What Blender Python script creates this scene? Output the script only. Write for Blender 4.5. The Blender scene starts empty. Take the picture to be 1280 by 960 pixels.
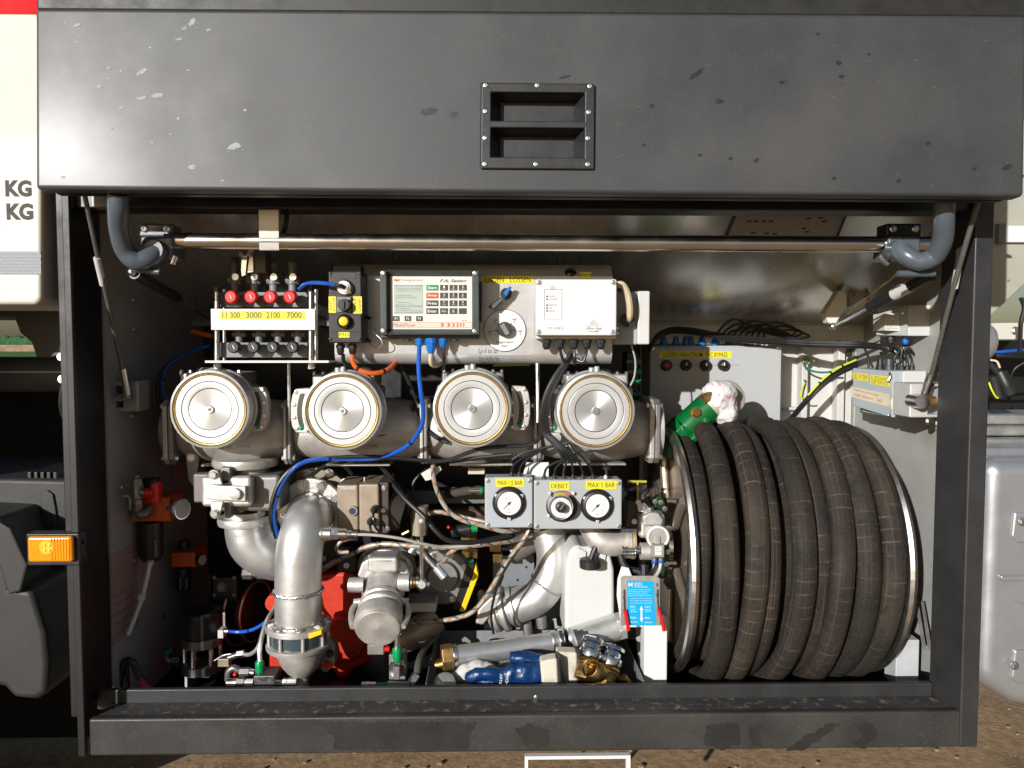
import bpy, bmesh, math, random
from mathutils import Vector, Matrix, Quaternion
random.seed(7)
R = math.radians
sc = bpy.context.scene
col = sc.collection

# ------------------------------------------------------------------ camera, world, sun, exposure
CAM = Vector((0, -1.74, 1.35)); PITCH = R(3.0); YAW = R(1.1); FPX = 967.0
cd = bpy.data.cameras.new('camera'); cam = bpy.data.objects.new('camera', cd); col.objects.link(cam)
cam.location = CAM; cam.rotation_euler = (R(90) - PITCH, 0, -YAW)
cd.sensor_width = 36; cd.lens = FPX / 1280 * 36; cd.clip_start = .02; cd.clip_end = 3000
sc.camera = cam
SUN = Vector((0.62, 1.0, -0.32)).normalized()          # the way the light travels
ELEV = math.asin(-SUN.z); AZ = math.atan2(-SUN.x, -SUN.y)   # where the sun stands
w = bpy.data.worlds.new('World'); sc.world = w; w.use_nodes = True
nt = w.node_tree; sky = nt.nodes.new('ShaderNodeTexSky'); sky.sky_type = 'NISHITA'; sky.sun_disc = False
sky.sun_elevation = ELEV; sky.sun_rotation = AZ; sky.air_density = 1.0; sky.dust_density = 1.2
bg = nt.nodes['Background']; bg.inputs[1].default_value = .055
nt.links.new(sky.outputs[0], bg.inputs[0])
sl = bpy.data.lights.new('sun', 'SUN'); sl.energy = 4.7; sl.angle = R(.53); sl.color = (1, .985, .96)
so = bpy.data.objects.new('sun', sl); col.objects.link(so)
so.rotation_euler = SUN.to_track_quat('-Z', 'Y').to_euler()
vs = sc.view_settings; vs.view_transform = 'Standard'; vs.look = 'None'; vs.exposure = .05; vs.gamma = 1; vs.use_curve_mapping = False
sc.cycles.max_bounces = 8; sc.cycles.glossy_bounces = 4; sc.cycles.diffuse_bounces = 4
sc.cycles.transmission_bounces = 6; sc.cycles.caustics_reflective = False; sc.cycles.caustics_refractive = False
sc.cycles.sample_clamp_indirect = 4; sc.cycles.use_denoising = True

_q = cam.rotation_euler.to_matrix()
def P(px, py, Y):
    "point at depth Y seen at photo pixel px,py"
    d = _q @ Vector(((px - 640) / FPX, -(py - 480) / FPX, -1))
    t = (Y - CAM.y) / d.y
    return CAM + d * t
def S(Y): return (Y - CAM.y) / FPX          # metres per pixel at depth Y

# ------------------------------------------------------------------ materials
MATS = {}
def M(name, c, rough=.5, metal=0., var=.12, scale=14, rvar=.12, bump=0., bscale=300, speck=None, coat=0, aniso=0, trans=0, axis=None, stain=None, stretch=None, emit=0, sub=0):
    if name in MATS: return MATS[name]
    m = bpy.data.materials.new(name); m.use_nodes = True; n = m.node_tree.nodes; l = m.node_tree.links
    b = n['Principled BSDF']; tc = n.new('ShaderNodeTexCoord'); co = tc.outputs['Object']
    if stretch:
        mp = n.new('ShaderNodeMapping'); mp.inputs['Scale'].default_value = stretch; l.new(co, mp.inputs[0]); co2 = mp.outputs[0]
    else: co2 = co
    c = tuple(c) + (1,) if len(c) == 3 else c
    base = None
    nz = n.new('ShaderNodeTexNoise'); nz.inputs['Scale'].default_value = scale; nz.inputs['Detail'].default_value = 6; nz.inputs['Roughness'].default_value = .62
    l.new(co2, nz.inputs['Vector'])
    def mix(fac, A, B, mode='MIX'):
        x = n.new('ShaderNodeMix'); x.data_type = 'RGBA'; x.blend_type = mode
        for k, v in ((0, fac), (6, A), (7, B)):
            if hasattr(v, 'is_linked') or hasattr(v, 'node'): l.new(v, x.inputs[k])
            else: x.inputs[k].default_value = v
        return x.outputs[2]
    def ramp(src, a, bb, va=0., vb=1.):
        x = n.new('ShaderNodeMapRange'); l.new(src, x.inputs[0])
        for k, v in ((1, a), (2, bb), (3, va), (4, vb)): x.inputs[k].default_value = v
        return x.outputs[0]
    lo = tuple(max(0, v * (1 - var)) for v in c[:3]) + (1,); hi = tuple(min(1, v * (1 + var)) for v in c[:3]) + (1,)
    base = mix(ramp(nz.outputs[0], .3, .7), lo, hi)
    if stain:      # (colour, threshold, scale)  soft dirt clouds
        s = n.new('ShaderNodeTexNoise'); s.inputs['Scale'].default_value = stain[2]; s.inputs['Detail'].default_value = 7; l.new(co, s.inputs['Vector'])
        base = mix(ramp(s.outputs[0], stain[1], stain[1] + .2), base, tuple(stain[0]) + (1,))
    if speck:      # (colour, size threshold, scale) small specks of dust
        v = n.new('ShaderNodeTexVoronoi'); v.inputs['Scale'].default_value = speck[2]; l.new(co, v.inputs['Vector'])
        s = n.new('ShaderNodeTexNoise'); s.inputs['Scale'].default_value = speck[2] * .07; s.inputs['Detail'].default_value = 3; l.new(co, s.inputs['Vector'])
        t = n.new('ShaderNodeMath'); t.operation = 'MULTIPLY'; l.new(ramp(v.outputs['Distance'], speck[1], speck[1] * .5), t.inputs[0]); l.new(ramp(s.outputs[0], .4, .62), t.inputs[1])
        base = mix(t.outputs[0], base, tuple(speck[0]) + (1,))
    l.new(base, b.inputs['Base Color'])
    b.inputs['Metallic'].default_value = metal
    l.new(ramp(nz.outputs[0], .25, .75, max(.02, rough - rvar), min(1, rough + rvar)), b.inputs['Roughness'])
    if coat: b.inputs['Coat Weight'].default_value = coat; b.inputs['Coat Roughness'].default_value = .2
    if aniso:
        b.inputs['Anisotropic'].default_value = aniso
        tg = n.new('ShaderNodeTangent'); tg.direction_type = 'RADIAL'; tg.axis = axis or 'Y'; l.new(tg.outputs[0], b.inputs['Tangent'])
    if trans: b.inputs['Transmission Weight'].default_value = trans; b.inputs['IOR'].default_value = 1.45
    if sub: b.inputs['Subsurface Weight'].default_value = sub; b.inputs['Subsurface Radius'].default_value = (.02, .02, .02)
    if bump:
        n2 = n.new('ShaderNodeTexNoise'); n2.inputs['Scale'].default_value = bscale; n2.inputs['Detail'].default_value = 3; l.new(co2, n2.inputs['Vector'])
        bp = n.new('ShaderNodeBump'); bp.inputs['Strength'].default_value = bump; bp.inputs['Distance'].default_value = .002
        l.new(n2.outputs[0], bp.inputs['Height']); l.new(bp.outputs[0], b.inputs['Normal'])
    MATS[name] = m; return m

alu = M('milled_aluminium', (.72, .72, .72), .34, 1, .06, 30, .08)
alu_sheet = M('aluminium_sheet', (.60, .59, .57), .45, .85, .10, 18, .1, .12, 220, stain=((.40, .37, .33), .56, 6))
cast = M('cast_aluminium', (.54, .51, .475), .5, .55, .16, 22, .1, .45, 420, stain=((.34, .29, .24), .6, 9))
castw = M('bright_cast_aluminium', (.62, .60, .57), .42, .6, .14, 25, .1, .35, 400, stain=((.38, .34, .29), .62, 8))
castd = M('dark_cast_aluminium', (.26, .25, .24), .5, .6, .15, 22, .1, .3, 350)
champ = M('champagne_paint', (.36, .29, .22), .42, .35, .10, 20, .08, .15, 500, stain=((.22, .17, .12), .62, 10))
stain_steel = M('stainless_steel', (.66, .61, .55), .22, 1, .06, 12, .08)
pipe_steel = M('matt_stainless_pipe', (.68, .68, .67), .42, .75, .12, 9, .1, .12, 120, stain=((.42, .37, .31), .6, 5))
weld = M('weld_bead', (.62, .60, .57), .4, 1, .2, 160, .12, .8, 180)
zinc = M('zinc_plating', (.66, .66, .66), .3, 1, .12, 60, .1)
chrome = M('chrome', (.8, .8, .82), .08, 1, .03, 30, .04)
brass = M('brass', (.50, .31, .10), .32, 1, .22, 40, .1)
brassd = M('tarnished_brass', (.33, .21, .08), .38, 1, .25, 40, .1)
bronze = M('bronze_nut', (.42, .25, .10), .45, .8, .2, 50, .1, .2, 300)
gold = M('golden_seal_ring', (.42, .27, .08), .42, .6, .2, 60, .1)
blackp = M('black_plastic', (.018, .018, .019), .42, 0, .15, 30, .1, .1, 400)
blackr = M('black_rubber', (.02, .02, .02), .5, 0, .2, 20, .1)
blackm = M('black_metal', (.012, .012, .013), .4, 0, .2, 25, .1)
cable_b = M('black_cable', (.014, .014, .015), .38, 0, .15, 20, .08)
cable_bl = M('blue_cable', (.01, .10, .52), .35, 0, .08, 20, .08)
cable_or = M('orange_cable', (.72, .13, .015), .4, 0, .08, 20, .08)
cable_be = M('beige_cable', (.62, .52, .36), .45, 0, .08, 20, .08)
cable_gn = M('green_cable', (.02, .20, .13), .45, 0, .08, 20, .08)
cable_ye = M('yellow_green_cable', (.62, .66, .02), .4, 0, .08, 20, .08)
cable_gr = M('grey_cable', (.45, .44, .41), .45, 0, .1, 20, .08)
blue_gl = M('blue_gland_plastic', (.01, .16, .55), .32, 0, .08, 30, .06)
dgreyp = M('anthracite_enclosure', (.055, .065, .068), .4, .1, .1, 30, .08, .1, 500)
greyp = M('grey_enclosure', (.40, .42, .43), .45, 0, .04, 12, .08, .05, 400)
greyb = M('blue_grey_enclosure', (.40, .44, .47), .42, 0, .04, 12, .08, .05, 400)
lgreyp = M('light_grey_plastic', (.60, .60, .58), .45, 0, .04, 12, .08)
mgreyp = M('mid_grey_plastic', (.20, .21, .20), .45, 0, .10, 30, .08)
whitep = M('white_plastic', (.74, .74, .735), .4, 0, .03, 10, .08)
white_pt = M('white_paint', (.40, .405, .41), .42, 0, .06, 7, .1, .06, 120, stain=((.50, .45, .37), .62, 4))
white_dirty = M('grimy_white_paint', (.38, .38, .36), .5, 0, .10, 9, .1, .1, 100, stain=((.27, .25, .21), .6, 5))
cream = M('cream_truck_paint', (.72, .70, .63), .62, 0, .02, 5, .06)
redp = M('red_plastic', (.62, .012, .014), .33, 0, .06, 30, .06)
red_pt = M('red_paint', (.56, .035, .012), .45, 0, .14, 15, .1, .15, 150, stain=((.22, .02, .01), .62, 14))
white_bulk = M('bulkhead_white', (.60, .59, .56), .5, 0, .10, 9, .1, .1, 100, stain=((.40, .37, .31), .62, 7))
org_pt = M('orange_paint', (.62, .10, .015), .45, 0, .12, 18, .1)
yel = M('yellow_tape', (.82, .72, .02), .42, 0, .05, 40, .1, stain=((.66, .56, .03), .6, 45))
yel_pl = M('yellow_plastic', (.85, .58, .01), .4, 0, .04, 20, .05)
ink = M('black_ink', (.025, .025, .025), .6, 0, .05, 20, .05)
ink_soft = M('faded_ink', (.16, .16, .16), .6, 0, .1, 20, .05)
ink_red = M('red_ink', (.55, .05, .03), .6, 0, .1, 20, .05)
ink_white = M('white_print', (.8, .8, .8), .5, 0, .02, 20, .05)
paper = M('paper', (.74, .71, .64), .7, 0, .04, 20, .05)
tape_cream = M('masking_tape', (.66, .60, .46), .65, 0, .08, 25, .05, .2, 200)
green_gl = M('green_fitting', (.0, .28, .08), .3, 0, .08, 30, .06)
green_dk = M('dark_green_paint', (.0, .12, .025), .28, 0, .1, 30, .06, coat=.4)
blue_pr = M('cyan_print', (.0, .38, .70), .45, 0, .02, 10, .05)
grey_pt = M('slate_grey_paint', (.085, .105, .125), .34, 0, .08, 15, .08, .06, 200, coat=.2)
frame_pt = M('dark_grey_frame_paint', (.029, .029, .030), .46, 0, .12, 12, .12, .18, 420, speck=((.25, .22, .18), .10, 180))
sill_pt = M('dusty_sill_paint', (.034, .033, .032), .46, 0, .16, 8, .14, .2, 420, speck=((.26, .22, .17), .16, 210), stain=((.055, .050, .044), .5, 3.5))
ledge_pt = M('muddy_ledge_paint', (.055, .052, .05), .55, 0, .25, 14, .14, .5, 200, stain=((.31, .25, .18), .555, 48))
door_pt = M('dark_grey_door_paint', (.043, .045, .048), .50, 0, .14, 5, .06, .10, 600, speck=((.20, .18, .15), .17, 280), stain=((.066, .065, .064), .48, 3), coat=.06)
mudp = M('grey_plastic_guard', (.026, .026, .026), .55, 0, .12, 12, .1, .25, 380, speck=((.12, .11, .10), .1, 150))
tank_al = M('fuel_tank_aluminium', (.52, .54, .57), .32, .7, .05, 8, .08, .1, 260)
ground_m = M('gravel_dirt', (.40, .255, .135), .9, 0, .35, 30, .05, .9, 60, speck=((.52, .38, .25), .30, 70), stain=((.24, .15, .08), .55, 5))
# ------------------------------------------------------------------ mesh library
ORG = {}
def thing(name, label, cat, loc, group=None, kind=None):
    o = bpy.data.objects.new(name, None); col.objects.link(o); o.empty_display_size = .03
    o.location = loc; o['label'] = label; o['category'] = cat; ORG[o] = Vector(loc)
    if group: o['group'] = group
    if kind: o['kind'] = kind
    return o
def T(name, label, cat, px, py, Y, group=None): return thing(name, label, cat, P(px, py, Y), group)
def org(o): return ORG.get(o, Vector((0, 0, 0)))
def ortho(a):
    a = Vector(a).normalized()
    u = a.cross(Vector((0, 0, 1)))
    if u.length < 1e-3: u = a.cross(Vector((0, 1, 0)))
    u.normalize(); return a, u, a.cross(u)
def smooth_path(pts, n=7):
    pts = [Vector(p) for p in pts]
    if len(pts) < 3: return pts
    q = [2 * pts[0] - pts[1]] + pts + [2 * pts[-1] - pts[-2]]; out = []
    for i in range(1, len(q) - 2):
        a, b, c, d = q[i - 1:i + 3]
        for k in range(n):
            t = k / n
            out.append(.5 * ((2 * b) + (c - a) * t + (2 * a - 5 * b + 4 * c - d) * t * t + (3 * b - a - 3 * c + d) * t ** 3))
    out.append(pts[-1]); return out
class MB:
    def __init__(s): s.v = []; s.f = []; s.uv = {}
    def add(s, vs, fs, uvs=None):
        k = len(s.v); s.v += [Vector(p) for p in vs]
        for i, f in enumerate(fs):
            if uvs: s.uv[len(s.f)] = uvs[i]
            s.f.append([k + j for j in f])
        return s
    def hexa(s, p): # 8 points: front quad (0-3 CCW from the front), back quad (4-7)
        return s.add(p, [(0, 1, 2, 3), (7, 6, 5, 4), (0, 4, 5, 1), (1, 5, 6, 2), (2, 6, 7, 3), (3, 7, 4, 0)])
    def box(s, x0, x1, y0, y1, z0, z1):
        return s.hexa([(x0, y0, z0), (x1, y0, z0), (x1, y0, z1), (x0, y0, z1), (x0, y1, z0), (x1, y1, z0), (x1, y1, z1), (x0, y1, z1)])
    def fb(s, x0, y0, x1, y1, Yf, Yb): # box whose front face covers a photo rectangle at depth Yf
        mx, my = (x0 + x1) / 2, (y0 + y1) / 2
        return s.box(P(x0, my, Yf).x, P(x1, my, Yf).x, Yf, Yb, P(mx, y1, Yf).z, P(mx, y0, Yf).z)
    def prism(s, pts, vec): # polygon swept along vec
        vec = Vector(vec); n = len(pts); a = [Vector(p) for p in pts]
        nv = sum(((a[i] - a[0]).cross(a[(i + 1) % n] - a[0]) for i in range(1, n - 1)), Vector())
        if nv.dot(vec) > 0: a.reverse()
        return s.add(a + [p + vec for p in a], [list(range(n)), list(range(2 * n - 1, n - 1, -1))] + [(i, i + n, (i + 1) % n + n, (i + 1) % n) for i in range(n)])
    def pp(s, pts, Y, Yb): # prism from photo outline at depth Y
        return s.prism([P(a, b, Y) for a, b in pts], (0, Yb - Y, 0))
    def lathe(s, o, axis, prof, seg=28, close=True): # prof: (t along the axis, radius)
        a, u, v = ortho(axis); o = Vector(o); n = len(prof); vs = []; fs = []; uvs = []
        for t, r in prof:
            for k in range(seg):
                th = 2 * math.pi * k / seg; vs.append(o + a * t + (u * math.cos(th) + v * math.sin(th)) * max(r, 1e-5))
        for i in range(n - 1):
            for k in range(seg):
                k2 = (k + 1) % seg; fs.append((i * seg + k, (i + 1) * seg + k, (i + 1) * seg + k2, i * seg + k2))
                uvs.append(((k / seg, i), (k / seg, i + 1), ((k + 1) / seg, i + 1), ((k + 1) / seg, i)))
        if close:
            fs.append(list(range(seg))); uvs.append([(0, 0)] * seg)
            fs.append([(n - 1) * seg + k for k in range(seg)][::-1]); uvs.append([(0, 0)] * seg)
        return s.add(vs, fs, uvs)
    def disc(s, px, py, Y, prof, seg=36, close=True): # lathe on an axis going straight back; radii in photo pixels, depth in metres
        k = S(Y); return s.lathe(P(px, py, Y), (0, 1, 0), [(t, r * k) for t, r in prof], seg, close)
    def vdisc(s, px, Y, prof, seg=32): # upright lathe: prof (photo y, radius px)
        k = S(Y); o = P(px, prof[0][0], Y); return s.lathe(o, (0, 0, 1), [(P(px, y, Y).z - o.z, r * k) for y, r in prof], seg)
    def tube(s, pts, r, seg=10, n=7, sm=True, hollow=False):
        c = smooth_path(pts, n) if sm else [Vector(p) for p in pts]
        rs = r if isinstance(r, (list, tuple)) else None; m = len(c); vs = []; fs = []; uvs = []; up = None; L = 0; Ls = []
        for i in range(m):
            t = (c[min(i + 1, m - 1)] - c[max(i - 1, 0)]).normalized()
            if up is None: _, up, _ = ortho(t)
            up = (up - t * up.dot(t)).normalized(); sd = t.cross(up)
            rr = r if rs is None else rs[0] + (rs[-1] - rs[0]) * i / (m - 1) if len(rs) == 2 else rs[i]
            if i: L += (c[i] - c[i - 1]).length
            Ls.append(L)
            for k in range(seg):
                th = 2 * math.pi * k / seg; vs.append(c[i] + (up * math.cos(th) + sd * math.sin(th)) * rr)
        for i in range(m - 1):
            for k in range(seg):
                k2 = (k + 1) % seg; fs.append((i * seg + k, i * seg + k2, (i + 1) * seg + k2, (i + 1) * seg + k))
                uvs.append(((k / seg, Ls[i]), ((k + 1) / seg, Ls[i]), ((k + 1) / seg, Ls[i + 1]), (k / seg, Ls[i + 1])))
        if not hollow:
            fs.append(list(range(seg))[::-1]); uvs.append([(0, 0)] * seg)
            fs.append([(m - 1) * seg + k for k in range(seg)]); uvs.append([(0, 0)] * seg)
        return s.add(vs, fs, uvs)
    def tb(s, pts, rpx, seg=10, n=7, sm=True): # tube through photo points (px,py,Y), radius in px at the first depth
        k = S(pts[0][2]); r = [v * k for v in rpx] if isinstance(rpx, (list, tuple)) else rpx * k
        return s.tube([P(*p) for p in pts], r, seg, n, sm)
    def ball(s, c, r, sx=1, sy=1, sz=1, seg=18):
        n = seg // 2; return s.lathe((0, 0, 0), (0, 0, 1), [(0, 0), (1, 1)], 3, False) if r == 0 else s._ball(Vector(c), r, (sx, sy, sz), seg, n)
    def _ball(s, c, r, sc_, seg, n):
        vs = []; fs = []
        for i in range(n + 1):
            ph = math.pi * i / n
            for k in range(seg):
                th = 2 * math.pi * k / seg
                vs.append(c + Vector((math.sin(ph) * math.cos(th) * sc_[0], math.sin(ph) * math.sin(th) * sc_[1], math.cos(ph) * sc_[2])) * r)
        for i in range(n):
            for k in range(seg):
                k2 = (k + 1) % seg; fs.append((i * seg + k, (i + 1) * seg + k, (i + 1) * seg + k2, i * seg + k2))
        return s.add(vs, fs)
    def plate(s, xs, zs, skip, y0, y1): # upright plate with rectangular holes
        xs = sorted(xs); zs = sorted(zs); idx = {}; vs = []; fs = []
        def V(i, j, b):
            if (i, j, b) not in idx: idx[(i, j, b)] = len(vs); vs.append((xs[i], y1 if b else y0, zs[j]))
            return idx[(i, j, b)]
        cells = {(i, j) for i in range(len(xs) - 1) for j in range(len(zs) - 1)} - set(skip)
        for i, j in cells:
            fs.append((V(i, j, 0), V(i + 1, j, 0), V(i + 1, j + 1, 0), V(i, j + 1, 0)))
            fs.append((V(i, j + 1, 1), V(i + 1, j + 1, 1), V(i + 1, j, 1), V(i, j, 1)))
            for di, dj, a, b in ((-1, 0, (i, j), (i, j + 1)), (1, 0, (i + 1, j + 1), (i + 1, j)), (0, -1, (i + 1, j), (i, j)), (0, 1, (i, j + 1), (i + 1, j + 1))):
                if (i + di, j + dj) not in cells: fs.append((V(*a, 0), V(*b, 0), V(*b, 1), V(*a, 1)))
        return s.add(vs, fs)
    def mesh(s, name, o=Vector((0, 0, 0)), ang=35):
        me = bpy.data.meshes.new(name)
        me.from_pydata([tuple(p - o) for p in s.v], [], s.f)
        if s.uv:
            ul = me.uv_layers.new(name='UVMap')
            for i, p in enumerate(me.polygons):
                u = s.uv.get(i)
                if u:
                    for k, li in enumerate(p.loop_indices): ul.data[li].uv = u[k]
        bm = bmesh.new(); bm.from_mesh(me); bmesh.ops.remove_doubles(bm, verts=bm.verts, dist=2e-6)
        bmesh.ops.recalc_face_normals(bm, faces=bm.faces); bm.to_mesh(me); bm.free()
        for p in me.polygons: p.use_smooth = True
        me.set_sharp_from_angle(angle=R(ang)); me.update(); return me
    def put(s, par, name, mat, bev=0, label=None, seg=2, ang=35, **props):
        o = org(par) if par is not None else Vector((0, 0, 0))
        me = s.mesh(name, o, ang); ob = bpy.data.objects.new(name, me); me.materials.append(mat); col.objects.link(ob)
        if par is not None: ob.parent = par; ORG[ob] = o
        if bev:
            b = ob.modifiers.new('edge', 'BEVEL'); b.width = bev; b.segments = seg; b.limit_method = 'ANGLE'; b.angle_limit = R(40); b.harden_normals = True
        if label: ob['label'] = label
        for k, v in props.items(): ob[k] = v
        return ob
    def solo(s, name, mat, label, cat, group=None, bev=0, ang=35, at=None):
        "a thing that is one mesh, its origin at its lowest point"
        lo = min(s.v, key=lambda p: p.z); o = Vector(at or lo)
        me = s.mesh(name, o, ang); ob = bpy.data.objects.new(name, me); me.materials.append(mat); col.objects.link(ob); ob.location = o
        ORG[ob] = o; ob['label'] = label; ob['category'] = cat
        if group: ob['group'] = group
        if bev:
            b = ob.modifiers.new('edge', 'BEVEL'); b.width = bev; b.segments = 2; b.limit_method = 'ANGLE'; b.angle_limit = R(40); b.harden_normals = True
        return ob

# shared little pieces
_hx = MB().lathe((0, 0, 0), (0, 0, 1), [(0, 1.25), (.14, 1.25), (.14, 1.0)], 20).lathe((0, 0, .13), (0, 0, 1), [(0, 1), (.62, 1), (.72, .86)], 6)
BOLT = {}
SCREW = {}
_sw = MB().lathe((0, 0, 0), (0, 0, 1), [(0, 1), (.30, 1), (.42, .8), (.42, .46), (.12, .40)], 16)
def fast(par, kind, p, axis, r, mat):
    store, mb, nm = (BOLT, _hx, 'bolt') if kind == 'bolt' else (SCREW, _sw, 'screw')
    if mat.name not in store: me = mb.mesh(nm); me.materials.append(mat); store[mat.name] = me
    ob = bpy.data.objects.new(nm, store[mat.name]); col.objects.link(ob); ob.parent = par
    ob.location = Vector(p) - org(par); ob.rotation_mode = 'QUATERNION'; ob.rotation_quaternion = Vector(axis).to_track_quat('Z', 'X'); ob.scale = (r, r, r)
    return ob
def bolt(par, px, py, Y, rpx=4, mat=None, axis=(0, -1, 0)): return fast(par, 'bolt', P(px, py, Y), axis, rpx * S(Y), mat or zinc)
def screw(par, px, py, Y, rpx=3, mat=None, axis=(0, -1, 0)): return fast(par, 'screw', P(px, py, Y), axis, rpx * S(Y), mat or zinc)
def gland(par, px, py0, py1, Y, rpx, mat, dn=True):
    "cable gland hanging (dn) or standing between photo rows py0 and py1: thread, hex nut, dome"
    h = py1 - py0
    rows = [(0, .8), (.12, .8), (.12, 1.15), (.42, 1.15), (.42, .95), (.75, .9), (1, .5)]
    pr = [(py0 + h * a, r * rpx) for a, r in rows]
    if not dn: pr = [(py1 - h * a, r * rpx) for a, r in rows]
    return MB().vdisc(px, Y, pr, 10).put(par, 'cable_gland', mat, ang=25)
def text_mb(s, shear=0, bold=0):
    cu = bpy.data.curves.new('lettering', 'FONT'); cu.body = s; cu.size = 1; cu.resolution_u = 3; cu.shear = shear; cu.offset = bold; cu.extrude = 0
    ob = bpy.data.objects.new('lettering', cu); col.objects.link(ob)
    dg = bpy.context.evaluated_depsgraph_get(); me = bpy.data.meshes.new_from_object(ob.evaluated_get(dg))
    bpy.data.objects.remove(ob); bpy.data.curves.remove(cu)
    vs = [v.co.copy() for v in me.vertices]; fs = [list(p.vertices) for p in me.polygons]; bpy.data.meshes.remove(me)
    return vs, fs
def text(par, items, mat, name='lettering', shear=0, bold=0, frame=None):
    "items: (string, px0, py0, px1, py1, Y): the print fills that photo rectangle; one mesh per call. frame: (origin, right, up) for faces that do not face -Y; the rectangle is then in metres"
    mb = MB()
    for s, x0, y0, x1, y1, Y in items:
        vs, fs = text_mb(s, shear, bold)
        if not vs: continue
        a0 = min(v.x for v in vs); a1 = max(v.x for v in vs); b0 = min(v.y for v in vs); b1 = max(v.y for v in vs)
        if frame: o, u, v_ = [Vector(q) for q in frame]; A = o + u * x0 + v_ * y0; U = u * (x1 - x0); V = v_ * (y1 - y0)
        else: A = P(x0, y1, Y); U = Vector((P(x1, y1, Y).x - A.x, 0, 0)); V = Vector((0, 0, P(x0, y0, Y).z - A.z))
        nrm = U.cross(V).normalized() * .0004
        pts = [A + U * ((p.x - a0) / (a1 - a0 or 1)) + V * ((p.y - b0) / (b1 - b0 or 1)) + nrm for p in vs]
        mb.add(pts, fs)
    o = org(par); me = bpy.data.meshes.new(name); me.from_pydata([tuple(p - o) for p in mb.v], [], mb.f); me.materials.append(mat)
    ob = bpy.data.objects.new(name, me); col.objects.link(ob); ob.parent = par; ORG[ob] = o
    return ob
def label(par, x0, y0, x1, y1, Y, s, mat=None, inkm=None, name='label', bold=0, pad=.14, lab=None):
    q = MB().fb(x0, y0, x1, y1, Y - .0012, Y).put(par, name, mat or yel, label=lab)
    w, h = x1 - x0, y1 - y0; lines = s.split('\n'); n = len(lines)
    its = []
    for i, t in enumerate(lines):
        if t.strip(): its.append((t, x0 + w * .06, y0 + h * (pad + i * (1 - pad) / n), x1 - w * .06, y0 + h * ((i + 1) * (1 - pad) / n), Y - .0012))
    if its: text(q, its, inkm or ink, bold=bold)
    return q
def cable(pts, rpx, mat, lab, cat='cable', group=None, name='cable', ties=(), seg=8):
    "a cable is a thing of its own; ties: fractions along it where a black tie sits"
    mb = MB().tb(pts, rpx, seg)
    if not ties: return mb.solo(name, mat, lab, cat, group)
    o = mb.solo(name, mat, lab, cat, group)
    c = smooth_path([P(*p) for p in pts]); k = S(pts[0][2])
    for t in ties:
        i = min(len(c) - 2, int(t * (len(c) - 1))); d = (c[i + 1] - c[i]).normalized()
        MB().lathe(c[i], d, [(-.003, rpx * k * 1.2), (.003, rpx * k * 1.2)], 10).put(o, 'cable_tie', cable_b)
    return o
# ------------------------------------------------------------------ ground and far background
XL, XR = -.955, 1.165           # inner side walls of the cabinet
YB = .80                        # inner back wall
def struct(ob): ob['kind'] = 'structure'; return ob
g = MB().add([(-60, -60, 0), (60, -60, 0), (60, 55, 0), (-60, 55, 0)], [(0, 1, 2, 3)]).put(None, 'ground', ground_m); struct(g)
rng = random.Random(3); st = MB()
for i in range(500):
    x = rng.uniform(-1.2, 2.4); y = rng.uniform(.3, 3.2); r = rng.uniform(.004, .012) * (1 if rng.random() < .95 else 2)
    st._ball(Vector((x, y, r * .3)), r, (1, rng.uniform(.6, 1), .6), 6, 3)
s_ = st.put(None, 'pebbles', M('pebble_stone', (.24, .19, .14), .8, 0, .4, 12, .05), label='small loose pebbles scattered over the brown dirt'); s_['kind'] = 'stuff'; s_['category'] = 'gravel'
gf = MB().add([(-400, 55, -.02), (400, 55, -.02), (400, 900, -.02), (-400, 900, -.02)], [(0, 1, 2, 3)]).put(None, 'grass_field', M('far_grass', (.07, .16, .015), .9, 0, .3, .3, .05)); struct(gf)
MB().box(-120, 90, 130, 130.6, 0, 1.1).solo('brick_wall', M('far_brick', (.30, .20, .13), .9, 0, .4, .8, .05), 'low far brick wall beyond the grass field', 'wall')
rng = random.Random(5); hb = MB()
for i in range(220):
    x = -120 + i; hb._ball(Vector((x, 136, 1.2)), 1.5, (rng.uniform(.7, 1.1), .8, rng.uniform(.7, 1.1)), 7, 5)
h = hb.solo('green_hedge', M('far_hedge', (.03, .10, .035), .9, 0, .4, .6, .05), 'long green hedge standing behind the low far brick wall', 'hedge'); h['kind'] = 'stuff'

# ------------------------------------------------------------------ cabinet shell
cab = thing('equipment_cabinet', 'open dark grey steel cabinet of a tank truck full of pumps and meters', 'cabinet', (0, .4, .43))
zt = P(640, 225, .05).z
sill_z = P(640, 894, 0).z
zb = P(640, 940, 0).z
xl0, xr0 = P(112, 900, 0).x, P(1201, 900, 0).x
# sill: front skirt, ledge, upstand
MB().fb(111, 894, 1201, 940, 0, .02).put(cab, 'sill_skirt', sill_pt, .006, seg=3)
MB().box(xl0 + .004, xr0 - .004, .012, .085, sill_z - .02, sill_z - .003).put(cab, 'sill_ledge', ledge_pt, .003)
zu = P(640, 858, .085).z
MB().box(XL - .003, P(1166, 860, .085).x, .085, .10, sill_z - .02, zu).put(cab, 'sill_upstand', frame_pt, .004)
bolt(cab, 670, 872, .085, 2.6, zinc)
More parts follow.
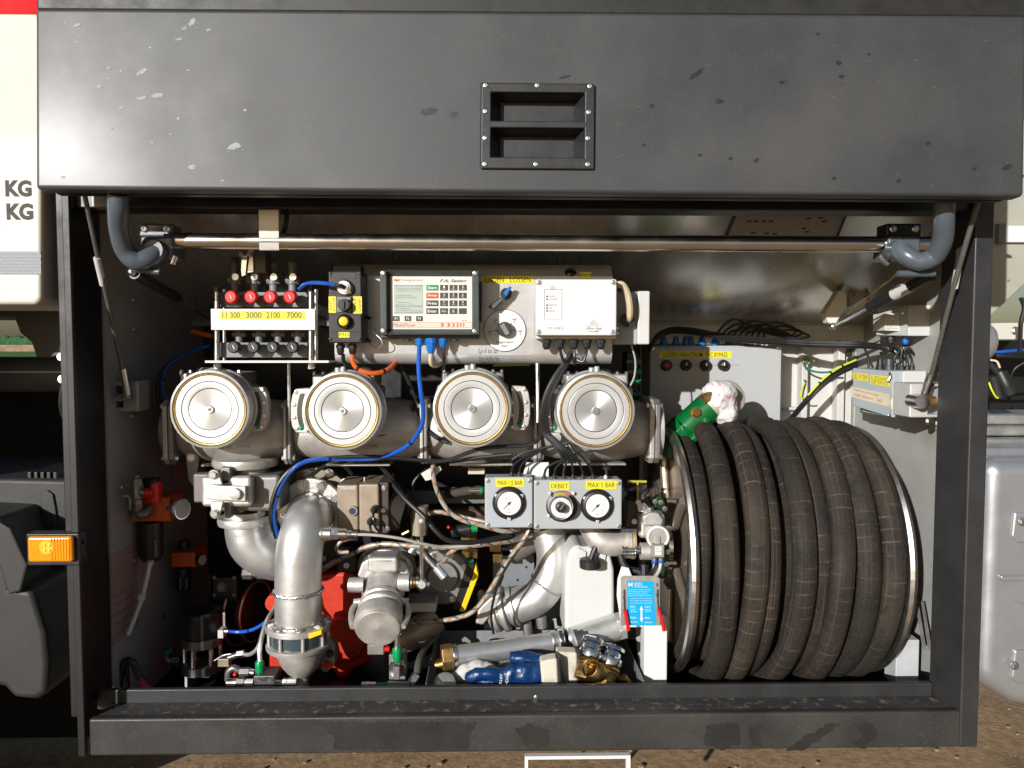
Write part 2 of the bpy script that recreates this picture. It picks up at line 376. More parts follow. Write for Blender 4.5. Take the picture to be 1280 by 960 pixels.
# side posts: front flange plus the return going in
MB().box(P(95, 500, 0).x, XL - .002, -.004, .008, zb, zt).box(XL - .022, XL - .004, .008, .165, sill_z, zt).put(cab, 'side_post', M('shaded_post_black', (.005, .005, .006), .5, 0, .15, 12, .1, .1, 400, speck=((.12, .11, .10), .07, 150)), .003)  # left post coloured near black for its side turned from the sun
q0, q1 = P(1213, 500, 0).x, P(1236, 500, 0).x
MB().prism([(q0, 0, zb), (q1, 0, zb), (q1, .012, zb), (q0 + .01, .012, zb), (q0 - .002, .11, zb), (q0 - .014, .11, zb)], (0, 0, zt - zb)).put(cab, 'side_post', frame_pt, .004, seg=3)
MB().box(XL - .02, q1, .02, .10, P(640, 262, .02).z, zt).put(cab, 'top_beam', blackm, .004)
# walls, floor, roof, back
zf = .40
wl = MB().box(XL - .006, XL, .166, YB, zf, zt).put(cab, 'side_wall', white_pt)
wr = MB().box(XR, XR + .006, .119, YB, zf, zt).put(cab, 'side_wall', white_dirty)
MB().box(q0 - .004, XR, .112, .118, zf, zt).put(cab, 'wall_flange', white_dirty)
MB().box(XL - .006, XR + .006, .10, YB, zf - .006, zf).put(cab, 'floor_plate', blackm)
xm = P(800, 500, YB).x
MB().box(XL - .006, xm, YB, YB + .006, zf, zt).put(cab, 'back_wall', blackm)
MB().box(xm, XR + .006, YB, YB + .006, zf, zt).put(cab, 'back_wall', white_bulk)
MB().box(XL - .02, XR + .02, -.0, YB + .03, zt, zt + .006).put(cab, 'added_roof_plate', blackm)  # unseen roof added so no light leaks in from above
# ribs and holes of the white bulkhead at the right
for a_ in ((1002, 425, 1010, 560, YB - .045), (1047, 425, 1056, 560, YB - .045), (978, 509, 1002, 513, YB - .03)): MB().fb(*a_, YB - .0005).put(cab, 'rib', white_bulk, .004)
MB().fb(1056, 440, 1085, 560, YB - .02, YB - .0005).put(cab, 'rib', white_bulk, .004)
MB().fb(806, 405, 1145, 431, YB - .10, YB - .006).put(cab, 'cross_beam', white_bulk, .006)
# seam strip and dents of the right wall
MB().box(XR - .008, XR - .0005, .74, .765, zf, P(640, 440, .74).z).put(cab, 'seam_strip', white_dirty, .003)
for px, py, Y in ((1172, 405, .17), (1178, 432, .17), (1183, 425, .15), (1168, 420, .2)):
    p = P(px, py, Y); fast(cab, 'bolt', (XR, Y, p.z), (-1, 0, 0), .0075, zinc)
# rivets of the left wall
for py, Y in ((375, .32), (412, .32), (520, .3), (700, .28)): fast(cab, 'bolt', (XL, Y, P(200, py, Y).z), (1, 0, 0), .006, zinc)
# diagonal stiffener strip at the left wall
# faded paper on the left wall
ps = MB().box(XL + .0005, XL + .0015, .16, .30, P(150, 800, .2).z, P(150, 690, .2).z).put(cab, 'wall_notice', M('faded_notice', (.34, .25, .24), .6, 0, .06, 8, .05))
text(ps, [(t, .012, .02 + i * .024, .12, .028 + i * .024, 0) for i, t in enumerate(['laadinstructie compartimenten', 'volgorde 1 2 3 4 en afsluiters', 'vullen onder toezicht', 'niet roken', 'controle voor vertrek'])], ink_soft, frame=((XL + .0016, .16, P(150, 800, .2).z), (0, 1, 0), (0, 0, 1)))

# tank belly: a curved brushed sheet leaning away
pf = []
A = Vector((.125, P(640, 249, .125).z)); B_ = Vector((.40, P(640, 345, .40).z - .01)); C_ = Vector((.70, P(640, 403, .70).z))
for i in range(15):
    t = i / 14; pf.append((1 - t) ** 2 * A + 2 * t * (1 - t) * B_ + t * t * C_)
tk = thing('tank_belly', 'curved brushed metal underside of the tank sloping back above the equipment', 'tank', (0, .7, C_.y))
vs = []; fs = []
for p in pf: vs += [(XL + .001, p.x, p.y), (XR - .001, p.x, p.y)]
for i in range(14): fs.append((2 * i, 2 * i + 1, 2 * i + 3, 2 * i + 2))
belly = M('brushed_tank_sheet', (.78, .76, .73), .26, .75, .10, 3, .06, 0, 20, stretch=(5, .6, .6), stain=((.58, .55, .50), .5, 1.6))
MB().add(vs, fs).put(tk, 'sheet', belly)
MB().box(XL + .001, XR - .001, C_.x, C_.x + .012, C_.y - .012, C_.y + .001).put(tk, 'lower_seam', white_dirty, .002)
# document sticker on the belly with black edge straps
def on_belly(px, py):
    d = _q @ Vector(((px - 640) / FPX, -(py - 480) / FPX, -1)); best = None
    for i in range(14):
        for k in range(20):
            p = pf[i].lerp(pf[i + 1], k / 20); t = (p.x - CAM.y) / d.y; z = CAM.z + d.z * t; e = abs(z - p.y)
            if best is None or e < best[0]: best = (e, Vector((CAM.x + d.x * t, p.x, p.y)))
    return best[1] + Vector((0, -.001, -.002))
def belly_patch(par, name, mat, xa, xb, ya, yb, off=0, n=4):
    vs = []; fs = []
    for i in range(n + 1):
        y = ya + (yb - ya) * i / n
        for (x0, x1) in ((xa, xb),):
            vs += [on_belly(x0[0] + (x0[1] - x0[0]) * i / n, y) + Vector((0, -off, -off)), on_belly(x1[0] + (x1[1] - x1[0]) * i / n, y) + Vector((0, -off, -off))]
    for i in range(n): fs.append((2 * i, 2 * i + 1, 2 * i + 3, 2 * i + 2))
    return MB().add(vs, fs).put(par, name, mat)
nd = thing('schematic_sheet', 'faded paper pipe diagram taped to the tank underside behind the long bar', 'diagram', on_belly(985, 300))
belly_patch(nd, 'sheet', M('diagram_paper', (.30, .28, .28), .55, 0, .06, 12, .05), (925, 905), (1062, 1044), 255, 300)
belly_patch(nd, 'strap', blackr, (923, 903), (926, 907), 255, 300, .0015); belly_patch(nd, 'strap', blackr, (1060, 1042), (1063, 1046), 255, 300, .0015)
dm = MB()
for (x, y) in ((938, 268), (946, 268), (955, 268), (964, 268), (936, 276), (945, 276), (954, 276), (963, 276), (941, 290), (958, 291), (968, 292), (1004, 285), (1008, 289), (1010, 272), (1025, 272), (1030, 276)):
    p = on_belly(x, y) + Vector((0, -.0015, -.0015)); dm.add([p + Vector((-.006, 0, 0)), p + Vector((.006, 0, 0)), p + Vector((.006, -.002, .004)), p + Vector((-.006, -.002, .004))], [(0, 1, 2, 3)])
dm.put(nd, 'printed_symbols', ink, kind='stuff')

# ------------------------------------------------------------------ lifted flap door
Yd = -.17
dr = T('flap_door', 'wide dark grey flap door lifted above the cabinet with recessed double handle', 'door', 660, 243, Yd); dr['kind'] = 'thing'
x0, x1 = P(33, 130, Yd).x, P(1277, 130, Yd).x; z0, z1 = P(640, 241, Yd).z, P(640, 10, Yd).z
hx0, hx1, hz0, hz1 = P(604, 0, Yd).x, P(739, 0, Yd).x, P(671, 205, Yd).z, P(671, 106, Yd).z
MB().plate([x0, hx0, hx1, x1], [z0, hz0, hz1, z1], {(1, 1)}, Yd, Yd + .04).put(dr, 'panel', door_pt, .009, seg=4)
# rail above and lower return lip
MB().box(x0 - .01, x1 + .02, Yd + .02, Yd + .10, z1 + .005, z1 + .12).put(dr, 'top_rail', M('rail_black', (.02, .019, .018), .5, 0, .2, 20, .1, .2, 300), .006)
MB().box(x0 + .02, x1 - .02, Yd + .04, Yd + .06, z0 + .0, z1 - .01).put(dr, 'inner_skin', blackm)
# handle plate with two pockets
Yh = Yd - .007
X = [P(600, 0, Yh).x, P(613, 0, Yh).x, P(731, 0, Yh).x, P(744, 0, Yh).x]
Z = [P(671, 211, Yh).z, P(671, 196, Yh).z, P(671, 159, Yh).z, P(671, 150, Yh).z, P(671, 114, Yh).z, P(671, 102, Yh).z]
hp = MB().plate(X, Z, {(1, 1), (1, 3)}, Yh, Yd - .0005).put(dr, 'handle_plate', M('black_handle_plastic', (.022, .022, .023), .42, 0, .15, 30, .1, .2, 500, speck=((.16, .14, .12), .1, 160)), .003, seg=3)
for (a, b) in ((1, 2), (3, 4)):
    dpt = .05; ins = .018; xa, xb, za_, zb_ = X[1], X[2], Z[a], Z[b]
    front = [(xa, Yd - .001, za_), (xb, Yd - .001, za_), (xb, Yd - .001, zb_), (xa, Yd - .001, zb_)]
    back = [(xa + ins, Yd + dpt - .012, za_ + ins * .5), (xb - ins, Yd + dpt - .012, za_ + ins * .5), (xb - ins, Yd + dpt - .012, zb_ - ins * .3), (xa + ins, Yd + dpt - .012, zb_ - ins * .3)]
    MB().add(front + back, [(4, 5, 6, 7), (0, 1, 5, 4), (1, 2, 6, 5), (2, 3, 7, 6), (3, 0, 4, 7)]).put(dr, 'handle_pocket', MATS['black_handle_plastic'])
for px, py in ((606, 105), (671, 105), (737, 106), (606, 138), (736, 139), (606, 172), (735, 172), (606, 205), (670, 205), (735, 205)): screw(dr, px, py, Yh, 3, zinc)
# dried pale splashes at the left, dark drops at the right
rng = random.Random(11)
def blob(mb, px, py, rx, ry, ang, Y, sat=True):
    n = 30; c = P(px, py, Y); k = S(Y); pts = []; jit = [rng.uniform(.55, 1.15) for _ in range(n)]; jit = [(jit[i] * .7 + jit[i - 1] * .3) for i in range(n)]
    for i in range(n):
        th = 2 * math.pi * i / n; q = jit[i]; a, b = math.cos(th) * rx * q, math.sin(th) * ry * q
        pts.append(c + Vector(((a * math.cos(ang) - b * math.sin(ang)) * k, 0, (a * math.sin(ang) + b * math.cos(ang)) * k)))
    mb.add(pts, [list(range(n))])
    if rx > 3.3 and sat:
        for _ in range(7): blob(mb, px + rng.gauss(0, rx * .8), py + rng.gauss(0, ry * 1.1), rng.uniform(.4, 1.2), rng.uniform(.3, .8), rng.uniform(-1, 1), Y, False)
sp = MB()
for px, py, rx, ry, an in ((84, 28, 5, 2.6, .3), (169, 88, 8, 3, .6), (190, 118, 9, 3, .25), (169, 122, 7, 2.3, .2), (232, 24, 7, 3.5, .9), (222, 32, 4, 1.5, .6), (216, 46, 5, 1.5, .1), (144, 134, 3.2, 2.2, 0), (127, 83, 3.5, 1.5, .1),
                           (289, 183, 9, 4.5, .25), (236, 210, 5.5, 4, .4), (217, 148, 2.6, 2, .5), (184, 179, 3.4, 1.6, -.5), (115, 107, 4, 2, .4), (132, 161, 2.6, 2, 0), (72, 223, 3, 1.6, 0), (228, 86, 2, 1.4, 0), (126, 97, 2, 1.4, 0), (142, 87, 2, 1.4, 0), (84, 50, 2, 1.3, 0), (179, 57, 1.7, 1.6, 0), (275, 227, 2.4, 1.4, .2), (302, 137, 2.4, 1.8, 0), (68, 26, 1.6, 1.2, 0), (88, 42, 1.5, 1, 0), (208, 168, 2.2, 1, .2), (253, 34, 3.5, 1.6, .2)):
    blob(sp, px, py, rx, ry, an, Yd - .0006)
o = sp.put(dr, 'dried_splashes', M('dried_splash', (.30, .31, .31), .6, 0, .25, 60, .1)); o['kind'] = 'stuff'
sp = MB()
for px, py, rx, ry, an in ((870, 90, 12, 3.4, .6), (898, 125, 5.5, 3.2, .2), (1047, 76, 4, 2.6, 0), (1050, 93, 4, 2.8, .2), (976, 100, 3.4, 2, 0), (912, 197, 3, 2.4, 0), (874, 193, 2.6, 2, 0), (944, 199, 4, 2.6, .3), (1156, 177, 4, 2.6, .1), (1253, 207, 7, 3.6, .4), (1212, 209, 3.4, 2, 0), (1040, 221, 3, 2.4, 0), (1119, 224, 3.4, 2, .5), (535, 138, 11, 5, .1), (566, 142, 6, 4, 0), (1276, 196, 3, 2, 0), (1021, 39, 2.4, 2, 0), (1084, 65, 2, 1.6, 0), (804, 180, 3, 2.4, 0), (815, 130, 4, 2, -.3), (705, 94, 8, 2.4, .3)):
    blob(sp, px, py, rx, ry, an, Yd - .0006)
o = sp.put(dr, 'dark_drops', M('dark_drop', (.027, .027, .029), .36, 0, .2, 60, .08)); o['kind'] = 'stuff'
sp = MB()
for i in range(90):
    px = rng.uniform(420, 1270); py = rng.uniform(30, 232)
    if rng.random() > (px - 300) / 900 or (596 < px < 748 and 98 < py < 214): continue
    L = rng.uniform(1.5, 7); an = rng.uniform(-.6, .5); c = P(px, py, Yd - .0005); k = S(Yd); u = Vector((math.cos(an), 0, math.sin(an))) * L * k * .5; v = Vector((-math.sin(an), 0, math.cos(an))) * .24 * k
    sp.add([c - u - v, c + u - v, c + u + v, c - u + v], [(0, 1, 2, 3)])
o = sp.put(dr, 'scratches', M('pale_scratch', (.14, .125, .10), .6, 0, .3, 60, .1)); o['kind'] = 'stuff'

dr.rotation_euler = (R(-2.2), R(.42), R(-1.1))
# ------------------------------------------------------------------ truck at the left, seen past the post
tb_ = T('truck_body_side', 'cream truck body side panel with red stripe and black KG lettering', 'truck body', 40, 380, .0)
MB().pp([(-1000, -60), (53, -60), (53, 372), (46, 381), (-170, 381), (-190, 420), (-200, 610), (-1000, 610)], 0, .34).put(tb_, 'panel', cream, .012, seg=4)  # outer left part extended down out of view to block the sun
MB().fb(-200, 17.4, 48, 166, -.0006, 0).put(tb_, 'upper_panel', M('upper_cream', (.60, .59, .52), .6, 0, .02, 5))
MB().fb(-200, -40, 48, 17, -.0009, 0).put(tb_, 'red_stripe', M('red_film', (.62, .008, .010), .85, 0, .03))
for k_ in (('KG', 7, 225, 40, 246, 0), ('KG', 8.5, 254, 42, 275, 0)): text(tb_, [k_], M('weathered_letter', (.085, .08, .075), .85, 0, .35, 90, .05), bold=.05)
hm = M('reflective_tape', (.26, .27, .29), .6, .0, .2, 220, .1)
rt = MB().fb(-200, 314, 51, 343, -.0008, 0).put(tb_, 'reflective_tape', hm)
dm = MB()
for i in range(17):
    for j in range(7):
        px, py = 1 + i * 3 + (j % 2) * 1.5, 316 + j * 4.1; c = P(px, py, -.0012); k = S(0)
        dm.add([c + Vector((-1.1 * k, 0, 0)), c + Vector((0, 0, -1.4 * k)), c + Vector((1.1 * k, 0, 0)), c + Vector((0, 0, 1.4 * k))], [(0, 1, 2, 3)])
o = dm.put(rt, 'reflector_cells', M('reflector_cell', (.38, .40, .43), .6, .0, .1, 50, .05)); o['kind'] = 'stuff'
# chassis beam, dark underside
MB().pp([(-420, 386), (88, 386), (88, 440), (62, 446), (46, 446), (40, 428), (26, 416), (18, 396), (-420, 392)], .35, .75).solo('chassis_underside', M('chassis_grey', (.06, .06, .055), .6, 0, .2, 9, .1, .2, 200), 'dark underside of the truck above the gap showing grass', 'chassis', at=P(40, 440, .35))
cb = T('axle_beam', 'long grey steel beam under the truck, left of the cabinet', 'beam', 40, 480, .5)
MB().tube([P(-300, 468, .55), P(88, 468, .55)], .052, 20, sm=False).put(cb, 'tube', M('beam_grey', (.14, .14, .13), .5, 0, .15, 9, .1, .1, 150))
MB().box(P(-300, 0, .50).x, P(84, 0, .5).x, .497, .502, P(0, 464, .5).z, P(0, 466, .5).z).put(cb, 'weld_line', lgreyp)
bx = T('battery_box', 'scuffed dark grey plastic wheel guard box below the chassis', 'guard', 50, 875, .05)
MB().pp([(-160, 600), (8, 598), (92, 600), (92, 648), (84, 690), (84, 730), (-160, 690)], .22, .62).put(bx, 'upper_shell', mudp, .012, seg=3)
MB().pp([(-160, 640), (0, 648), (10, 690), (14, 734), (40, 738), (56, 790), (60, 830), (58, 868), (44, 876), (16, 874), (4, 860), (-40, 850), (-160, 850)], .06, .45).put(bx, 'lower_shell', mudp, .016, seg=4)
MB().pp([(-4, 650), (12, 660), (34, 706), (26, 740), (10, 744), (-4, 700)], .045, .06).put(bx, 'moulded_rib', mudp, .006)
MB().pp([(50, 618), (58, 612), (66, 618), (70, 640), (70, 660), (64, 672), (54, 672)], .214, .22).put(bx, 'cover_plate', mudp, .004)
for i in range(5): MB().fb(34 + i * 8, 590, 39 + i * 8, 600, .24, .5).put(bx, 'vent_rib', blackp, .002)
MB().box(-3.4, XL - .16, .78, .83, .05, 1.225).solo('shade_sheet', M('matt_black_shade', (.008, .008, .008), .8, 0), 'black sheet standing in for the shade behind the plastic guard', 'shade sheet')  # black sheet put in for the darkness under the truck
# amber marker lamp on its bracket
lp = T('marker_lamp', 'amber side marker lamp on a bracket left of the cabinet post', 'lamp', 64, 704, -.03)
MB().fb(33, 667, 99, 707, -.02, .012).put(lp, 'bracket', blackp, .003)
MB().fb(34, 671, 90, 703, -.034, -.0202).put(lp, 'lens', M('amber_lens', (.95, .33, .0), .16, 0, .06, 30, .05, sub=.5, coat=.6), .006, seg=4)
MB().disc(58, 685, -.036, [(0, 8), (.004, 11), (.006, 11)], 20).put(lp, 'reflector_ring', M('amber_inner', (1, .50, .04), .14, 0, .1, 60, .05, coat=.6))
lr = MB()
for dx, dy in ((-3, -3), (3, -3), (-3, 3), (3, 3)): lr.disc(58 + dx, 685 + dy, -.0385, [(0, 1.2), (.003, 2.2)], 10)
lr.put(lp, 'led_dots', M('amber_led', (1, .72, .12), .1, 0, .05, 60, .05, coat=.6))
for i in range(7): MB().fb(64 + i * 3.6, 673, 64.7 + i * 3.6, 701, -.0352, -.034).put(lp, 'lens_rib', MATS['amber_lens'])
for py in (677, 698): screw(lp, 104, py, -.004, 2.6, blackm)
# black hose loop and its two nuts beside the post
hl = T('hose_loop', 'black hose loop with two round nuts beside the left post', 'hose', 84, 530, .1)
MB().tb([(92, 452, .1), (84, 466, .1), (78, 490, .09), (77, 508, .09), (82, 524, .1), (92, 534, .12)], 3.4, 10).put(hl, 'hose', cable_b)
for py in (446, 474): MB().disc(76 if py < 460 else 77, py, .06, [(0, 2.5), (.0, 5), (.012, 5.4), (.04, 5.4)], 16).put(hl, 'nut', zinc)
MB().fb(74, 432, 92, 442, .07, .12).put(hl, 'bracket', mgreyp, .003)

# ------------------------------------------------------------------ truck at the right, seen past the post
ca = T('cream_mudguard_side', 'cream painted truck side part with a diagonal lower edge right of the cabinet', 'truck body', 1240, 440, .5)
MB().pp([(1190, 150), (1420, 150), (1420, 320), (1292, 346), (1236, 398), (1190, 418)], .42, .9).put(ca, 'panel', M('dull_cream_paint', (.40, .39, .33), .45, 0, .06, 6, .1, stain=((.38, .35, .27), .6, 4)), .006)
MB().fb(1254, 282, 1330, 303, .405, .42).put(ca, 'white_plate', whitep, .003)
MB().fb(1249, 279, 1258, 304, .400, .42).put(ca, 'plate_bracket', mgreyp, .003)
MB().pp([(1232, 404), (1420, 402), (1420, 424), (1232, 424)], .5, .56).solo('chassis_rail', M('cream_rail', (.62, .60, .52), .45, 0, .06, 6, .1), 'pale chassis rail with a bolt below the cream body side', 'rail', at=P(1250, 424, .5))
rl = T('air_tank', 'round grey end of an air tank behind the right post', 'tank', 1232, 428, .3)
MB().lathe(P(1225, 428, .28), (1, 0, -.1), [(-.08, .058), (0, .058), (.02, .045), (.028, .02), (.03, .006)], 24).put(rl, 'shell', M('tank_grey', (.42, .42, .43), .35, .5, .05, 9, .1))
bolt(ca, 1269, 413, .495, 4, zinc)
cable([(1230, 440, .4), (1250, 440, .39), (1275, 438, .4), (1310, 437, .42)], 2, cable_bl, 'blue air line running along the dark chassis right of the cabinet')
cable([(1235, 446, .41), (1255, 445, .39), (1285, 446, .39), (1320, 447, .4)], 2.6, cable_b, 'black line just below the blue air line at the right edge')
cable([(1276, 372, .36), (1280, 385, .36), (1276, 405, .36), (1275, 440, .37)], 2.6, cable_b, 'black cable hanging down in front of the pale chassis rail')
cable([(1283, 452, .36), (1268, 462, .37), (1261, 480, .38)], 1.6, cable_b, 'thin black cable curling below the chassis lines')
pl = T('cable_plugs', 'two black cable plugs with a yellow and green wire dangling beside the right post', 'plug', 1250, 500, .2)
MB().tb([(1236, 455, .2), (1244, 462, .2), (1252, 472, .2)], [4, 6], 12).put(pl, 'plug', blackr)
MB().tb([(1250, 466, .2), (1257, 480, .19), (1262, 492, .19)], [8, 8], 14).put(pl, 'plug', blackr)
MB().tb([(1240, 470, .2), (1244, 482, .2), (1248, 497, .2)], [7, 7], 14).put(pl, 'plug', blackr)
MB().tb([(1236, 478, .195), (1240, 488, .19), (1246, 497, .19), (1252, 495, .19)], 1.2, 8).put(pl, 'earth_wire', cable_ye)
MB().tb([(1238, 450, .2), (1246, 452, .19), (1250, 460, .18)], 1.4, 8).put(pl, 'wire', cable_be)
MB().pp([(1226, 426), (1420, 424), (1420, 540), (1226, 540)], .9, 1.2).solo('chassis_gap_shade', blackm, 'black block standing in for the shade of the chassis gap above the silver fuel tank', 'beam', at=P(1250, 540, .9))  # black block widened to fill the chassis gap with its shade
ft = T('fuel_tank', 'silver aluminium fuel tank with recessed panels right of the cabinet', 'fuel tank', 1270, 880, .15)
for i, (a, b) in enumerate(((518, 531), (533, 545), (548, 556))): MB().fb(1226, a, 1420, b, .30 + .02 * (2 - i), .5).put(ft, 'step_profile', alu_sheet, .006)
MB().pp([(1229, 560), (1420, 558), (1420, 572), (1240, 573), (1230, 567)], .2, .6).put(ft, 'upper_lip', tank_al, .006)
MB().pp([(1234, 574), (1420, 572), (1420, 915), (1264, 882), (1222, 852)], .13, .65).put(ft, 'shell', tank_al, .04, seg=6)
MB().pp([(1231, 590), (1222, 600), (1208, 840), (1214, 846), (1226, 830)], .24, .60).put(ft, 'end_pad', M('speckled_felt', (.46, .44, .38), .8, 0, .25, 300, .05), .008)
for a, b in ((640, 680), (812, 856)): MB().pp([(1268, a), (1420, a - 2), (1420, b), (1272, b), (1264, b - 8)], .124, .14).put(ft, 'pressed_panel', tank_al, .008, seg=3)
MB().pp([(1250, 720), (1420, 716), (1420, 724), (1254, 728)], .122, .14).put(ft, 'pressed_rib', tank_al, .006, seg=3)
MB().tb([(1264, 753, .128), (1275, 753, .128), (1288, 762, .128)], 1, 8).put(ft, 'pressed_line', tank_al)
for px, py in ((1278, 652), (1268, 832)): bolt(ft, px, py, .117, 4.4, zinc)
# plate standing on the ground just below the sill
MB().plate([P(656, 960, .12).x, P(660, 960, .12).x, P(783, 960, .12).x, P(788, 960, .12).x], [.18, P(720, 949, .12).z, P(720, 945, .12).z], {(1, 0)}, .12, .135).solo('plate_holder', whitep, 'white edged open plate holder hanging below the middle of the sill', 'frame', at=P(720, 950, .12))
# unseen dark truck bulk added behind the cabinet for its shade
MB().box(-1.0, 1.22, .95, 2.2, .75, 2.5).solo('truck_hull', blackm, 'unseen black truck bulk added behind the equipment cabinet to shade the ground', 'truck body')

# truck wheel added out of view at the left to shade the underside
wh = thing('unseen_shading_wheel', 'unseen dark truck wheel added left of the plastic guard for its shade', 'wheel', (-1.85, .2, 0))
MB().lathe((-1.88, .02, .52), (0, 1, 0), [(0, .36), (-.01, .42), (.0, .49), (.03, .52), (.27, .52), (.30, .49), (.31, .30)], 48).put(wh, 'tyre', blackr)
MB().lathe((-1.88, .04, .52), (0, 1, 0), [(.0, .05), (.0, .12), (.06, .16), (.08, .28), (-.03, .34), (-.03, .37)], 40).put(wh, 'rim', tank_al)

# damp patches on the sill
rng = random.Random(31)
def patch(pts, Y, par, name, mat, amp=2.2):
    out = []
    for i in range(len(pts)):
        a, b = pts[i], pts[(i + 1) % len(pts)]; L = math.hypot(b[0] - a[0], b[1] - a[1]); m = max(1, int(L / 4))
        for j in range(m): t = j / m; out.append((a[0] + (b[0] - a[0]) * t + rng.uniform(-amp, amp) * (0 < j), min(939, a[1] + (b[1] - a[1]) * t + rng.uniform(-amp, amp) * (0 < j))))
    o = MB().add([P(x, y, Y) for x, y in out], [list(range(len(out)))]).put(par, name, mat); o['kind'] = 'stuff'
damp = M('damp_paint', (.023, .0225, .022), .42, 0, .15, 12, .08, .12, 300)
for pl_ in ([(392, 903), (560, 902), (598, 904), (588, 918), (583, 938), (419, 938), (416, 918)], [(644, 910), (664, 905), (686, 912), (682, 934), (656, 930)], [(882, 906), (922, 904), (926, 930), (900, 938), (880, 930)], [(936, 908), (950, 906), (952, 932), (938, 936)],
            [(982, 938), (1010, 918), (1036, 904), (1052, 904), (1030, 920), (1004, 938)], [(1068, 906), (1092, 904), (1096, 922), (1082, 936), (1064, 930), (1078, 922)]): patch(pl_, -.0006, cab, 'damp_patch', damp)
def xp(s, px0, px1, prof, Yref=None): # profile (photo y, depth) swept sideways between two photo columns
    Yr = prof[0][1] if Yref is None else Yref; xa, xb = P(px0, prof[0][0], Yr).x, P(px1, prof[0][0], Yr).x
    return s.prism([(xa, Y, P((px0 + px1) / 2, py, Y).z) for py, Y in prof], (xb - xa, 0, 0))
MB.xp = xp
# ------------------------------------------------------------------ long bar, clamps, bent lift arms
YR = .04
br = T('torsion_bar', 'long polished steel bar running across the top of the cabinet', 'bar', 660, 302, YR)
ra = P(208, 301, YR); rb_ = P(1163, 306, YR)
MB().tube([ra, rb_], 10.2 * S(YR), 28, sm=False).put(br, 'rod', stain_steel)
for sgn, cx, arm, lab in ((-1, 195, [(148, 243, -.10), (148, 262, -.09), (149, 285, -.06), (156, 312, -.03), (170, 326, -.02), (186, 322, -.01), (200, 312, .012)], 'left'),
                      (1, 1130, [(1180, 245, -.10), (1180, 270, -.09), (1178, 300, -.06), (1168, 320, -.03), (1150, 327, -.02), (1134, 320, -.01), (1120, 308, .012)], 'right')):
    t = T('lift_arm', ('bent slate grey tube arm on the long bar beside the left post' if sgn < 0 else 'bent slate grey tube arm on the long bar above the right gas strut'), 'lift arm', cx, 330, .04, 'bent arms carrying the flap door')
    MB().tb(arm, 12.5, 22, 9).put(t, 'bent_tube', grey_pt)
    c = cx
    MB().fb(c - 22, 279, c + 22, 296, .035, .085).put(t, 'clamp_cap', blackm if sgn > 0 else grey_pt, .005)
    MB().fb(c - 20, 295, c + 21, 325, .012, .085).put(t, 'clamp_block', grey_pt, .006, seg=3)
    MB().disc(c - 4, 312, -.012, [(0, 11), (.0, 12), (.03, 13)], 22).put(t, 'collar', grey_pt)
    for dx in (-14, 14): screw(t, c + dx, 286, .035, 4.4, zinc)
    MB().tb([(c - 28 * sgn - 4, 320, .02), (c - 20 * sgn, 330, .02)], 4, 12).put(t, 'grease_cap', zinc)
    yy = 340 if sgn < 0 else 342
    MB().tb([((165, yy - 4, .0) if sgn < 0 else (1122, yy, .0)), ((200, yy, .0) if sgn < 0 else (1168, yy, 0))], 4, 12, sm=False).put(t, 'pivot_pin', grey_pt)
sp_ = T('bracket_strap', 'white strap bracket hooked over the long bar above the red knobs', 'bracket', 335, 312, .02)
MB().xp(323, 348, [(258, .05), (262, .022), (311, .022), (313, .024), (313, .03), (262, .03), (258, .058)], .022).put(sp_, 'plate', M('pale_steel_strap', (.70, .69, .66), .4, .3, .08, 30, .1), .0015)
cable([(352, 260, .05), (358, 268, .05), (357, 282, .05), (352, 296, .06)], 3, cable_b, 'short black cable beside the white strap on the long bar')
bk = T('hinge_bracket', 'small grey hinge bracket under the door beside the left lift arm', 'bracket', 126, 258, 0)
MB().fb(113, 244, 140, 259, -.03, .01).put(bk, 'plate', M('pale_bracket', (.25, .24, .21), .5, .3, .1, 30, .1), .003)
# gas struts
gs = T('gas_strut', 'black gas strut with silver rod reaching down from the right lift arm', 'gas strut', 1040, 408, .45, 'gas struts lifting the door')
MB().tb([(1164, 344, .05), (1087, 384, .26)], 7.5, 16, sm=False).put(gs, 'cylinder', blackp)
MB().tb([(1138, 357.5, .115), (1118, 368, .168)], 8.0, 16, sm=False).put(gs, 'sticker', lgreyp)
MB().tb([(1087, 384, .26), (1042, 407, .45)], 2.8, 12, sm=False).put(gs, 'rod', chrome)
MB()._ball(P(1041, 408, .45), .011, (1, 1, 1), 14, 7).put(gs, 'ball_end', zinc)
gb = T('strut_bracket', 'cream angled bracket plate holding the lower end of the right gas strut', 'bracket', 1045, 404, .5)
MB().pp([(1031, 392), (1050, 362), (1060, 366), (1058, 386), (1044, 406), (1036, 404)], .46, .50).put(gb, 'plate', cream, .004)
MB().pp([(1060, 362), (1082, 360), (1148, 318), (1150, 330), (1062, 384)], .50, .52).put(gb, 'arm', white_dirty, .003)
for x, y in ((1066, 367), (1084, 372), (1112, 352)): bolt(gb, x, y, .50, 3, bronze)
MB().tb([(1122, 342, .06), (1060, 392, .40)], 1.4, 8, sm=False).put(gb, 'link_rod', bronze)
gs = T('gas_strut', 'black gas strut in shade reaching down behind the left lift arm', 'gas strut', 262, 400, .45, 'gas struts lifting the door')
MB().tb([(168, 342, .05), (222, 372, .26)], 7, 14, sm=False).put(gs, 'cylinder', blackp)
MB().tb([(222, 372, .26), (262, 398, .45)], 2.8, 10, sm=False).put(gs, 'rod', zinc)
MB()._ball(P(165, 340, .045), .010, (1, 1, 1), 12, 6).put(gs, 'ball_end', zinc)
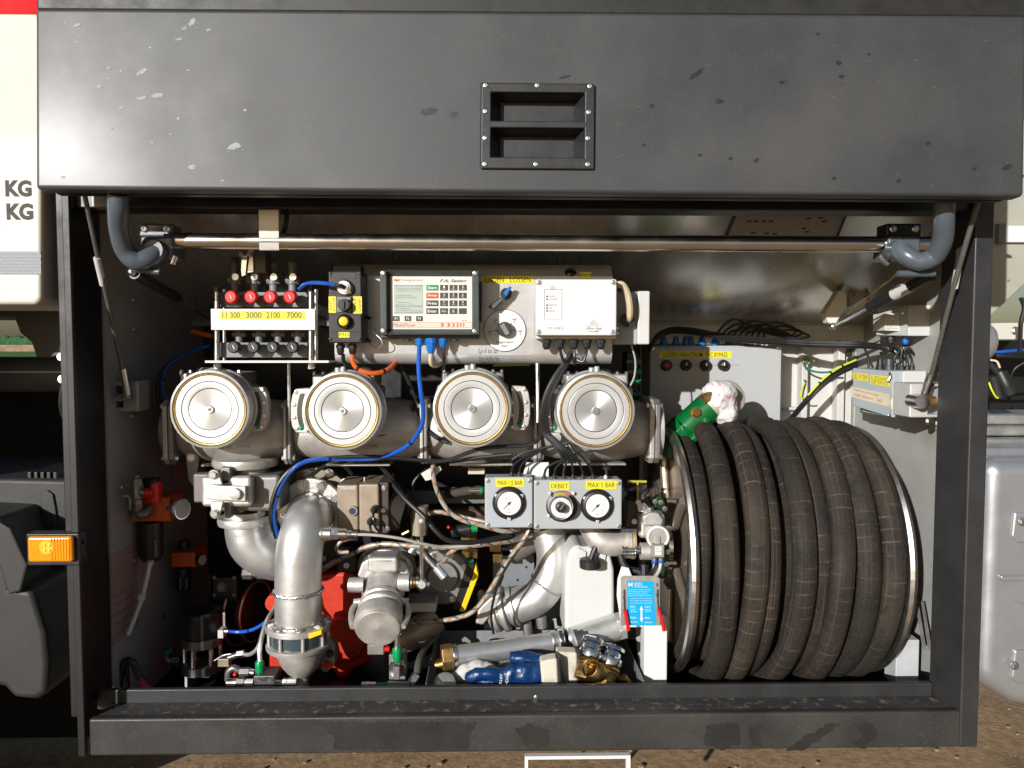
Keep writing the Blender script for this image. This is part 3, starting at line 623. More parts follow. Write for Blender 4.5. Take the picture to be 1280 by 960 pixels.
# door stays
rodm = M('stay_rod_grey', (.13, .13, .115), .45, .3, .15, 40, .1)
ds = T('door_stay', 'long thin grey stay rod slanting along the left wall', 'stay rod', 160, 505, .2, 'stay rods of the flap door')
MB().tb([(106, 244, -.08), (122, 320, 0), (153, 462, .16)], 3.0, 12, sm=False).put(ds, 'rod', rodm)
MB().tb([(121, 322, 0.0), (129, 356, .04)], 4.2, 12, sm=False).put(ds, 'sleeve', lgreyp)
MB().tb([(153, 460, .16), (160, 494, .19)], 4.6, 12, sm=False).put(ds, 'rod_end', zinc)
MB().tb([(146, 497, .19), (166, 497, .19)], 4.5, 12, sm=False).put(ds, 'pivot_nut', zinc)
MB().plate([P(130, 0, .22).x, P(134, 0, .22).x, P(144, 0, .22).x, P(164, 0, .22).x], [P(0, 514, .22).z, P(0, 509, .22).z, P(0, 482, .22).z, P(0, 476, .22).z], {(1, 1)}, .205, .27).put(ds, 'mount', M('mount_grey', (.36, .35, .34), .5, .2, .1, 30, .1), .003)
for x, y in ((135, 467), (143, 467), (134, 523), (144, 522)): bolt(ds, x, y, .22, 3, zinc)
ds = T('door_stay', 'long thin grey stay rod slanting along the right post', 'stay rod', 1152, 505, .2, 'stay rods of the flap door')
MB().tb([(1223, 250, -.08), (1195, 348, 0), (1164, 470, .14)], 3.3, 12, sm=False).put(ds, 'rod', rodm)
MB().tb([(1197, 338, 0), (1193, 360, .015)], 4.4, 12, sm=False).put(ds, 'sleeve', lgreyp)
MB().tb([(1164, 468, .14), (1154, 497, .16)], 5.4, 12, sm=False).put(ds, 'rod_end', zinc)
MB().disc(1153, 502, .135, [(0, 6), (.0, 9), (.03, 9.5), (.05, 9)], 18).put(ds, 'ball_joint', zinc)
MB().plate([P(1144, 0, .2).x, P(1168, 0, .2).x, P(1184, 0, .2).x, P(1192, 0, .2).x], [P(0, 523, .2).z, P(0, 519, .2).z, P(0, 484, .2).z, P(0, 480, .2).z], {(1, 1)}, .175, .26).put(ds, 'mount', M('mount_pale', (.58, .57, .55), .5, .2, .06, 30, .1), .004)
MB().tb([(1160, 502, .15), (1168, 502, .15)], 7, 12, sm=False).put(ds, 'bushing', bronze)
for x, y in ((1168, 472), (1178, 473), (1162, 526), (1174, 529)): bolt(ds, x, y, .19, 4.4, zinc)
st_ = T('wall_strip', 'slotted aluminium strip on the right wall behind the stay rod', 'strip', 1172, 470, .2)
MB().hexa([P(1166, 470, .2), P(1173, 470, .2), P(1194, 390, .2), P(1187, 390, .2), P(1166, 470, .21), P(1173, 470, .21), P(1194, 390, .21), P(1187, 390, .21)]).put(st_, 'rail', alu_sheet, .001)

# ------------------------------------------------------------------ valve block with yellow litre label
YV = .155
vb = T('valve_block', 'pneumatic valve block with four red and four black knobs behind a white plate', 'valve block', 330, 455, .2)
MB().fb(263.5, 386, 394, 412.5, YV, YV + .006).put(vb, 'front_plate', whitep, .0015)
label(vb, 275, 388.5, 381, 399, YV, '', lab=None)
text(vb, [('11 300', 278, 390, 300, 397.6, YV - .0013), ('3000', 307.5, 390, 327, 397.6, YV - .0013), ('2100', 333, 390, 350, 397.6, YV - .0013), ('7000', 358.5, 390, 377, 397.6, YV - .0013)], M('label_ink', (.10, .08, .03), .5), 'litre_numbers', bold=.01)
for x in (271, 388.5): MB().tb([(x, 362, YV + .018), (x, 456, YV + .018)], 3.2, 14, sm=False).put(vb, 'tie_rod', zinc)
for x in (280.5, 395): MB().tb([(x, 362, YV + .05), (x, 452, YV + .05)], 2.6, 12, sm=False).put(vb, 'tie_rod', zinc)
for x in (271, 388.5):
    for y in (362, 458): MB().vdisc(x, YV + .018, [(y + 3, 4.4), (y - 3, 4.4)], 6).put(vb, 'nut', zinc if y > 400 else blackp)
for ky, km, kn, n0, n1 in ((371, redp, 8.1, 365, 384), (434, blackp, 7.6, 428, 447)):
    MB().fb(275, n0, 384.5, n1, YV + .035, YV + .09).put(vb, 'manifold_bar', mgreyp, .002)
    rs = MB()
    for i in range(4):
        c = (301, 326, 351, 377.5)[i]
        MB().disc(c, n0 + 11, YV + .030, [(0, 5.4), (0, 6.6), (.02, 6.8)], 20).put(vb, 'port_ring', mgreyp)
    for i in range(4):
        cx = (288, 313, 337.3, 362)[i] if ky < 400 else (291.5, 316, 340.3, 365)[i]
        k = MB().disc(cx, ky, YV - .012 if ky < 400 else YV - .008, [(0, kn * .2), (-.001, kn * .25), (-.001, kn * .78), (.003, kn), (.02, kn * .97), (.022, kn * .6), (.05, kn * .6)], 24).put(vb, 'knob', km)
        MB().pp([(cx - 1.6, ky - 2.4), (cx - .4, ky - 2.8), (cx + 1.8, ky + 2), (cx + .6, ky + 2.6)], YV - (.0145 if ky < 400 else .0105), YV - .008).put(k, 'pointer', paper)
for x in (299, 324, 348, 373): # necks between the bars
    MB().vdisc(x, YV + .06, [(414, 4.6), (428, 4.6)], 14).put(vb, 'connector', mgreyp)
    MB().tb([(x - 8, 418, YV + .058), (x + 8, 418, YV + .058)], 3.4, 12, sm=False).put(vb, 'tee_fitting', mgreyp)
for i, x in enumerate((294, 318, 342, 366)): # upper valves
    mm = castd if i == 1 else mgreyp
    MB().vdisc(x, YV + .06, [(366, 5), (356, 5), (355, 6.4), (347, 6.4), (346, 4.6), (336, 4.6), (335, 5.6), (329, 5.6), (327, 4)], 16).put(vb, 'valve', mm)
    MB().disc(x, 346, YV + .035, [(0, 2.4), (0, 4.2), (.03, 4.6)], 16).put(vb, 'valve_screw', zinc)
    for dx in (-8, 8): MB().tb([(x + dx * .55, 350, YV + .06), (x + dx, 350, YV + .06)], 5.6, 16, sm=False).put(vb, 'side_cap', mgreyp)
    MB().vdisc(x, YV + .06, [(329, 4.8), (323, 4.8), (321.5, 3.8)], 14).put(vb, 'clear_cap', M('smoked_clear_plastic', (.35, .31, .28), .12, 0, .1, 30, .05, trans=.6))
lv = T('roller_lever_switch', 'small steel roller lever switch above the red knobs', 'switch', 315, 345, .17)
MB().fb(316, 313, 332, 341, .165, .21).put(lv, 'housing', M('switch_grey', (.11, .11, .105), .5, .2, .1, 40, .1), .002)
MB().pp([(302, 318), (308, 313), (309, 322), (307, 344), (302, 346), (301, 338)], .155, .162).put(lv, 'lever', chrome, .001)
for x, y in ((301, 318), (310.5, 318), (312.5, 313)): MB().disc(x, y, .148, [(0, 1.5), (0, 2.6), (.016, 2.6)], 12).put(lv, 'pin', whitep)
MB().pp([(311, 323), (316, 314), (317, 340), (309, 341)], .16, .165).put(lv, 'side_plate', zinc, .001)
vt = T('valve_tray', 'thin white metal tray plate under the valve block', 'bracket', 333, 456, .2)
MB().xp(256, 411, [(450.6, .135), (450.6, .29), (452.6, .29), (453.6, .135)], .135).put(vt, 'plate', whitep, .001)
for x in (272, 390): MB().vdisc(x, .17, [(461, 2), (459, 4.4), (454, 4.4)], 8).put(vt, 'nut', zinc)
MB().tb([(361, 452, .25), (361.5, 527, .25)], 2.2, 10, sm=False).put(vt, 'support_rod', zinc)

# ------------------------------------------------------------------ black control station
Yp = .115
pb = T('pushbutton_station', 'black upright control station with key switch and yellow push button', 'control station', 433, 430, .16)
MB().fb(410.5, 339, 452.5, 429, Yp, .195).put(pb, 'housing', blackp, .004, seg=3)
MB().fb(416, 331, 452, 342, .155, .195).put(pb, 'hood', blackp, .003)
sm_ = MB()
for y in (346, 366, 393.5, 414.5): sm_.fb(411, y, 452, y + .7, Yp - .0007, Yp)
sm_.put(pb, 'module_seams', M('seam_black', (.006, .006, .006), .6), kind='stuff')
MB().fb(418, 341, 445, 348, Yp - .0012, Yp).put(pb, 'name_strip', M('dark_strip', (.035, .035, .035), .35))
cn = MB().disc(429, 359, Yp - .022, [(0, 4.6), (0, 6.2), (.006, 6.4), (.006, 8.2), (.010, 9.4), (.016, 9.6), (.018, 10.4), (.022, 10.4)], 24).put(pb, 'socket', zinc)
MB().tb([(419, 356, Yp - .035), (426, 357, Yp - .036), (430, 359, Yp - .022)], 2.6, 10).put(cn, 'plug', blackp)
MB().fb(421, 371, 438.5, 375, Yp - .010, Yp).fb(421, 372, 438.5, 390, Yp - .004, Yp).put(pb, 'switch_plate', mgreyp, .001)
ks = MB().disc(429, 381, Yp - .022, [(0, 3), (0, 7), (.012, 8), (.02, 8.6)], 24).put(pb, 'key_switch', blackp)
MB().fb(428, 376, 430.6, 386, Yp - .026, Yp - .02).put(ks, 'key_tab', blackm, .0008)
bn = MB().disc(429, 401.5, Yp - .016, [(.004, 5.8), (0, 7.4), (.004, 8.6), (.014, 9.4), (.017, 9.4)], 28).put(pb, 'push_button', blackp)
MB().disc(429, 401.5, Yp - .016, [(0, 4.6), (.001, 5.6), (.006, 5.8)], 24).put(bn, 'button_cap', yel_pl)
q = MB().fb(410.8, 370.5, 420, 391, Yp - .0012, Yp).put(pb, 'label', yel)
zz = P(415, 391, Yp).z
def vtext(par, s, x0, y0, x1, y1, Y, mat): # print running upwards
    o = P(x1, y1, Y); k = S(Y)
    return text(par, [(s, 0, 0, (y1 - y0) * k, (x1 - x0) * k, 0)], mat, frame=(o, (0, 0, 1), (-1, 0, 0)))
vtext(q, 'STUUR', 416.2, 372.5, 419.2, 389, Yp - .0013, ink_soft); vtext(q, 'KAST', 411.8, 375, 414.8, 387, Yp - .0013, ink_soft)
q = MB().fb(441.4, 370.5, 452.3, 392, Yp - .0012, Yp).put(pb, 'label', yel)
vtext(q, 'ZWAAI', 442.4, 372.5, 445.6, 390, Yp - .0013, ink_soft); vtext(q, 'LAMP', 448, 374, 451.2, 389, Yp - .0013, ink_soft)
label(pb, 423.4, 415.2, 436.8, 422, Yp, 'PTO', pad=.2)
for x, y in ((413, 342), (449.5, 341.5), (413, 424), (449.5, 424)): screw(pb, x, y, Yp, 2, blackm)
for x in (425.5, 440.5): gland(pb, x, 429, 444, .15, 5, blackp)
tg = MB().tb([(459, 398, .17), (464, 412, .165), (476, 424, .16), (477, 432, .16), (470, 435, .165), (461, 428, .17)], .7, 8).put(pb, 'tag_wire', M('steel_wire', (.5, .52, .54), .3, .8, .05, 50, .05))
MB().tb([(457, 396, .17), (463, 398, .168)], 2.2, 8).tb([(457, 424, .17), (463, 427, .168)], 2.2, 8).put(pb, 'wire_ferrule', blackp, kind='stuff')

# ------------------------------------------------------------------ aluminium console sheet
Yc = .20
co = T('instrument_console', 'bent aluminium sheet console carrying the meters and switches', 'console', 590, 455, .25)
MB().xp(417, 766, [(345, Yc), (441, Yc), (446, Yc + .002), (451, Yc + .010), (455, Yc + .024), (455, Yc + .09), (331, Yc + .09), (331.5, Yc + .035), (343, Yc + .004)], Yc).put(co, 'sheet', M('console_aluminium', (.56, .555, .55), .44, .5, .08, 16, .1, .15, 260, stain=((.50, .47, .43), .58, 7)), .001)
MB().fb(604, 442.6, 664, 443.6, Yc - .001, Yc).fb(666.6, 386, 667.4, 440, Yc - .001, Yc).put(co, 'scratch_line', MATS['console_aluminium'], kind='stuff')
hw = M('marker_ink', (.06, .055, .06), .6)
text(co, [('Lp 6 to 3p', 598, 435.5, 622, 443, Yc), ('Lo 3 to 1n', 598.5, 444.6, 622.5, 451.6, Yc + .0025)], hw, 'handwriting', shear=.3)
label(co, 603, 345, 667, 354.2, Yc, 'LADEN   LOSSEN', inkm=ink)
# selector lever
sl_ = MB().disc(632.5, 367, Yc - .02, [(0, 6), (0, 7), (.008, 7.2), (.02, 7.2)], 24).put(co, 'selector', blackp)
MB().pp([(640, 358.4), (636.6, 357.6), (629, 366.5), (633.2, 371)], Yc - .034, Yc - .02).put(sl_, 'lever_tip', blue_gl, .002)
MB().pp([(632.5, 366), (634.5, 370), (618.5, 387.5), (610, 383.5)], Yc - .030, Yc - .016).put(sl_, 'lever_arm', blackp, .002)
MB().pp([(627.5, 371.5), (629.5, 374), (616.5, 386), (612.5, 383.5)], Yc - .0315, Yc - .0295).put(sl_, 'lever_strip', grey_pt, .0005)
# rotary dial
dl = MB().disc(631, 413, Yc - .0025, [(0, 0.1), (0, 26.6), (.0025, 26.6)], 64).put(co, 'dial', whitep)
rg = MB(); c = P(631, 413, Yc - .0029); k = S(Yc)
vs = []; fs = []
for i in range(64):
    th = 2 * math.pi * i / 64
    for r in (25.7, 26.5): vs.append(c + Vector((math.cos(th) * r * k, 0, math.sin(th) * r * k)))
for i in range(64): fs.append((2 * i, 2 * i + 1, (2 * i + 3) % 128, (2 * i + 2) % 128))
rg.add(vs, fs).put(dl, 'dial_ring', ink)
tk_ = MB()
for an in (0, 45, 135, 180):
    u = Vector((math.cos(R(an)), 0, math.sin(R(an)))); v = Vector((-u.z, 0, u.x)) * .45 * k
    tk_.add([c + u * 9.8 * k - v, c + u * 12.8 * k - v, c + u * 12.8 * k + v, c + u * 9.8 * k + v], [(0, 1, 2, 3)])
tk_.put(dl, 'dial_marks', ink, kind='stuff')
YD = Yc - .0029
text(dl, [('vak', 609.4, 412.6, 615.4, 415.4, YD), ('4', 611.3, 416, 613.3, 419, YD), ('vak', 615.8, 398.4, 621.8, 401.2, YD), ('3', 617.8, 401.8, 619.8, 404.8, YD), ('vak', 640, 397.6, 646, 400.4, YD), ('2', 642, 401, 644, 404, YD),
          ('vak', 647.2, 412.2, 653.2, 415, YD), ('1', 649.6, 415.4, 650.6, 418.4, YD), ('leegpompen', 620, 426, 642, 429.6, YD), ('naar', 626.6, 431.4, 634.6, 433.4, YD)], ink_soft, bold=.01)
kb = MB().disc(631, 411.5, Yc - .026, [(0, 7.6), (.001, 8.4), (.006, 9.4), (.02, 9.7), (.024, 9.7)], 20).put(dl, 'dial_knob', M('knob_charcoal', (.035, .035, .033), .42), ang=25)
MB().pp([(624.6, 406.6), (630, 403.6), (637, 417), (632.4, 419.4)], Yc - .0272, Yc - .025).put(kb, 'knob_grip', mgreyp, .0005)
kn_ = MB()._ball(P(713, 343, .215), .0165, (1, 1, 1), 22, 12).put(co, 'ball_knob', M('gloss_black_ball', (.01, .01, .01), .08, 0, .05, 20, .03))
label(co, 725.6, 340, 739.6, 348, Yc - .002, 'PM', inkm=ink, pad=.25)

# ------------------------------------------------------------------ metering computer
Ym = .118
mc = T('metering_computer', 'grey metering computer with lcd screen, green start key and number pad', 'controller', 537, 424, .2)
MB().fb(474.5, 340, 599.5, 424, Ym + .03, Yc - .001).put(mc, 'back_case', dgreyp, .006, seg=3)
lid = MB().fb(475, 338, 599, 418.4, Ym + .022, Ym + .045).fb(475, 338, 483.4, 418.4, Ym, Ym + .03).fb(590, 338, 599, 418.4, Ym, Ym + .03)
lid.xp(483.2, 590.2, [(338.2, Ym + .002), (345.4, Ym + .0205), (345.4, Ym + .03), (338.2, Ym + .03)], Ym)
lid.xp(483.2, 590.2, [(411.4, Ym + .0205), (418.2, Ym + .002), (418.2, Ym + .03), (411.4, Ym + .03)], Ym)
lid.put(mc, 'lid', dgreyp, .0025, seg=3)
Yk = Ym + .0205
kp = MB().fb(488.4, 345.6, 590, 411.4, Yk, Ym + .024).put(mc, 'front_panel', M('panel_cream', (.76, .73, .65), .45, 0, .02, 10, .05))
ke = Yk - .0012
MB().fb(488.4, 402.6, 590, 403.2, Yk - .0006, Yk).fb(488.4, 408.8, 590, 409.4, Yk - .0006, Yk).put(kp, 'stripe', M('salmon_print', (.70, .26, .18), .5), kind='stuff')
MB().fb(488.4, 403.4, 590, 408.6, Yk - .0004, Yk).put(kp, 'stripe_band', M('pale_salmon_print', (.74, .58, .49), .5))
screen = MB().fb(492.4, 355.6, 528.6, 392, ke, Yk).put(kp, 'screen', M('lcd_glass', (.46, .53, .47), .22, 0, .03, 10, .04))
sc_t = []
for i, t in enumerate(['Methode en toestand', 'volgende menu 12.00', '', 'Totaal meter', 'gedraaid  00000 L', '', 'Temperatuur', 'product   15 C']): 
    if t: sc_t.append((t, 495, 359.6 + i * 2.9, 495 + min(31, len(t) * 1.65), 361.6 + i * 2.9, ke))
text(screen, sc_t, M('lcd_ink', (.20, .25, .22), .5), 'screen_text')
MB().fb(493, 356.2, 528, 358, ke - .0004, ke).fb(493, 382, 528, 383.6, ke - .0004, ke).fb(493, 390, 528, 391.4, ke - .0004, ke).put(screen, 'screen_bar', M('lcd_grey', (.30, .33, .34), .4), kind='stuff')
text(screen, [('F1 afname', 496, 384.6, 512, 386.6, ke - .0002), ('F2 keuze  F3 terug', 496, 387.4, 526, 389.4, ke - .0002)], MATS['lcd_ink'], 'screen_text')
text(kp, [('FMC', 492.3, 348.6, 501.6, 352, Yk)], M('fmc_red', (.70, .10, .04), .5), 'maker_name', bold=.04)
text(kp, [('EnergySystems', 502.6, 348.4, 528.6, 352.4, Yk)], ink_soft, 'maker_name')
text(kp, [('F.A. Sening', 550, 349, 583.4, 354, Yk)], ink, 'maker_name', shear=.25, bold=.025)
text(kp, [('MultiFlow', 491, 404, 519.4, 408.4, Yk - .0005)], ink_soft, 'maker_name', shear=.25)
keyd = M('key_dark', (.055, .055, .06), .4); keyg = M('key_green', (.0, .30, .13), .4); keyr = M('key_red', (.75, .08, .03), .4)
def key(x0, y0, x1, y1, m, s, small=None):
    q = MB().fb(x0, y0, x1, y1, ke, Yk).put(kp, 'key', m, .0006)
    if s == 'pm': s = '+/-'
    w, h = x1 - x0, y1 - y0
    its = []
    if len(s) > 3: its.append((s, x0 + w * .12, y0 + h * .26, x1 - w * .12, y0 + h * .74, ke))
    elif s: its.append((s, x0 + w * (.5 - .1 * len(s)), y0 + h * (.14 if small else .24), x0 + w * (.5 + .1 * len(s)), y0 + h * (.56 if small else .76), ke))
    if small: its.append((small, x0 + w * .3, y0 + h * .68, x0 + w * .7, y0 + h * .84, ke))
    if its: text(q, its, ink_white, 'key_print', bold=.015 if len(s) > 3 else .005)
ys = ((356, 363.2), (365.8, 373), (375.4, 382.8), (385.2, 392.6))
for (a, b), m, s in zip(ys, (keyg, keyr, keyd, keyd), ('Start', 'Stop', 'Print', 'Enter')): key(532.8, a, 548, b, m, s)
nums = [['1', '2', '3'], ['4', '5', '6'], ['7', '8', '9'], ['pm', '0', '']]
sub = [['ABC', 'DEF', 'GHI'], ['JKL', 'MNO', 'PQR'], ['STU', 'VWX', 'YZ'], [None, None, None]]
for i, (a, b) in enumerate(ys):
    for j, x in enumerate((550, 561.8, 573.4)): key(x, a, x + 10, b, keyd, nums[i][j], sub[i][j])
for x, s in ((491, 'F1'), (505.6, 'F2'), (520, 'F3')): key(x, 395, x + 8.4, 401.4, keyd, s)
ch = MB()
for i, x in enumerate((550.5, 558.8, 565, 570.2, 574.4, 578)):
    wd = 3.2 - i * .35
    for a, b in ((403.6, 406), (406, 408.4)):
        p = [(x, a), (x + wd, a), (x + wd + 1.4, b), (x + 1.4, b)] if a < 404 else [(x + 1.4, a), (x + wd + 1.4, a), (x + wd, b), (x, b)]
        ch.add([P(u, v, Yk - .0008) for u, v in p], [(0, 1, 2, 3)])
ch.put(kp, 'chevrons', M('chevron_red', (.75, .16, .10), .5), kind='stuff')
dd = MB()
for x in (578, 581.4): dd.fb(x, 400, x + 1.3, 401.4, Yk - .0006, Yk)
dd.put(kp, 'sensor_dots', ink, kind='stuff')
for x, y in ((479, 341.5), (594, 341.5), (479, 413.4), (593.6, 414)): screw(mc, x, y, Ym, 2.9, zinc)
MB().fb(599, 352, 602.4, 402, Ym + .02, Ym + .06).put(mc, 'hinge', blackp, .003)
for x, y1, r, m in ((524, 434, 5, blue_gl), (538.6, 442, 6.6, blue_gl), (553.6, 434.5, 5, blue_gl)): gland(mc, x, 420, y1, .16, r, m)
for x in (510, 569): MB().vdisc(x, .165, [(422, 5), (426, 4.6), (427, 3)], 14).put(mc, 'blind_plug', dgreyp)

# ------------------------------------------------------------------ white overfill box and the grey box behind
Yt = .118
tv = T('white_control_box', 'white control box with five black cable glands on the console', 'control box', 720, 425, .2)
MB().fb(669.5, 352, 771, 424, Yt + .035, Yc - .001).put(tv, 'back_case', M('greyish_white_case', (.60, .60, .57), .45, 0, .04, 12, .05), .004, seg=3)  # back case a little greyer than the lid
MB().fb(670, 349, 771, 419.4, Yt, Yt + .04).put(tv, 'lid', whitep, .004, seg=4)
for x, y in ((673.4, 352.8), (766.4, 352.6), (672.8, 414.6), (765.6, 414.8)):
    MB().disc(x, y, Yt - .0022, [(0, 3), (0, 3.8), (.003, 4.2)], 20).put(tv, 'corner_boss', lgreyp); screw(tv, x, y, Yt - .0025, 2.5, zinc)
ol = MB()
for a in ((680.4, 361.4, 686, 361.9), (696.6, 361.4, 702.6, 361.9), (680.4, 398.6, 702.6, 399.1), (680.4, 361.4, 680.9, 399), (702.1, 361.4, 702.6, 399)): ol.fb(*a, Yt - .0005, Yt)
ol.put(tv, 'printed_outline', ink_soft, kind='stuff')
lg = MB()
for cx, cy, s in ((691.4, 362, 1), (742.4, 405, 1.2)):
    for a, b in (((-4 * s, 0), (-.3, -4.6 * s)), ((.3, -4.6 * s), (4 * s, 0)), ((-4 * s, 0), (4 * s, 0)), ((-1.6 * s, 0), (0, -2.6 * s)), ((0, -2.6 * s), (1.6 * s, 0))):
        p, q = P(cx + a[0], cy + a[1], Yt - .0006), P(cx + b[0], cy + b[1], Yt - .0006); n_ = (q - p).cross(Vector((0, 1, 0))).normalized() * .00045
        lg.add([p - n_, q - n_, q + n_, p + n_], [(0, 1, 2, 3)])
lg.fb(731.8, 407, 753.6, 407.5, Yt - .0005, Yt).put(tv, 'triangle_emblem', ink_soft, kind='stuff')
ld = MB()
for y in (370.4, 374, 381.4, 385, 388.6): ld.disc(683.8, y, Yt - .0012, [(0, .6), (0, 1.25), (.001, 1.3)], 10)
ld.put(tv, 'indicator_lights', ink_soft, kind='stuff')
text(tv, [('POWER', 686.6, 369.4, 694.6, 371.4, Yt), ('LOW BATT', 686.6, 373, 697.6, 375, Yt), ('RELEASE', 686.6, 380.4, 696, 382.4, Yt), ('ON', 686.6, 384, 690, 386, Yt), ('ERROR', 686.6, 387.6, 693.6, 389.6, Yt), ('TYP: RuSB N', 683.6, 408.8, 703.8, 411.8, Yt)], ink_soft)
text(tv, [('Alfons Haar', 732, 408.6, 753, 412, Yt), ('Preci-MG', 735.4, 412.8, 749.4, 415.4, Yt)], ink_soft, 'maker_name', shear=.2, bold=.01)
for x in (683, 700, 717.4, 733.6, 751): gland(tv, x, 423, 437, .165, 5.6, blackp)
gx = T('grey_junction_box', 'grey junction box with a beige hose behind the white control box', 'junction box', 790, 431, .25)
MB().fb(765, 364, 797, 431, .215, .30).put(gx, 'case', M('box_grey', (.36, .38, .40), .45, 0, .04, 12, .08), .004)
MB().fb(797.2, 363.6, 812.4, 430.6, .205, .31).put(gx, 'lid', lgreyp, .004, seg=3)
MB().disc(785, 400, .19, [(0, 6), (0, 8.6), (.012, 8.6), (.012, 7.6), (.03, 7.6)], 20).put(gx, 'gland', blackp)
for y in (410, 416.6): screw(gx, 772, y, .213, 1.8, zinc)
cable([(771, 356, .16), (778, 356, .16), (784, 366, .165), (787, 382, .17), (787, 396, .18), (785, 401, .2)], 4.2, cable_be, 'thick beige hose bending from the white box into the grey junction box', cat='hose')
cable([(789, 431, .24), (794, 450, .25), (793, 470, .26), (786, 486, .27)], 1.2, cable_gr, 'thin grey cable dropping from the grey junction box')

# ------------------------------------------------------------------ big grey switch cabinet at the back
Ye = .66
eb = T('switch_cabinet', 'large flat grey switch cabinet with four round knobs at the back', 'switch cabinet', 895, 560, .72)
MB().fb(811.5, 432, 977, 562, Ye, YB - .003).put(eb, 'case', M('switch_grey_paint', (.44, .45, .455), .45, 0, .03, 6, .06, .05, 300), .004)
MB().fb(812.5, 434, 976, 561, Ye - .006, Ye - .0005).put(eb, 'door', MATS['switch_grey_paint'], .003)
Yf = Ye - .006
label(eb, 824, 439.4, 914.6, 447.6, Yf, 'LOSSEN WEN·STROM  TVC BYPASS', bold=.004)
MB().fb(814, 456, 925, 456.5, Yf - .0005, Yf).put(eb, 'scribed_line', ink_soft)
for i, (x, y) in enumerate(((834, 457), (858.5, 456.6), (883, 457), (905.6, 456.6))):
    k_ = MB().disc(x, y, Yf - .016, [(.0, 3.6), (0, 5.4), (.004, 6.8), (.016, 7.2)], 24).put(eb, 'round_knob', blackp)
    MB().disc(x + .6, y, Yf - .022, [(0, 2.6), (.002, 4), (.01, 4.2)], 18).put(k_, 'push_cap' if i == 0 else 'pointer_cap', redp if i == 0 else blackm)
    if i: MB().fb(x - .6, y - 3.4, x + .8, y + .5, Yf - .024, Yf - .021).put(k_, 'pointer_mark', paper)
for x, y in ((815.5, 435.6), (973.6, 434.6), (971, 528)): screw(eb, x, y, Yf, 3, zinc)
for x in (829.4, 844.6, 857, 863.4, 877.6, 894, 911): gland(eb, x, 420.6, 432, Ye + .04, 4.3, blue_gl, False)
for x in (923, 927.6, 939, 944, 953, 958.4):
    MB().vdisc(x, Ye + .04, [(432, 1.8), (427.6, 1.8), (427, 2.2), (426, 2.2)], 12).put(eb, 'hose_fitting', whitep)
    MB().vdisc(x, Ye + .04, [(427.4, 2.5), (425.8, 2.5)], 12).put(eb, 'release_ring', cable_or)

# ------------------------------------------------------------------ boxes at the right wall
jb = T('sensor_box', 'small pale grey sensor box with a printed data plate high on the right wall', 'sensor box', 1130, 421, .3)
MB().hexa([P(1095, 419, .42), P(1136, 420, .33), P(1136, 381, .33), P(1095, 393, .42), P(1100, 419, .5), P(1175, 420, .5), P(1175, 381, .5), P(1100, 393, .5)]).put(jb, 'case', M('sensor_grey', (.40, .42, .43), .45, 0, .04, 10), .002)
MB().fb(1136, 381, 1166, 420, .328, .5).put(jb, 'cover', lgreyp, .003)
q = MB().pp([(1106, 392), (1125, 389.4), (1125, 414), (1106, 413)], .355, .42).put(jb, 'data_plate', M('plate_paper', (.62, .61, .57), .5))
text(q, [(t, 1107.6, 393.6 + i * 3.2, 1107.6 + l, 395.4 + i * 3.2, .355) for i, (t, l) in enumerate((('ELEKTRO', 12), ('Type 4210', 15), ('24 V DC', 10), ('Nr 20417', 13), ('IP 65', 8), ('CE 0158', 14)))], ink_soft)
gland(jb, 1114, 420, 431, .40, 5, blackp); gland(jb, 1132, 420, 430.5, .38, 4, blue_gl)
wb = T('wall_box', 'blue grey box with yellow labels and peeling tape on the right wall', 'junction box', 1110, 521, .35)
A0, A1, B0, B1 = P(1066, 507, .50), P(1114, 522, .33), P(1114, 464, .33), P(1066, 460, .50)
MB().hexa([A0, A1, B0 + Vector((0, 0, 0)), B1, A0 + Vector((.12, .02, 0)), A1 + Vector((.12, .02, 0)), B0 + Vector((.12, .02, 0)), B1 + Vector((.12, .02, 0))]).put(wb, 'case', greyb, .002)
MB().fb(1115.4, 463.6, 1127.6, 522, .325, .5).put(wb, 'lid', greyb, .003)
MB().fb(1128.4, 463.8, 1158, 521.6, .318, .5).put(wb, 'cover', lgreyp, .004)
fu = (A1 - A0); fv = (B1 - A0); FW = fu.length; FH = fv.length; fu = fu.normalized(); fv = fv.normalized(); fn = fu.cross(fv).normalized()
if fn.y > 0: fn = -fn
def wall_label(u0, u1, v0, v1, m, name, s=None, im=None, lift=.0008):
    sh = lambda u, v: A0 + fu * FW * u + (fv * (1 - u) + (B0 - A1).normalized() * u) * (FH + ((B0 - A1).length - FH) * u) * v + fn * lift
    q = MB().add([sh(u0, v0), sh(u1, v0), sh(u1, v1), sh(u0, v1)], [(0, 1, 2, 3)]).put(wb, name, m)
    if s:
        ls = s.split('\n'); H = (sh(u0, v1) - sh(u0, v0)).length; W = (sh(u1, v0) - sh(u0, v0)).length
        text(q, [(t, W * (.10 if im else .08), H * (.90 - (i + (.5 if im else .84)) * .86 / len(ls)), W * ((.74, .82)[i % 2] if im else .92), H * (.90 - i * .86 / len(ls)), 0) for i, t in enumerate(ls)], im or ink_soft, frame=(sh(u0, v0) + fn * .0004, (sh(u1, v0) - sh(u0, v0)).normalized(), (sh(u0, v1) - sh(u0, v0)).normalized()))
wall_label(.0, .42, .70, .88, yel, 'label', 'LED 1 R TEM'); wall_label(.48, .98, .66, .88, yel, 'label', 'LEDIG\nKLEP TOP OUTS')
wall_label(-.06, .97, .22, .50, tape_cream, 'masking_tape', 'Hydraulp pompt laden\nniet lossen   60', ink_red)
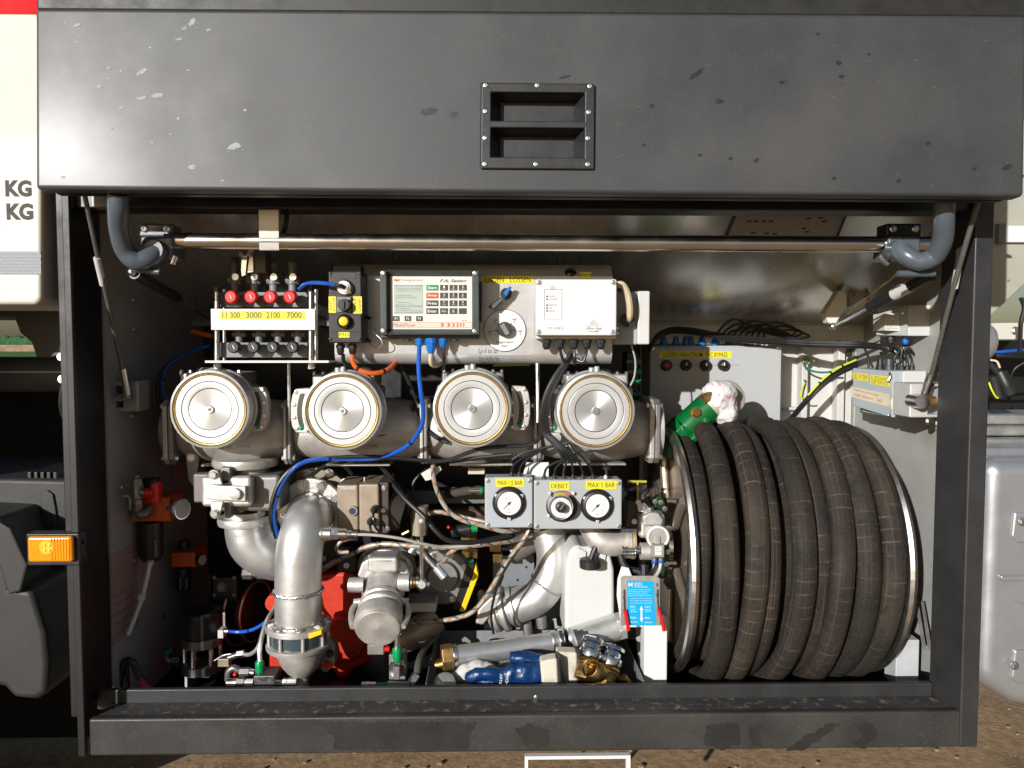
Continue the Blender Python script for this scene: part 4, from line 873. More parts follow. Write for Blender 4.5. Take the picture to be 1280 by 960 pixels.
MB().add([P(1113, 500, .321), P(1117, 496, .3205), P(1121, 502, .3205), P(1128, 514, .3165), P(1114, 512, .321)], [(0, 1, 2, 3, 4)]).put(wb, 'torn_tape', tape_cream)
for x, r, h in ((1100, 5, 449), (1111, 6.6, 449)): MB().vdisc(x, .42, [(463, r), (457, r), (456.6, r * .85), (h, r * .8)], 16).put(wb, 'connector', blackp if x < 1105 else dgreyp)
for x in (1119, 1127, 1134, 1140, 1146): MB().vdisc(x, .40, [(464, 3.4), (458, 3.4), (457, 2.4), (454, 2.2)], 10).put(wb, 'socket', blackp)
MB().tb([(1112, 466, .325), (1113, 470, .32), (1110, 476, .32)], 1.6, 8).put(wb, 'latch', zinc)
screw(wb, 1112, 519, .325, 2, zinc)
# grounding point with green sticker
gp = T('earth_sticker', 'round green earth sticker on the white bulkhead', 'sticker', 1008, 450, .75)
MB().disc(1008, 450.4, YB - .0465, [(0, .1), (0, 5.5), (.0008, 5.5)], 20).put(gp, 'disc', M('earth_green', (.20, .40, .22), .5, 0, .2, 90))
bolt(gp, 1006, 452, YB - .048, 3, bronze); bolt(gp, 1020, 451, YB - .046, 3, zinc); bolt(gp, 1006, 477, YB - .046, 2, zinc)
# ------------------------------------------------------------------ cast manifold with five flanges
YM = .35
mf = T('meter_manifold', 'long horizontal cast aluminium manifold pipe behind the four round meters', 'manifold', 515, 575, YM)
fl = [226, 369, 533, 670, 811]
def mx(px, py=540, Y=YM): return P(px, py, Y).x
zm = P(520, 536, YM).z
for a, b in zip(fl[:-1], fl[1:]):
    xa, xb = mx(a), mx(b); L = xb - xa; pr = []
    for i in range(17):
        t = i / 16; pr.append((L * t, .062 + .027 * math.sin(math.pi * t) ** .6))
    MB().lathe((xa, YM, zm), (1, 0, 0), pr, 36).put(mf, 'pipe_section', cast)
    xm_ = (xa + xb) / 2
    MB().box(xm_ - .085, xm_ + .085, YM - .05, YM + .05, zm - .094, zm - .088).put(mf, 'foot_pad', cast, .004)
for i, x in enumerate(fl):
    X_ = mx(x); w_ = .010 if 0 < i < 4 else .014
    for s_ in ((-1, 1) if True else ()):
        MB().prism([(X_ + (s_ * w_ if s_ < 0 else .0005), YM + u * .085, zm + v * .085) for u, v in ((-1, -.82), (-.82, -1), (.82, -1), (1, -.82), (1, .82), (.82, 1), (-.82, 1), (-1, .82))], (w_ - .0005, 0, 0)).put(mf, 'flange', cast if s_ < 0 else castd, .003)
    for v in (-1, 1):
        for s_ in (-1, 1): fast(mf, 'bolt', (X_ + s_ * w_, YM - .068, zm + v * .068), (s_, 0, 0), .0085, zinc)
MB().lathe((mx(811) + .014, YM, zm), (1, 0, 0), [(0, .08), (.012, .08), (.016, .07)], 32).put(mf, 'end_cap', castw)
MB().lathe((mx(226) - .014, YM, zm), (-1, 0, 0), [(0, .078), (.012, .078), (.018, .066)], 32).put(mf, 'end_cap', castd)
text(mf, [('LUDWIGS', 296, 556.5, 313, 559.4, YM - .088), ('11 300', 279, 558, 289, 560.6, YM - .088), ('DN80', 460, 556, 472, 559, YM - .088), ('0 PORTS', 716, 556.5, 730, 559.5, YM - .088)], ink_soft)

# ------------------------------------------------------------------ four round meters
YF = .13
anis = M('turned_aluminium', (.70, .71, .72), .42, .75, .01, 60, .0, aniso=.8, axis='Y')
satin = M('satin_aluminium', (.60, .60, .59), .42, .5, .02, 40, .02)
slot_m = M('sight_slot', (.07, .068, .065), .3, .0, .1, 20)
def meter(cx, cy, side, lab, top):
    t = T('flow_meter', lab, 'flow meter', cx, cy + 50, YF + .1, 'round flow meters on the manifold')
    MB().disc(cx, cy, YF, [(.004, 5), (.004, 25.8), (.008, 26)], 72).put(t, 'centre_disc', anis, ang=20)
    MB().disc(cx, cy, YF, [(.0062, 24), (.0062, 42)], 64).put(t, 'groove_bed', castd)
    MB().lathe(P(cx, cy, YF), (0, 1, 0), [(a_, r_ * S(YF)) for a_, r_ in ((.007, 26.8), (.0034, 26.8), (.0032, 27.2), (.0032, 34.4), (.0036, 34.8), (.007, 34.8))], 72, False).put(t, 'face_ring', satin, ang=20)
    MB().lathe(P(cx, cy, YF), (0, 1, 0), [(a_, r_ * S(YF)) for a_, r_ in ((.007, 35.5), (.0024, 35.5), (.0020, 35.9), (.0020, 42.4), (.004, 42.8), (.007, 42.8))], 72, False).put(t, 'face_ring', satin, ang=20)
    MB().disc(cx, cy, YF, [(.006, 42.9), (.0016, 43.3), (.0010, 44.6), (.002, 45.4), (.006, 45.8)], 64, False).put(t, 'seal_ring', gold)
    MB().disc(cx, cy, YF + .003, [(.003, 45.8), (-.001, 46.3), (.001, 48.8), (.004, 49.4), (.05, 49.6), (.052, 51), (.066, 51), (.07, 50)], 64, False).put(t, 'housing_ring', M('ring_aluminium', (.62, .62, .61), .42, .6, .06, 40, .08))
    h = MB().disc(cx, cy, YF - .002, [(0, 2), (0, 3.9), (.002, 4.8), (.008, 5.2)], 24).put(t, 'hub_nut', alu)
    MB().disc(cx, cy, YF - .0026, [(0, 1), (.0, 2.6), (.002, 2.6)], 6).put(h, 'socket', mgreyp)
    MB().disc(cx, cy, YF + .07, [(0, 49), (.03, 50), (.05, 47), (.11, 45), (.16, 40)], 40).put(t, 'body', cast)
    # square shoulder of the casting with corner bolts and the top port
    MB().fb(cx - 38, cy - 46, cx + 40, cy - 30, YF + .13, YF + .26).put(t, 'top_flange', castd if top == 2 else cast, .006)
    MB().fb(cx - 44, cy - 30, cx + 46, cy + 30, YF + .12, YF + .24).put(t, 'shoulder', cast, .008)
    for dx in (-35, -24, 26, 37): MB().vdisc(cx + dx, YF + .15, [(cy - 43, 2.6), (cy - 49, 2.6), (cy - 50, 1.8)], 6).put(t, 'bolt', zinc)
    MB().vdisc(cx + 2, YF + .20, [(cy - 44, 17), (cy - 50, 17), (cy - 53, 13)], 26).put(t, 'port', cast)
    if top != 3:
        for dx in (-6, 1): MB().vdisc(cx + dx, YF + .05, [(cy - 46, 3.6), (cy - 55 - dx * .2, 3.4), (cy - 56 - dx * .2, 2.6)], 14).put(t, 'nipple', castw)
    # sight glass with a green ball
    s = side; ox = cx + (49 if s > 0 else -49)
    o_ = [(6, -29), (24, -28), (28, -20), (30, -8), (30, 8), (28, 20), (23, 27), (8, 28)]
    if s < 0: o_ = [(-(a - 8) , b) for a, b in o_]
    else: o_ = [(a, b) for a, b in o_]
    pts = [(ox + a * (1 if s > 0 else 1) - (6 if s > 0 else -6), cy + b) for a, b in o_]
    br_ = MB().pp(pts, YF + .06, YF + .085).put(t, 'sight_bracket', cast, .003)
    def arc(r0): 
        q = []
        for i in range(9):
            b = -22 + i * 5.2; x = 14 - (b / 24) ** 2 * 5
            q.append((x, b))
        return q
    sl = [(x - 3, b) for x, b in arc(0)] + [(x + 3, b) for x, b in arc(0)[::-1]]
    fx = lambda x: ox + (x - 6 + 5 if s > 0 else -(x - 8) + 6 - 5)
    w_ = MB().pp([(fx(x), cy + b) for x, b in sl], YF + .0585, YF + .061).put(br_, 'sight_slot', slot_m, .001)
    MB()._ball(P(fx(12), cy + 21, YF + .058), 3.0 * S(YF + .058), (1, .6, 1), 14, 8).put(br_, 'float_ball', M('float_green', (.0, .32, .12), .3))
    for x, b in ((22, -24), (8, -24), (24, -8), (24, 8), (21, 22), (8, 23), (7, -8), (7, 8)): screw(br_, fx(x + (1 if x > 15 else 0)) + (-5 if s > 0 else 5), cy + b, YF + .06, 2.3, zinc)
    return t
meter(262, 512, 1, 'round flow meter leftmost in the row, below the valve block', 3)
meter(428, 514, -1, 'round flow meter below the black control station', 0)
meter(590, 511, 1, 'round flow meter below the switch lever and dial', 2)
meter(745, 514, -1, 'round flow meter below the white control box', 1)
MB().tb([(671.5, 454, .22), (672, 528, .22)], 2.6, 10, sm=False).solo('support_rod', zinc, 'thin upright steel rod between the two right flow meters', 'rod')
MB().pp([(618, 455), (664, 455), (662, 457), (616, 458)], .26, .34).solo('green_strip', M('lime_plastic', (.35, .55, .05), .4), 'lime green strip under the console edge', 'strip', at=P(640, 458, .3))
# green push fittings in the dark right of the last meter
gm = T('fitting_block', 'dark fitting block with five green push fittings left of the switch cabinet', 'fitting block', 800, 545, .4)
MB().fb(783, 440, 797, 548, .42, .5).put(gm, 'block', blackp, .004)
for y in (452, 465, 479, 497, 500): pass
for y in (452, 465, 478, 493, 505):
    MB().tb([(790, y, .38), (798, y, .38)], 3.2, 10, sm=False).tb([(798, y, .38), (801, y, .38)], 4, 10, sm=False).put(gm, 'push_fitting', M('fitting_green', (.01, .20, .10), .3)); MB().tb([(783, y, .38), (791, y, .38)], 2.2, 8, sm=False).put(gm, 'hose_tail', castd)

# ------------------------------------------------------------------ valve below meter one and its elbow
ov = T('outlet_valve', 'boxy cast valve with a small hinged handle plate below the leftmost flow meter', 'valve', 300, 660, .26)
MB().vdisc(307, .30, [(572, 39), (577, 40), (582, 38)], 36).put(ov, 'upper_flange', castw)
MB().vdisc(312, .30, [(580, 24), (596, 24)], 28).put(ov, 'neck', cast)
MB().fb(262, 594, 350, 640, .24, .40).put(ov, 'body', castd, .012, seg=4)
MB().fb(251, 596, 314, 634, .20, .235).put(ov, 'cover', castw, .010, seg=4)
MB().fb(241, 592, 262, 629, .228, .26).put(ov, 'side_plate', M('plum_cast', (.20, .17, .17), .5, .4), .006)
MB().pp([(256, 607), (262, 605), (275, 607), (307, 608), (307, 627), (275, 626), (258, 624), (254, 615)], .175, .19).put(ov, 'handle_plate', castw, .003)
MB().disc(293, 618, .163, [(0, 5.5), (.001, 7), (.012, 7.4), (.014, 7.4)], 24).put(ov, 'handle_button', castw)
for y0, yb_ in ((592, 603), (634, 642)):
    pass
for pts, by in (([(261, 606), (262, 592), (266, 587), (272, 588), (278, 606)], 593.4), ([(262, 627), (265, 644), (270, 647), (275, 643), (279, 627)], 642)):
    MB().pp(pts, .172, .18).put(ov, 'hinge_lug', castw, .002); bolt(ov, 267 if by < 600 else 269, by, .171, 5, zinc)
for a, b in (((275, 584), (288, 606)), ((280, 626), (288, 648))): MB().fb(a[0], a[1], b[0], b[1], .20, .26).put(ov, 'bracket_arm', castd, .004)
MB().vdisc(307, .30, [(638, 25), (645, 25), (645, 33), (649, 34), (654, 33)], 36).put(ov, 'lower_flange', castw)
for dx, dz in ((-30, 0), (-8, 0), (20, 0)): MB().vdisc(307 + dx, .26, [(655, 3), (658, 3)], 8).put(ov, 'bolt', zinc)
for dx in (-8, 14): MB().vdisc(310 + dx, .27, [(640, 3), (636, 3)], 8).put(ov, 'bolt', zinc)
bp = MB().pp([(232, 566), (248, 566), (248, 580), (243, 610), (236, 600)], .30, .306).put(ov, 'stay_plate', castd)
bolt(ov, 239, 572, .30, 4, zinc)
el = T('outlet_elbow', 'smooth steel elbow hanging below the boxy cast valve', 'pipe elbow', 320, 705, .3)
MB().tube([P(311, 652, .30), P(311, 664, .30), P(316, 680, .30), P(332, 693, .31), P(352, 698, .34), P(380, 699, .38)], .060, 32, 9).put(el, 'pipe', pipe_steel)
# ------------------------------------------------------------------ big down pipe with round flange, sight glass and bowl
bpz = T('down_pipe', 'large welded steel pipe bending down from a round flange to a sight glass', 'pipe', 373, 845, .2)
MB().disc(388, 640, .335, [(0, 29), (0, 41.5), (.002, 42.5), (.018, 42.5)], 48).put(bpz, 'round_flange', castw, .001)
for a in (28, 68, 110, 152, 192, 232, 272, 318): bolt(bpz, 388 + 36 * math.cos(R(a)), 640 - 36 * math.sin(R(a)), .334, 5.2, zinc)
text(bpz, [('05160', 378, 608.4, 393, 611.4, .335), ('PN10', 408, 619, 417, 622, .335)], castd, 'cast_numbers')
MB().tube([P(388, 645, .34), P(387, 647, .30), P(383, 656, .24), P(376, 678, .207), P(373, 708, .20), P(373, 745, .20), P(373, 784, .20)], .0580, 40, 9).put(bpz, 'pipe', pipe_steel)
def ring(c, axis, r, rr, jit, seed, n=64):
    rg = random.Random(seed); a, u, v = ortho(axis); pts = []
    for i in range(n + 1):
        th = 2 * math.pi * i / n; q = r + (rg.uniform(-jit, jit) if i < n else 0); pts.append(Vector(c) + (u * math.cos(th) + v * math.sin(th)) * q + a * (rg.uniform(-jit, jit) if 0 < i < n else 0))
    pts[-1] = pts[0]; return MB().tube(pts, rr, 8, 2, sm=False)
ring(P(373, 738, .2), (0, 0, 1), .0592, .0048, .0014, 1).put(bpz, 'weld_ring', weld)
ring(P(373, 778, .2), (0, 0, 1), .0590, .0055, .0016, 2).put(bpz, 'weld_ring', weld)
ring(P(388, 645, .33), (0, 1, 0), .0600, .005, .0014, 3).put(bpz, 'weld_ring', weld)
YG = .20
MB().vdisc(373, YG, [(778, 29), (778, 39), (779, 40), (785, 40), (786, 38)], 44).put(bpz, 'sight_flange', castw, .001)
for i in range(8):
    th = 2 * math.pi * (i + .35) / 8; p = P(373, 778, YG) + Vector((math.cos(th), math.sin(th), 0)) * 34 * S(YG); fast(bpz, 'bolt', p, (0, 0, 1), .0085, zinc)
MB().vdisc(373, YG, [(785, 34), (802, 34)], 40).put(bpz, 'sight_glass', M('dark_glass', (.05, .075, .085), .06, 0, .1, 10, .03, coat=.6))
for i in range(8):
    th = 2 * math.pi * (i + .5) / 8; p = P(373, 786, YG) + Vector((math.cos(th), math.sin(th), 0)) * 36 * S(YG); MB().lathe(p, (0, 0, -1), [(0, .0045), (.034, .0045)], 10).put(bpz, 'pillar', castw)
MB().pp([(386, 792), (402, 788), (402, 793), (386, 799)], YG - .072, YG - .05).put(bpz, 'yellow_float', yel_pl, .001)
MB().vdisc(373, YG, [(802, 38), (803, 40), (808, 39), (809, 36)], 44).put(bpz, 'lower_flange', cast, .001)
MB().vdisc(376, YG, [(808, 31), (818, 29), (830, 24), (839, 17), (845, 10), (852, 9), (870, 9)], 36).put(bpz, 'bowl', cast)
MB().pp([(402, 800), (412, 798), (419, 806), (419, 830), (408, 842), (400, 838)], .23, .26).put(bpz, 'side_lug', castd, .004)
for x, y, m in ((412, 818, blackm), (409, 832, redp)): MB().disc(x, y, .222, [(0, 2), (0, 4.4), (.008, 4.8)], 16).put(bpz, 'plug', m)
# pressure sensor stub on the pipe
sn = T('pipe_sensor', 'steel pressure sensor screwed into a stub on the large bent pipe', 'sensor', 420, 672, .2)
MB().tb([(392, 667, .205), (405, 667, .205)], [11, 9], 20, sm=False).put(sn, 'weld_stub', weld)
MB().tb([(404, 667, .205), (414, 667, .205)], 8.6, 22, sm=False).put(sn, 'collar', alu)
MB().tb([(413.5, 667, .205), (423, 667, .205)], 7.6, 6, sm=False).put(sn, 'hex', zinc)
MB().tb([(422.5, 667, .205), (433, 667.4, .205)], 6.4, 20, sm=False).put(sn, 'barrel', stain_steel)
MB().tb([(432, 667.4, .205), (439, 667.6, .205)], 4.4, 14, sm=False).put(sn, 'nut', chrome)
MB().tb([(438, 667.6, .205), (446, 668, .205)], 3, 12, sm=False).put(sn, 'ferrule', zinc)

# ------------------------------------------------------------------ champagne gear housing
gh = T('gear_housing', 'champagne painted gear housing with two black cable glands right of the bent pipe', 'gear housing', 455, 670, .36)
MB().disc(392, 632, .40, [(0, 44), (0, 48), (.03, 48)], 40).put(gh, 'rear_flange', champ, .002)
for x, y in ((385, 593), (411, 592), (430, 604)): bolt(gh, x, y, .398, 5, zinc)
MB().fb(421, 606, 448, 667, .30, .44).put(gh, 'housing', champ, .006, seg=3)
MB().fb(448.4, 605, 474, 667, .296, .44).put(gh, 'cover', champ, .006, seg=3)
MB().fb(474.4, 603, 486, 667, .31, .45).put(gh, 'end_plate', M('end_plate_dark', (.07, .06, .055), .45, .2), .003)
for x, y in ((480, 610), (484, 661), (479, 638)): bolt(gh, x, y, .308, 2.6, zinc)
MB().tb([(487, 635, .38), (505, 640, .38)], [30, 24], 24, sm=False).put(gh, 'cone', M('cone_brown', (.055, .045, .04), .5, .1))
MB().disc(440.5, 639, .292, [(0, 4.6), (0, 6), (.002, 6.6), (.01, 6.6)], 22).put(gh, 'oil_glass_rim', champ)
MB().disc(440.5, 639, .2915, [(0, .1), (0, 4.4), (.001, 4.4)], 18).put(gh, 'oil_glass', M('oil_glass', (.04, .07, .14), .1))
for x, y in ((466.5, 639), (462, 654)): MB().disc(x, y, .262, [(0, 2), (.004, 3.4), (.012, 3.8), (.014, 5), (.028, 5.2), (.036, 5)], 10).put(gh, 'cable_gland', blackp)
MB().vdisc(456, .36, [(603, 3), (600, 3), (600, 2), (596, 2)], 12).put(gh, 'vent_plug', zinc)
text(gh, [('PAKKER', 426, 608, 444, 612, .2995)], ink_white, 'worn_lettering')
# ------------------------------------------------------------------ red pump
rp = T('red_pump', 'bright red pump casing behind the silver valve and the bent pipe', 'pump', 430, 850, .45)
MB().pp([(398, 716), (440, 714), (458, 730), (462, 760), (462, 830), (440, 838), (434, 850), (420, 850), (416, 838), (396, 838)], .42, .60).put(rp, 'casing', red_pt, .014, seg=3)
MB().disc(428, 800, .405, [(0, 20), (.0, 28), (.02, 31)], 32).put(rp, 'end_boss', red_pt, .003)
MB().disc(342, 755, .36, [(0, 5), (.0, 11), (.03, 12)], 24).put(rp, 'side_boss', red_pt, .002)
MB().fb(336, 800, 356, 840, .36, .46).put(rp, 'foot', red_pt, .006)
MB().fb(422, 690, 446, 716, .40, .52).put(rp, 'hatch', M('dark_pump_head', (.05, .045, .04), .5, .3), .004)
for x, y in ((433, 707), (404, 698)): bolt(rp, x, y, .398, 3, zinc)

# ------------------------------------------------------------------ silver cam-lock valve
sv = T('camlock_valve', 'silver cast valve with a round capped coupling pointing forward', 'valve', 475, 815, .3)
O_ = P(483, 712, .37); E_ = P(472, 786, .145); AX = (E_ - O_); LL = AX.length; AX = AX.normalized()
def lx(prof, name, mat, seg=36, bev=0, ang=30): return MB().lathe(O_, AX, [(t * LL, r) for t, r in prof], seg).put(sv, name, mat, bev, ang=ang)
lx([(-.16, .04), (-.12, .078), (-.03, .080), (-.02, .074)], 'rear_flange', castd)
lx([(-.01, .072), (.05, .074), (.08, .066), (.10, .058)], 'flange', castw)
lx([(.08, .050), (.2, .057), (.42, .056), (.5, .048), (.6, .044)], 'body', castw)
lx([(.56, .048), (.58, .054), (.63, .054), (.65, .048)], 'clamp_ring', castw)
lx([(.66, .047), (.68, .057), (.74, .058), (.76, .05), (.80, .05)], 'coupling_ring', castw)
lx([(.79, .050), (.81, .060), (.94, .061), (.97, .058), (1.0, .054), (1.0, .02)], 'cap', cast)
lx([(1.0, .052), (1.004, .051), (1.002, .012), (1.008, .008), (1.008, .001)], 'cap_face', cast)
_, U_, V_ = ortho(AX)
for i in range(8):
    th = 2 * math.pi * (i + .5) / 8; fast(sv, 'bolt', O_ + AX * (.085 * LL) + (U_ * math.cos(th) + V_ * math.sin(th)) * .064, AX, .009, zinc)
for s_ in (-1, 1):
    c = [O_ + AX * (LL * t) + Vector((s_ * r, 0, 0)) + V_ * q for t, r, q in ((.60, .064, .0), (.70, .072, .0), (.84, .070, 0), (.97, .062, 0))]
    MB().tube(c, [.006, .0085, .0085, .005] if False else .0075, 10).put(sv, 'cam_arm', cast)
    MB().tube([c[0] + Vector((-s_ * .014, 0, .006)), c[0] + Vector((s_ * .006, 0, .004))], .009, 12, sm=False).put(sv, 'cam_pivot', castw)
MB().fb(459, 697, 497, 716, .265, .34).put(sv, 'bonnet', castw, .008, seg=3)
text(sv, [('T120/0002', 466, 699.6, 490, 702.6, .2648)], castd, 'cast_numbers')
MB().pp([(446, 720), (452, 704), (462, 697), (466, 712), (456, 730)], .30, .34).put(sv, 'shoulder', castw, .006)
MB().pp([(494, 697), (506, 704), (514, 722), (504, 732), (492, 712)], .30, .34).put(sv, 'shoulder', castw, .006)
MB().tb([(455, 731, .26), (441, 731, .26), (436, 731, .26)], [9.6, 9.6, 9.0], 24, 1, sm=False).put(sv, 'side_stub', castw)
MB().tb([(498, 728, .26), (512, 728, .26)], 11, 24, sm=False).put(sv, 'side_stub', castw)
for x, r_, m in ((513, 8, zinc), (517, 7, brass), (520.5, 7.6, zinc)): MB().tb([(x, 728, .26), (x + 2.8, 728, .26)], r_, 16, sm=False).put(sv, 'washer', m)
lvr = MB().tb([(527, 735, .25), (526.8, 700, .245), (527, 655, .24)], 2.2, 14, sm=False).put(sv, 'lever', stain_steel)
MB()._ball(P(527, 651, .24), .0100, (1, 1, .9), 18, 10).put(lvr, 'ball_end', castw)
MB().disc(527, 731, .238, [(0, 3), (.0, 5), (.02, 5.6)], 18).put(lvr, 'lever_hub', castw)
MB().tb([(530, 731, .25), (537, 731, .25)], 3.8, 6, sm=False).put(sv, 'nut', zinc)
MB().fb(459, 806, 480, 819, .18, .24).put(sv, 'lower_block', castd, .003)
MB().tb([(480, 811, .19), (487, 811, .19)], [4, 3.6], 16, sm=False).put(sv, 'red_plug', redp)
MB().tube([P(500, 800, .34), P(525, 788, .34), P(545, 772, .36)], .040, 24, 6).put(sv, 'rear_pipe', champ)
MB().fb(506, 754, 545, 766, .33, .42).put(sv, 'rear_plate', cast, .004)

# pneumatic coupling, brass and glue stick like pistons behind the lever
yc = T('angled_coupling', 'angled chrome and brass coupling behind the valve lever', 'coupling', 540, 720, .3)
MB().tb([(514, 690, .30), (520, 682, .30), (526, 676, .30)], 7, 16).tb([(519, 683, .30), (532, 694, .30)], 6, 16, sm=False).put(yc, 'tee', zinc)
MB().tb([(511, 673, .30), (515, 679, .30)], 4.6, 6, sm=False).put(yc, 'brass_nut', brass)
MB().tb([(503, 668, .295), (511, 664, .295)], 2.4, 10, sm=False).put(yc, 'brass_wing', brass)
MB().tb([(532, 694, .30), (545, 710, .29)], 4.8, 14, sm=False).put(yc, 'barrel', chrome)
MB().tb([(545, 709, .288), (556, 722, .28)], 5.6, 14, sm=False).put(yc, 'sleeve', M('pale_blue_sleeve', (.45, .52, .60), .3, .5))
gz = T('pump_flange', 'dark round cast flange with a hoop behind the upright valve lever', 'flange', 560, 770, .42)
MB().disc(553, 722, .42, [(0, 20), (.0, 34), (.004, 36), (.04, 37)], 40).put(gz, 'disc', castd, .002)
MB().disc(553, 722, .405, [(0, 12), (.0, 19), (.015, 21)], 32).put(gz, 'hub', castd, .002)
for a in range(20, 380, 45): bolt(gz, 553 + 30 * math.cos(R(a)), 722 + 30 * math.sin(R(a)), .418, 3.2, zinc)
MB().pp([(595, 705), (598, 720), (581, 765), (574, 765), (590, 722)], .40, .44).solo('yellow_strap', yel_pl, 'yellow strap in the dark between the round flange and the grey plate', 'strap', bev=.002, at=P(578, 765, .42))
MB().pp([(584, 705), (593, 705), (578, 764), (566, 762)], .405, .44).solo('black_strap', blackm, 'wide black strap beside the yellow strap', 'strap', at=P(572, 764, .42))

# ------------------------------------------------------------------ dim pipes and beams in the middle
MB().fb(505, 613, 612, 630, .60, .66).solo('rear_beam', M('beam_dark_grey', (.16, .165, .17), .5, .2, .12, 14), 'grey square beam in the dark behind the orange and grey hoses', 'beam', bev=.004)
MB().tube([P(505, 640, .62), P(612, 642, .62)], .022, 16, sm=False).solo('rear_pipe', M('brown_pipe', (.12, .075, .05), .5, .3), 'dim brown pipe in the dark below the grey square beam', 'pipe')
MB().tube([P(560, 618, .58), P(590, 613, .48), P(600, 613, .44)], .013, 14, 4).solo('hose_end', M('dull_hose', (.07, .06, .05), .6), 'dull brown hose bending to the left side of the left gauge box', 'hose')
fr = T('hose_ferrule', 'shiny ferrule with a green ring left of the left gauge box', 'ferrule', 594, 617, .3)
MB().tb([(586, 613, .30), (600, 613, .30)], 3.6, 16, sm=False).put(fr, 'sleeve', chrome); MB().tb([(600, 613, .3), (603, 613, .3)], 4.0, 14, sm=False).put(fr, 'ring', green_gl)
MB().fb(585, 585.5, 606, 593, .36, .44).solo('cream_bar', M('cream_bar', (.60, .54, .43), .5, 0, .1, 12), 'short cream painted bar end above the left gauge box', 'bar', bev=.002)
MB().fb(578, 574, 628, 584, .33, .42).solo('grey_bar', M('grey_bar', (.20, .20, .19), .5, .2), 'short grey bar under the manifold above the cream bar', 'bar', bev=.002)
tgp = T('hose_tag', 'creased white paper tag tied to the grey flecked hose', 'tag', 540, 600, .3)
MB().add([P(526, 592, .30), P(541, 583, .31), P(550, 583, .31), P(552, 587, .32), P(540, 599, .30), P(532, 601, .295)], [(0, 1, 4, 5), (1, 2, 3, 4)]).put(tgp, 'sheet', paper)
bb = T('brass_fittings', 'two brass blocks with green ended cylinder behind the flecked hoses', 'fitting', 590, 690, .42)
MB().fb(576, 672, 596, 683, .44, .5).put(bb, 'brass_block', brassd, .002); MB().fb(577, 686, 597, 699, .44, .5).put(bb, 'brass_block', brassd, .002)
MB().fb(612, 678, 626, 690, .42, .48).put(bb, 'brass_block', brassd, .002); MB().fb(616, 693, 628, 704, .42, .48).put(bb, 'brass_block', brassd, .002)
MB().tb([(564, 665, .36), (588, 661, .36)], 7.4, 18, sm=False).put(bb, 'cylinder', blackp); MB().tb([(588, 661, .36), (597, 660, .36)], 5, 16, sm=False).put(bb, 'green_cap', green_gl)
MB().tb([(582, 701, .40), (592, 700, .40)], 4, 12, sm=False).put(bb, 'green_plug', M('deep_green', (.0, .10, .04), .35))
MB()._ball(P(561, 659, .36), .0055, (1, 1, 1), 12, 6).put(bb, 'red_button', redp)
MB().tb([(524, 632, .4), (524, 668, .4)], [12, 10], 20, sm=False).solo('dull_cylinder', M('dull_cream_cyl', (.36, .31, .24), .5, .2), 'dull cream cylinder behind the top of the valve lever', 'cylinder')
gp_ = T('slate_plate', 'flat blue grey plate with two holes behind the steel elbow', 'plate', 640, 760, .52)
MB().fb(616, 694, 668, 772, .52, .53).put(gp_, 'plate', M('slate_plate', (.20, .215, .235), .5, .1, .06, 10), .002)
for x, y in ((658, 709), (647, 725)): MB().disc(x, y, .519, [(0, .1), (0, 1.6), (.001, 1.6)], 10).put(gp_, 'hole', blackm)

# ------------------------------------------------------------------ gauge boxes
Yg = .12
ga = T('gauge_box', 'small grey box with one black rimmed gauge under a MAX 1.5 BAR label', 'gauge box', 636, 661, .18)
gb_ = T('gauge_box', 'wider grey box with silver dial and gauge under a MAX 5 BAR label', 'gauge box', 722, 662, .18)
def gbox(t, x0, y0, x1, y1, m):
    MB().fb(x0, y0, x1, y1, Yg, Yg + .022).put(t, 'lid', m, .004, seg=4)
    MB().fb(x0 + .6, y0 + .6, x1 - .6, y1 - .6, Yg + .0225, Yg + .085).put(t, 'case', greyp, .003)
    for x in (x0 + 4, x1 - 4):
        for y in (y0 + 4, y1 - 4): screw(t, x, y, Yg, 2.5, M('dull_screw', (.38, .34, .30), .45, .8, .1, 60))
gbox(ga, 606, 597, 666, 660, greyb); gbox(gb_, 667.4, 600, 777.6, 661.6, greyp)
label(ga, 620, 598.4, 655.2, 608.4, Yg, 'MAX 1.5 BAR', inkm=ink, pad=.22); label(gb_, 687.6, 602.6, 711.6, 612.4, Yg, 'DEBIET', inkm=ink, pad=.2); label(gb_, 732.5, 601, 770.8, 611.4, Yg, 'MAX 5 BAR', inkm=ink, pad=.2)
for t, a, b, y in ((ga, 617, 658, 595.6), (gb_, 731, 773, 598.4)): MB().xp(a, b, [(y, Yg + .03), (y + 1, Yg + .002), (y + 1.4, Yg + .002), (y + .6, Yg + .032)], Yg).put(t, 'label_edge', yel)
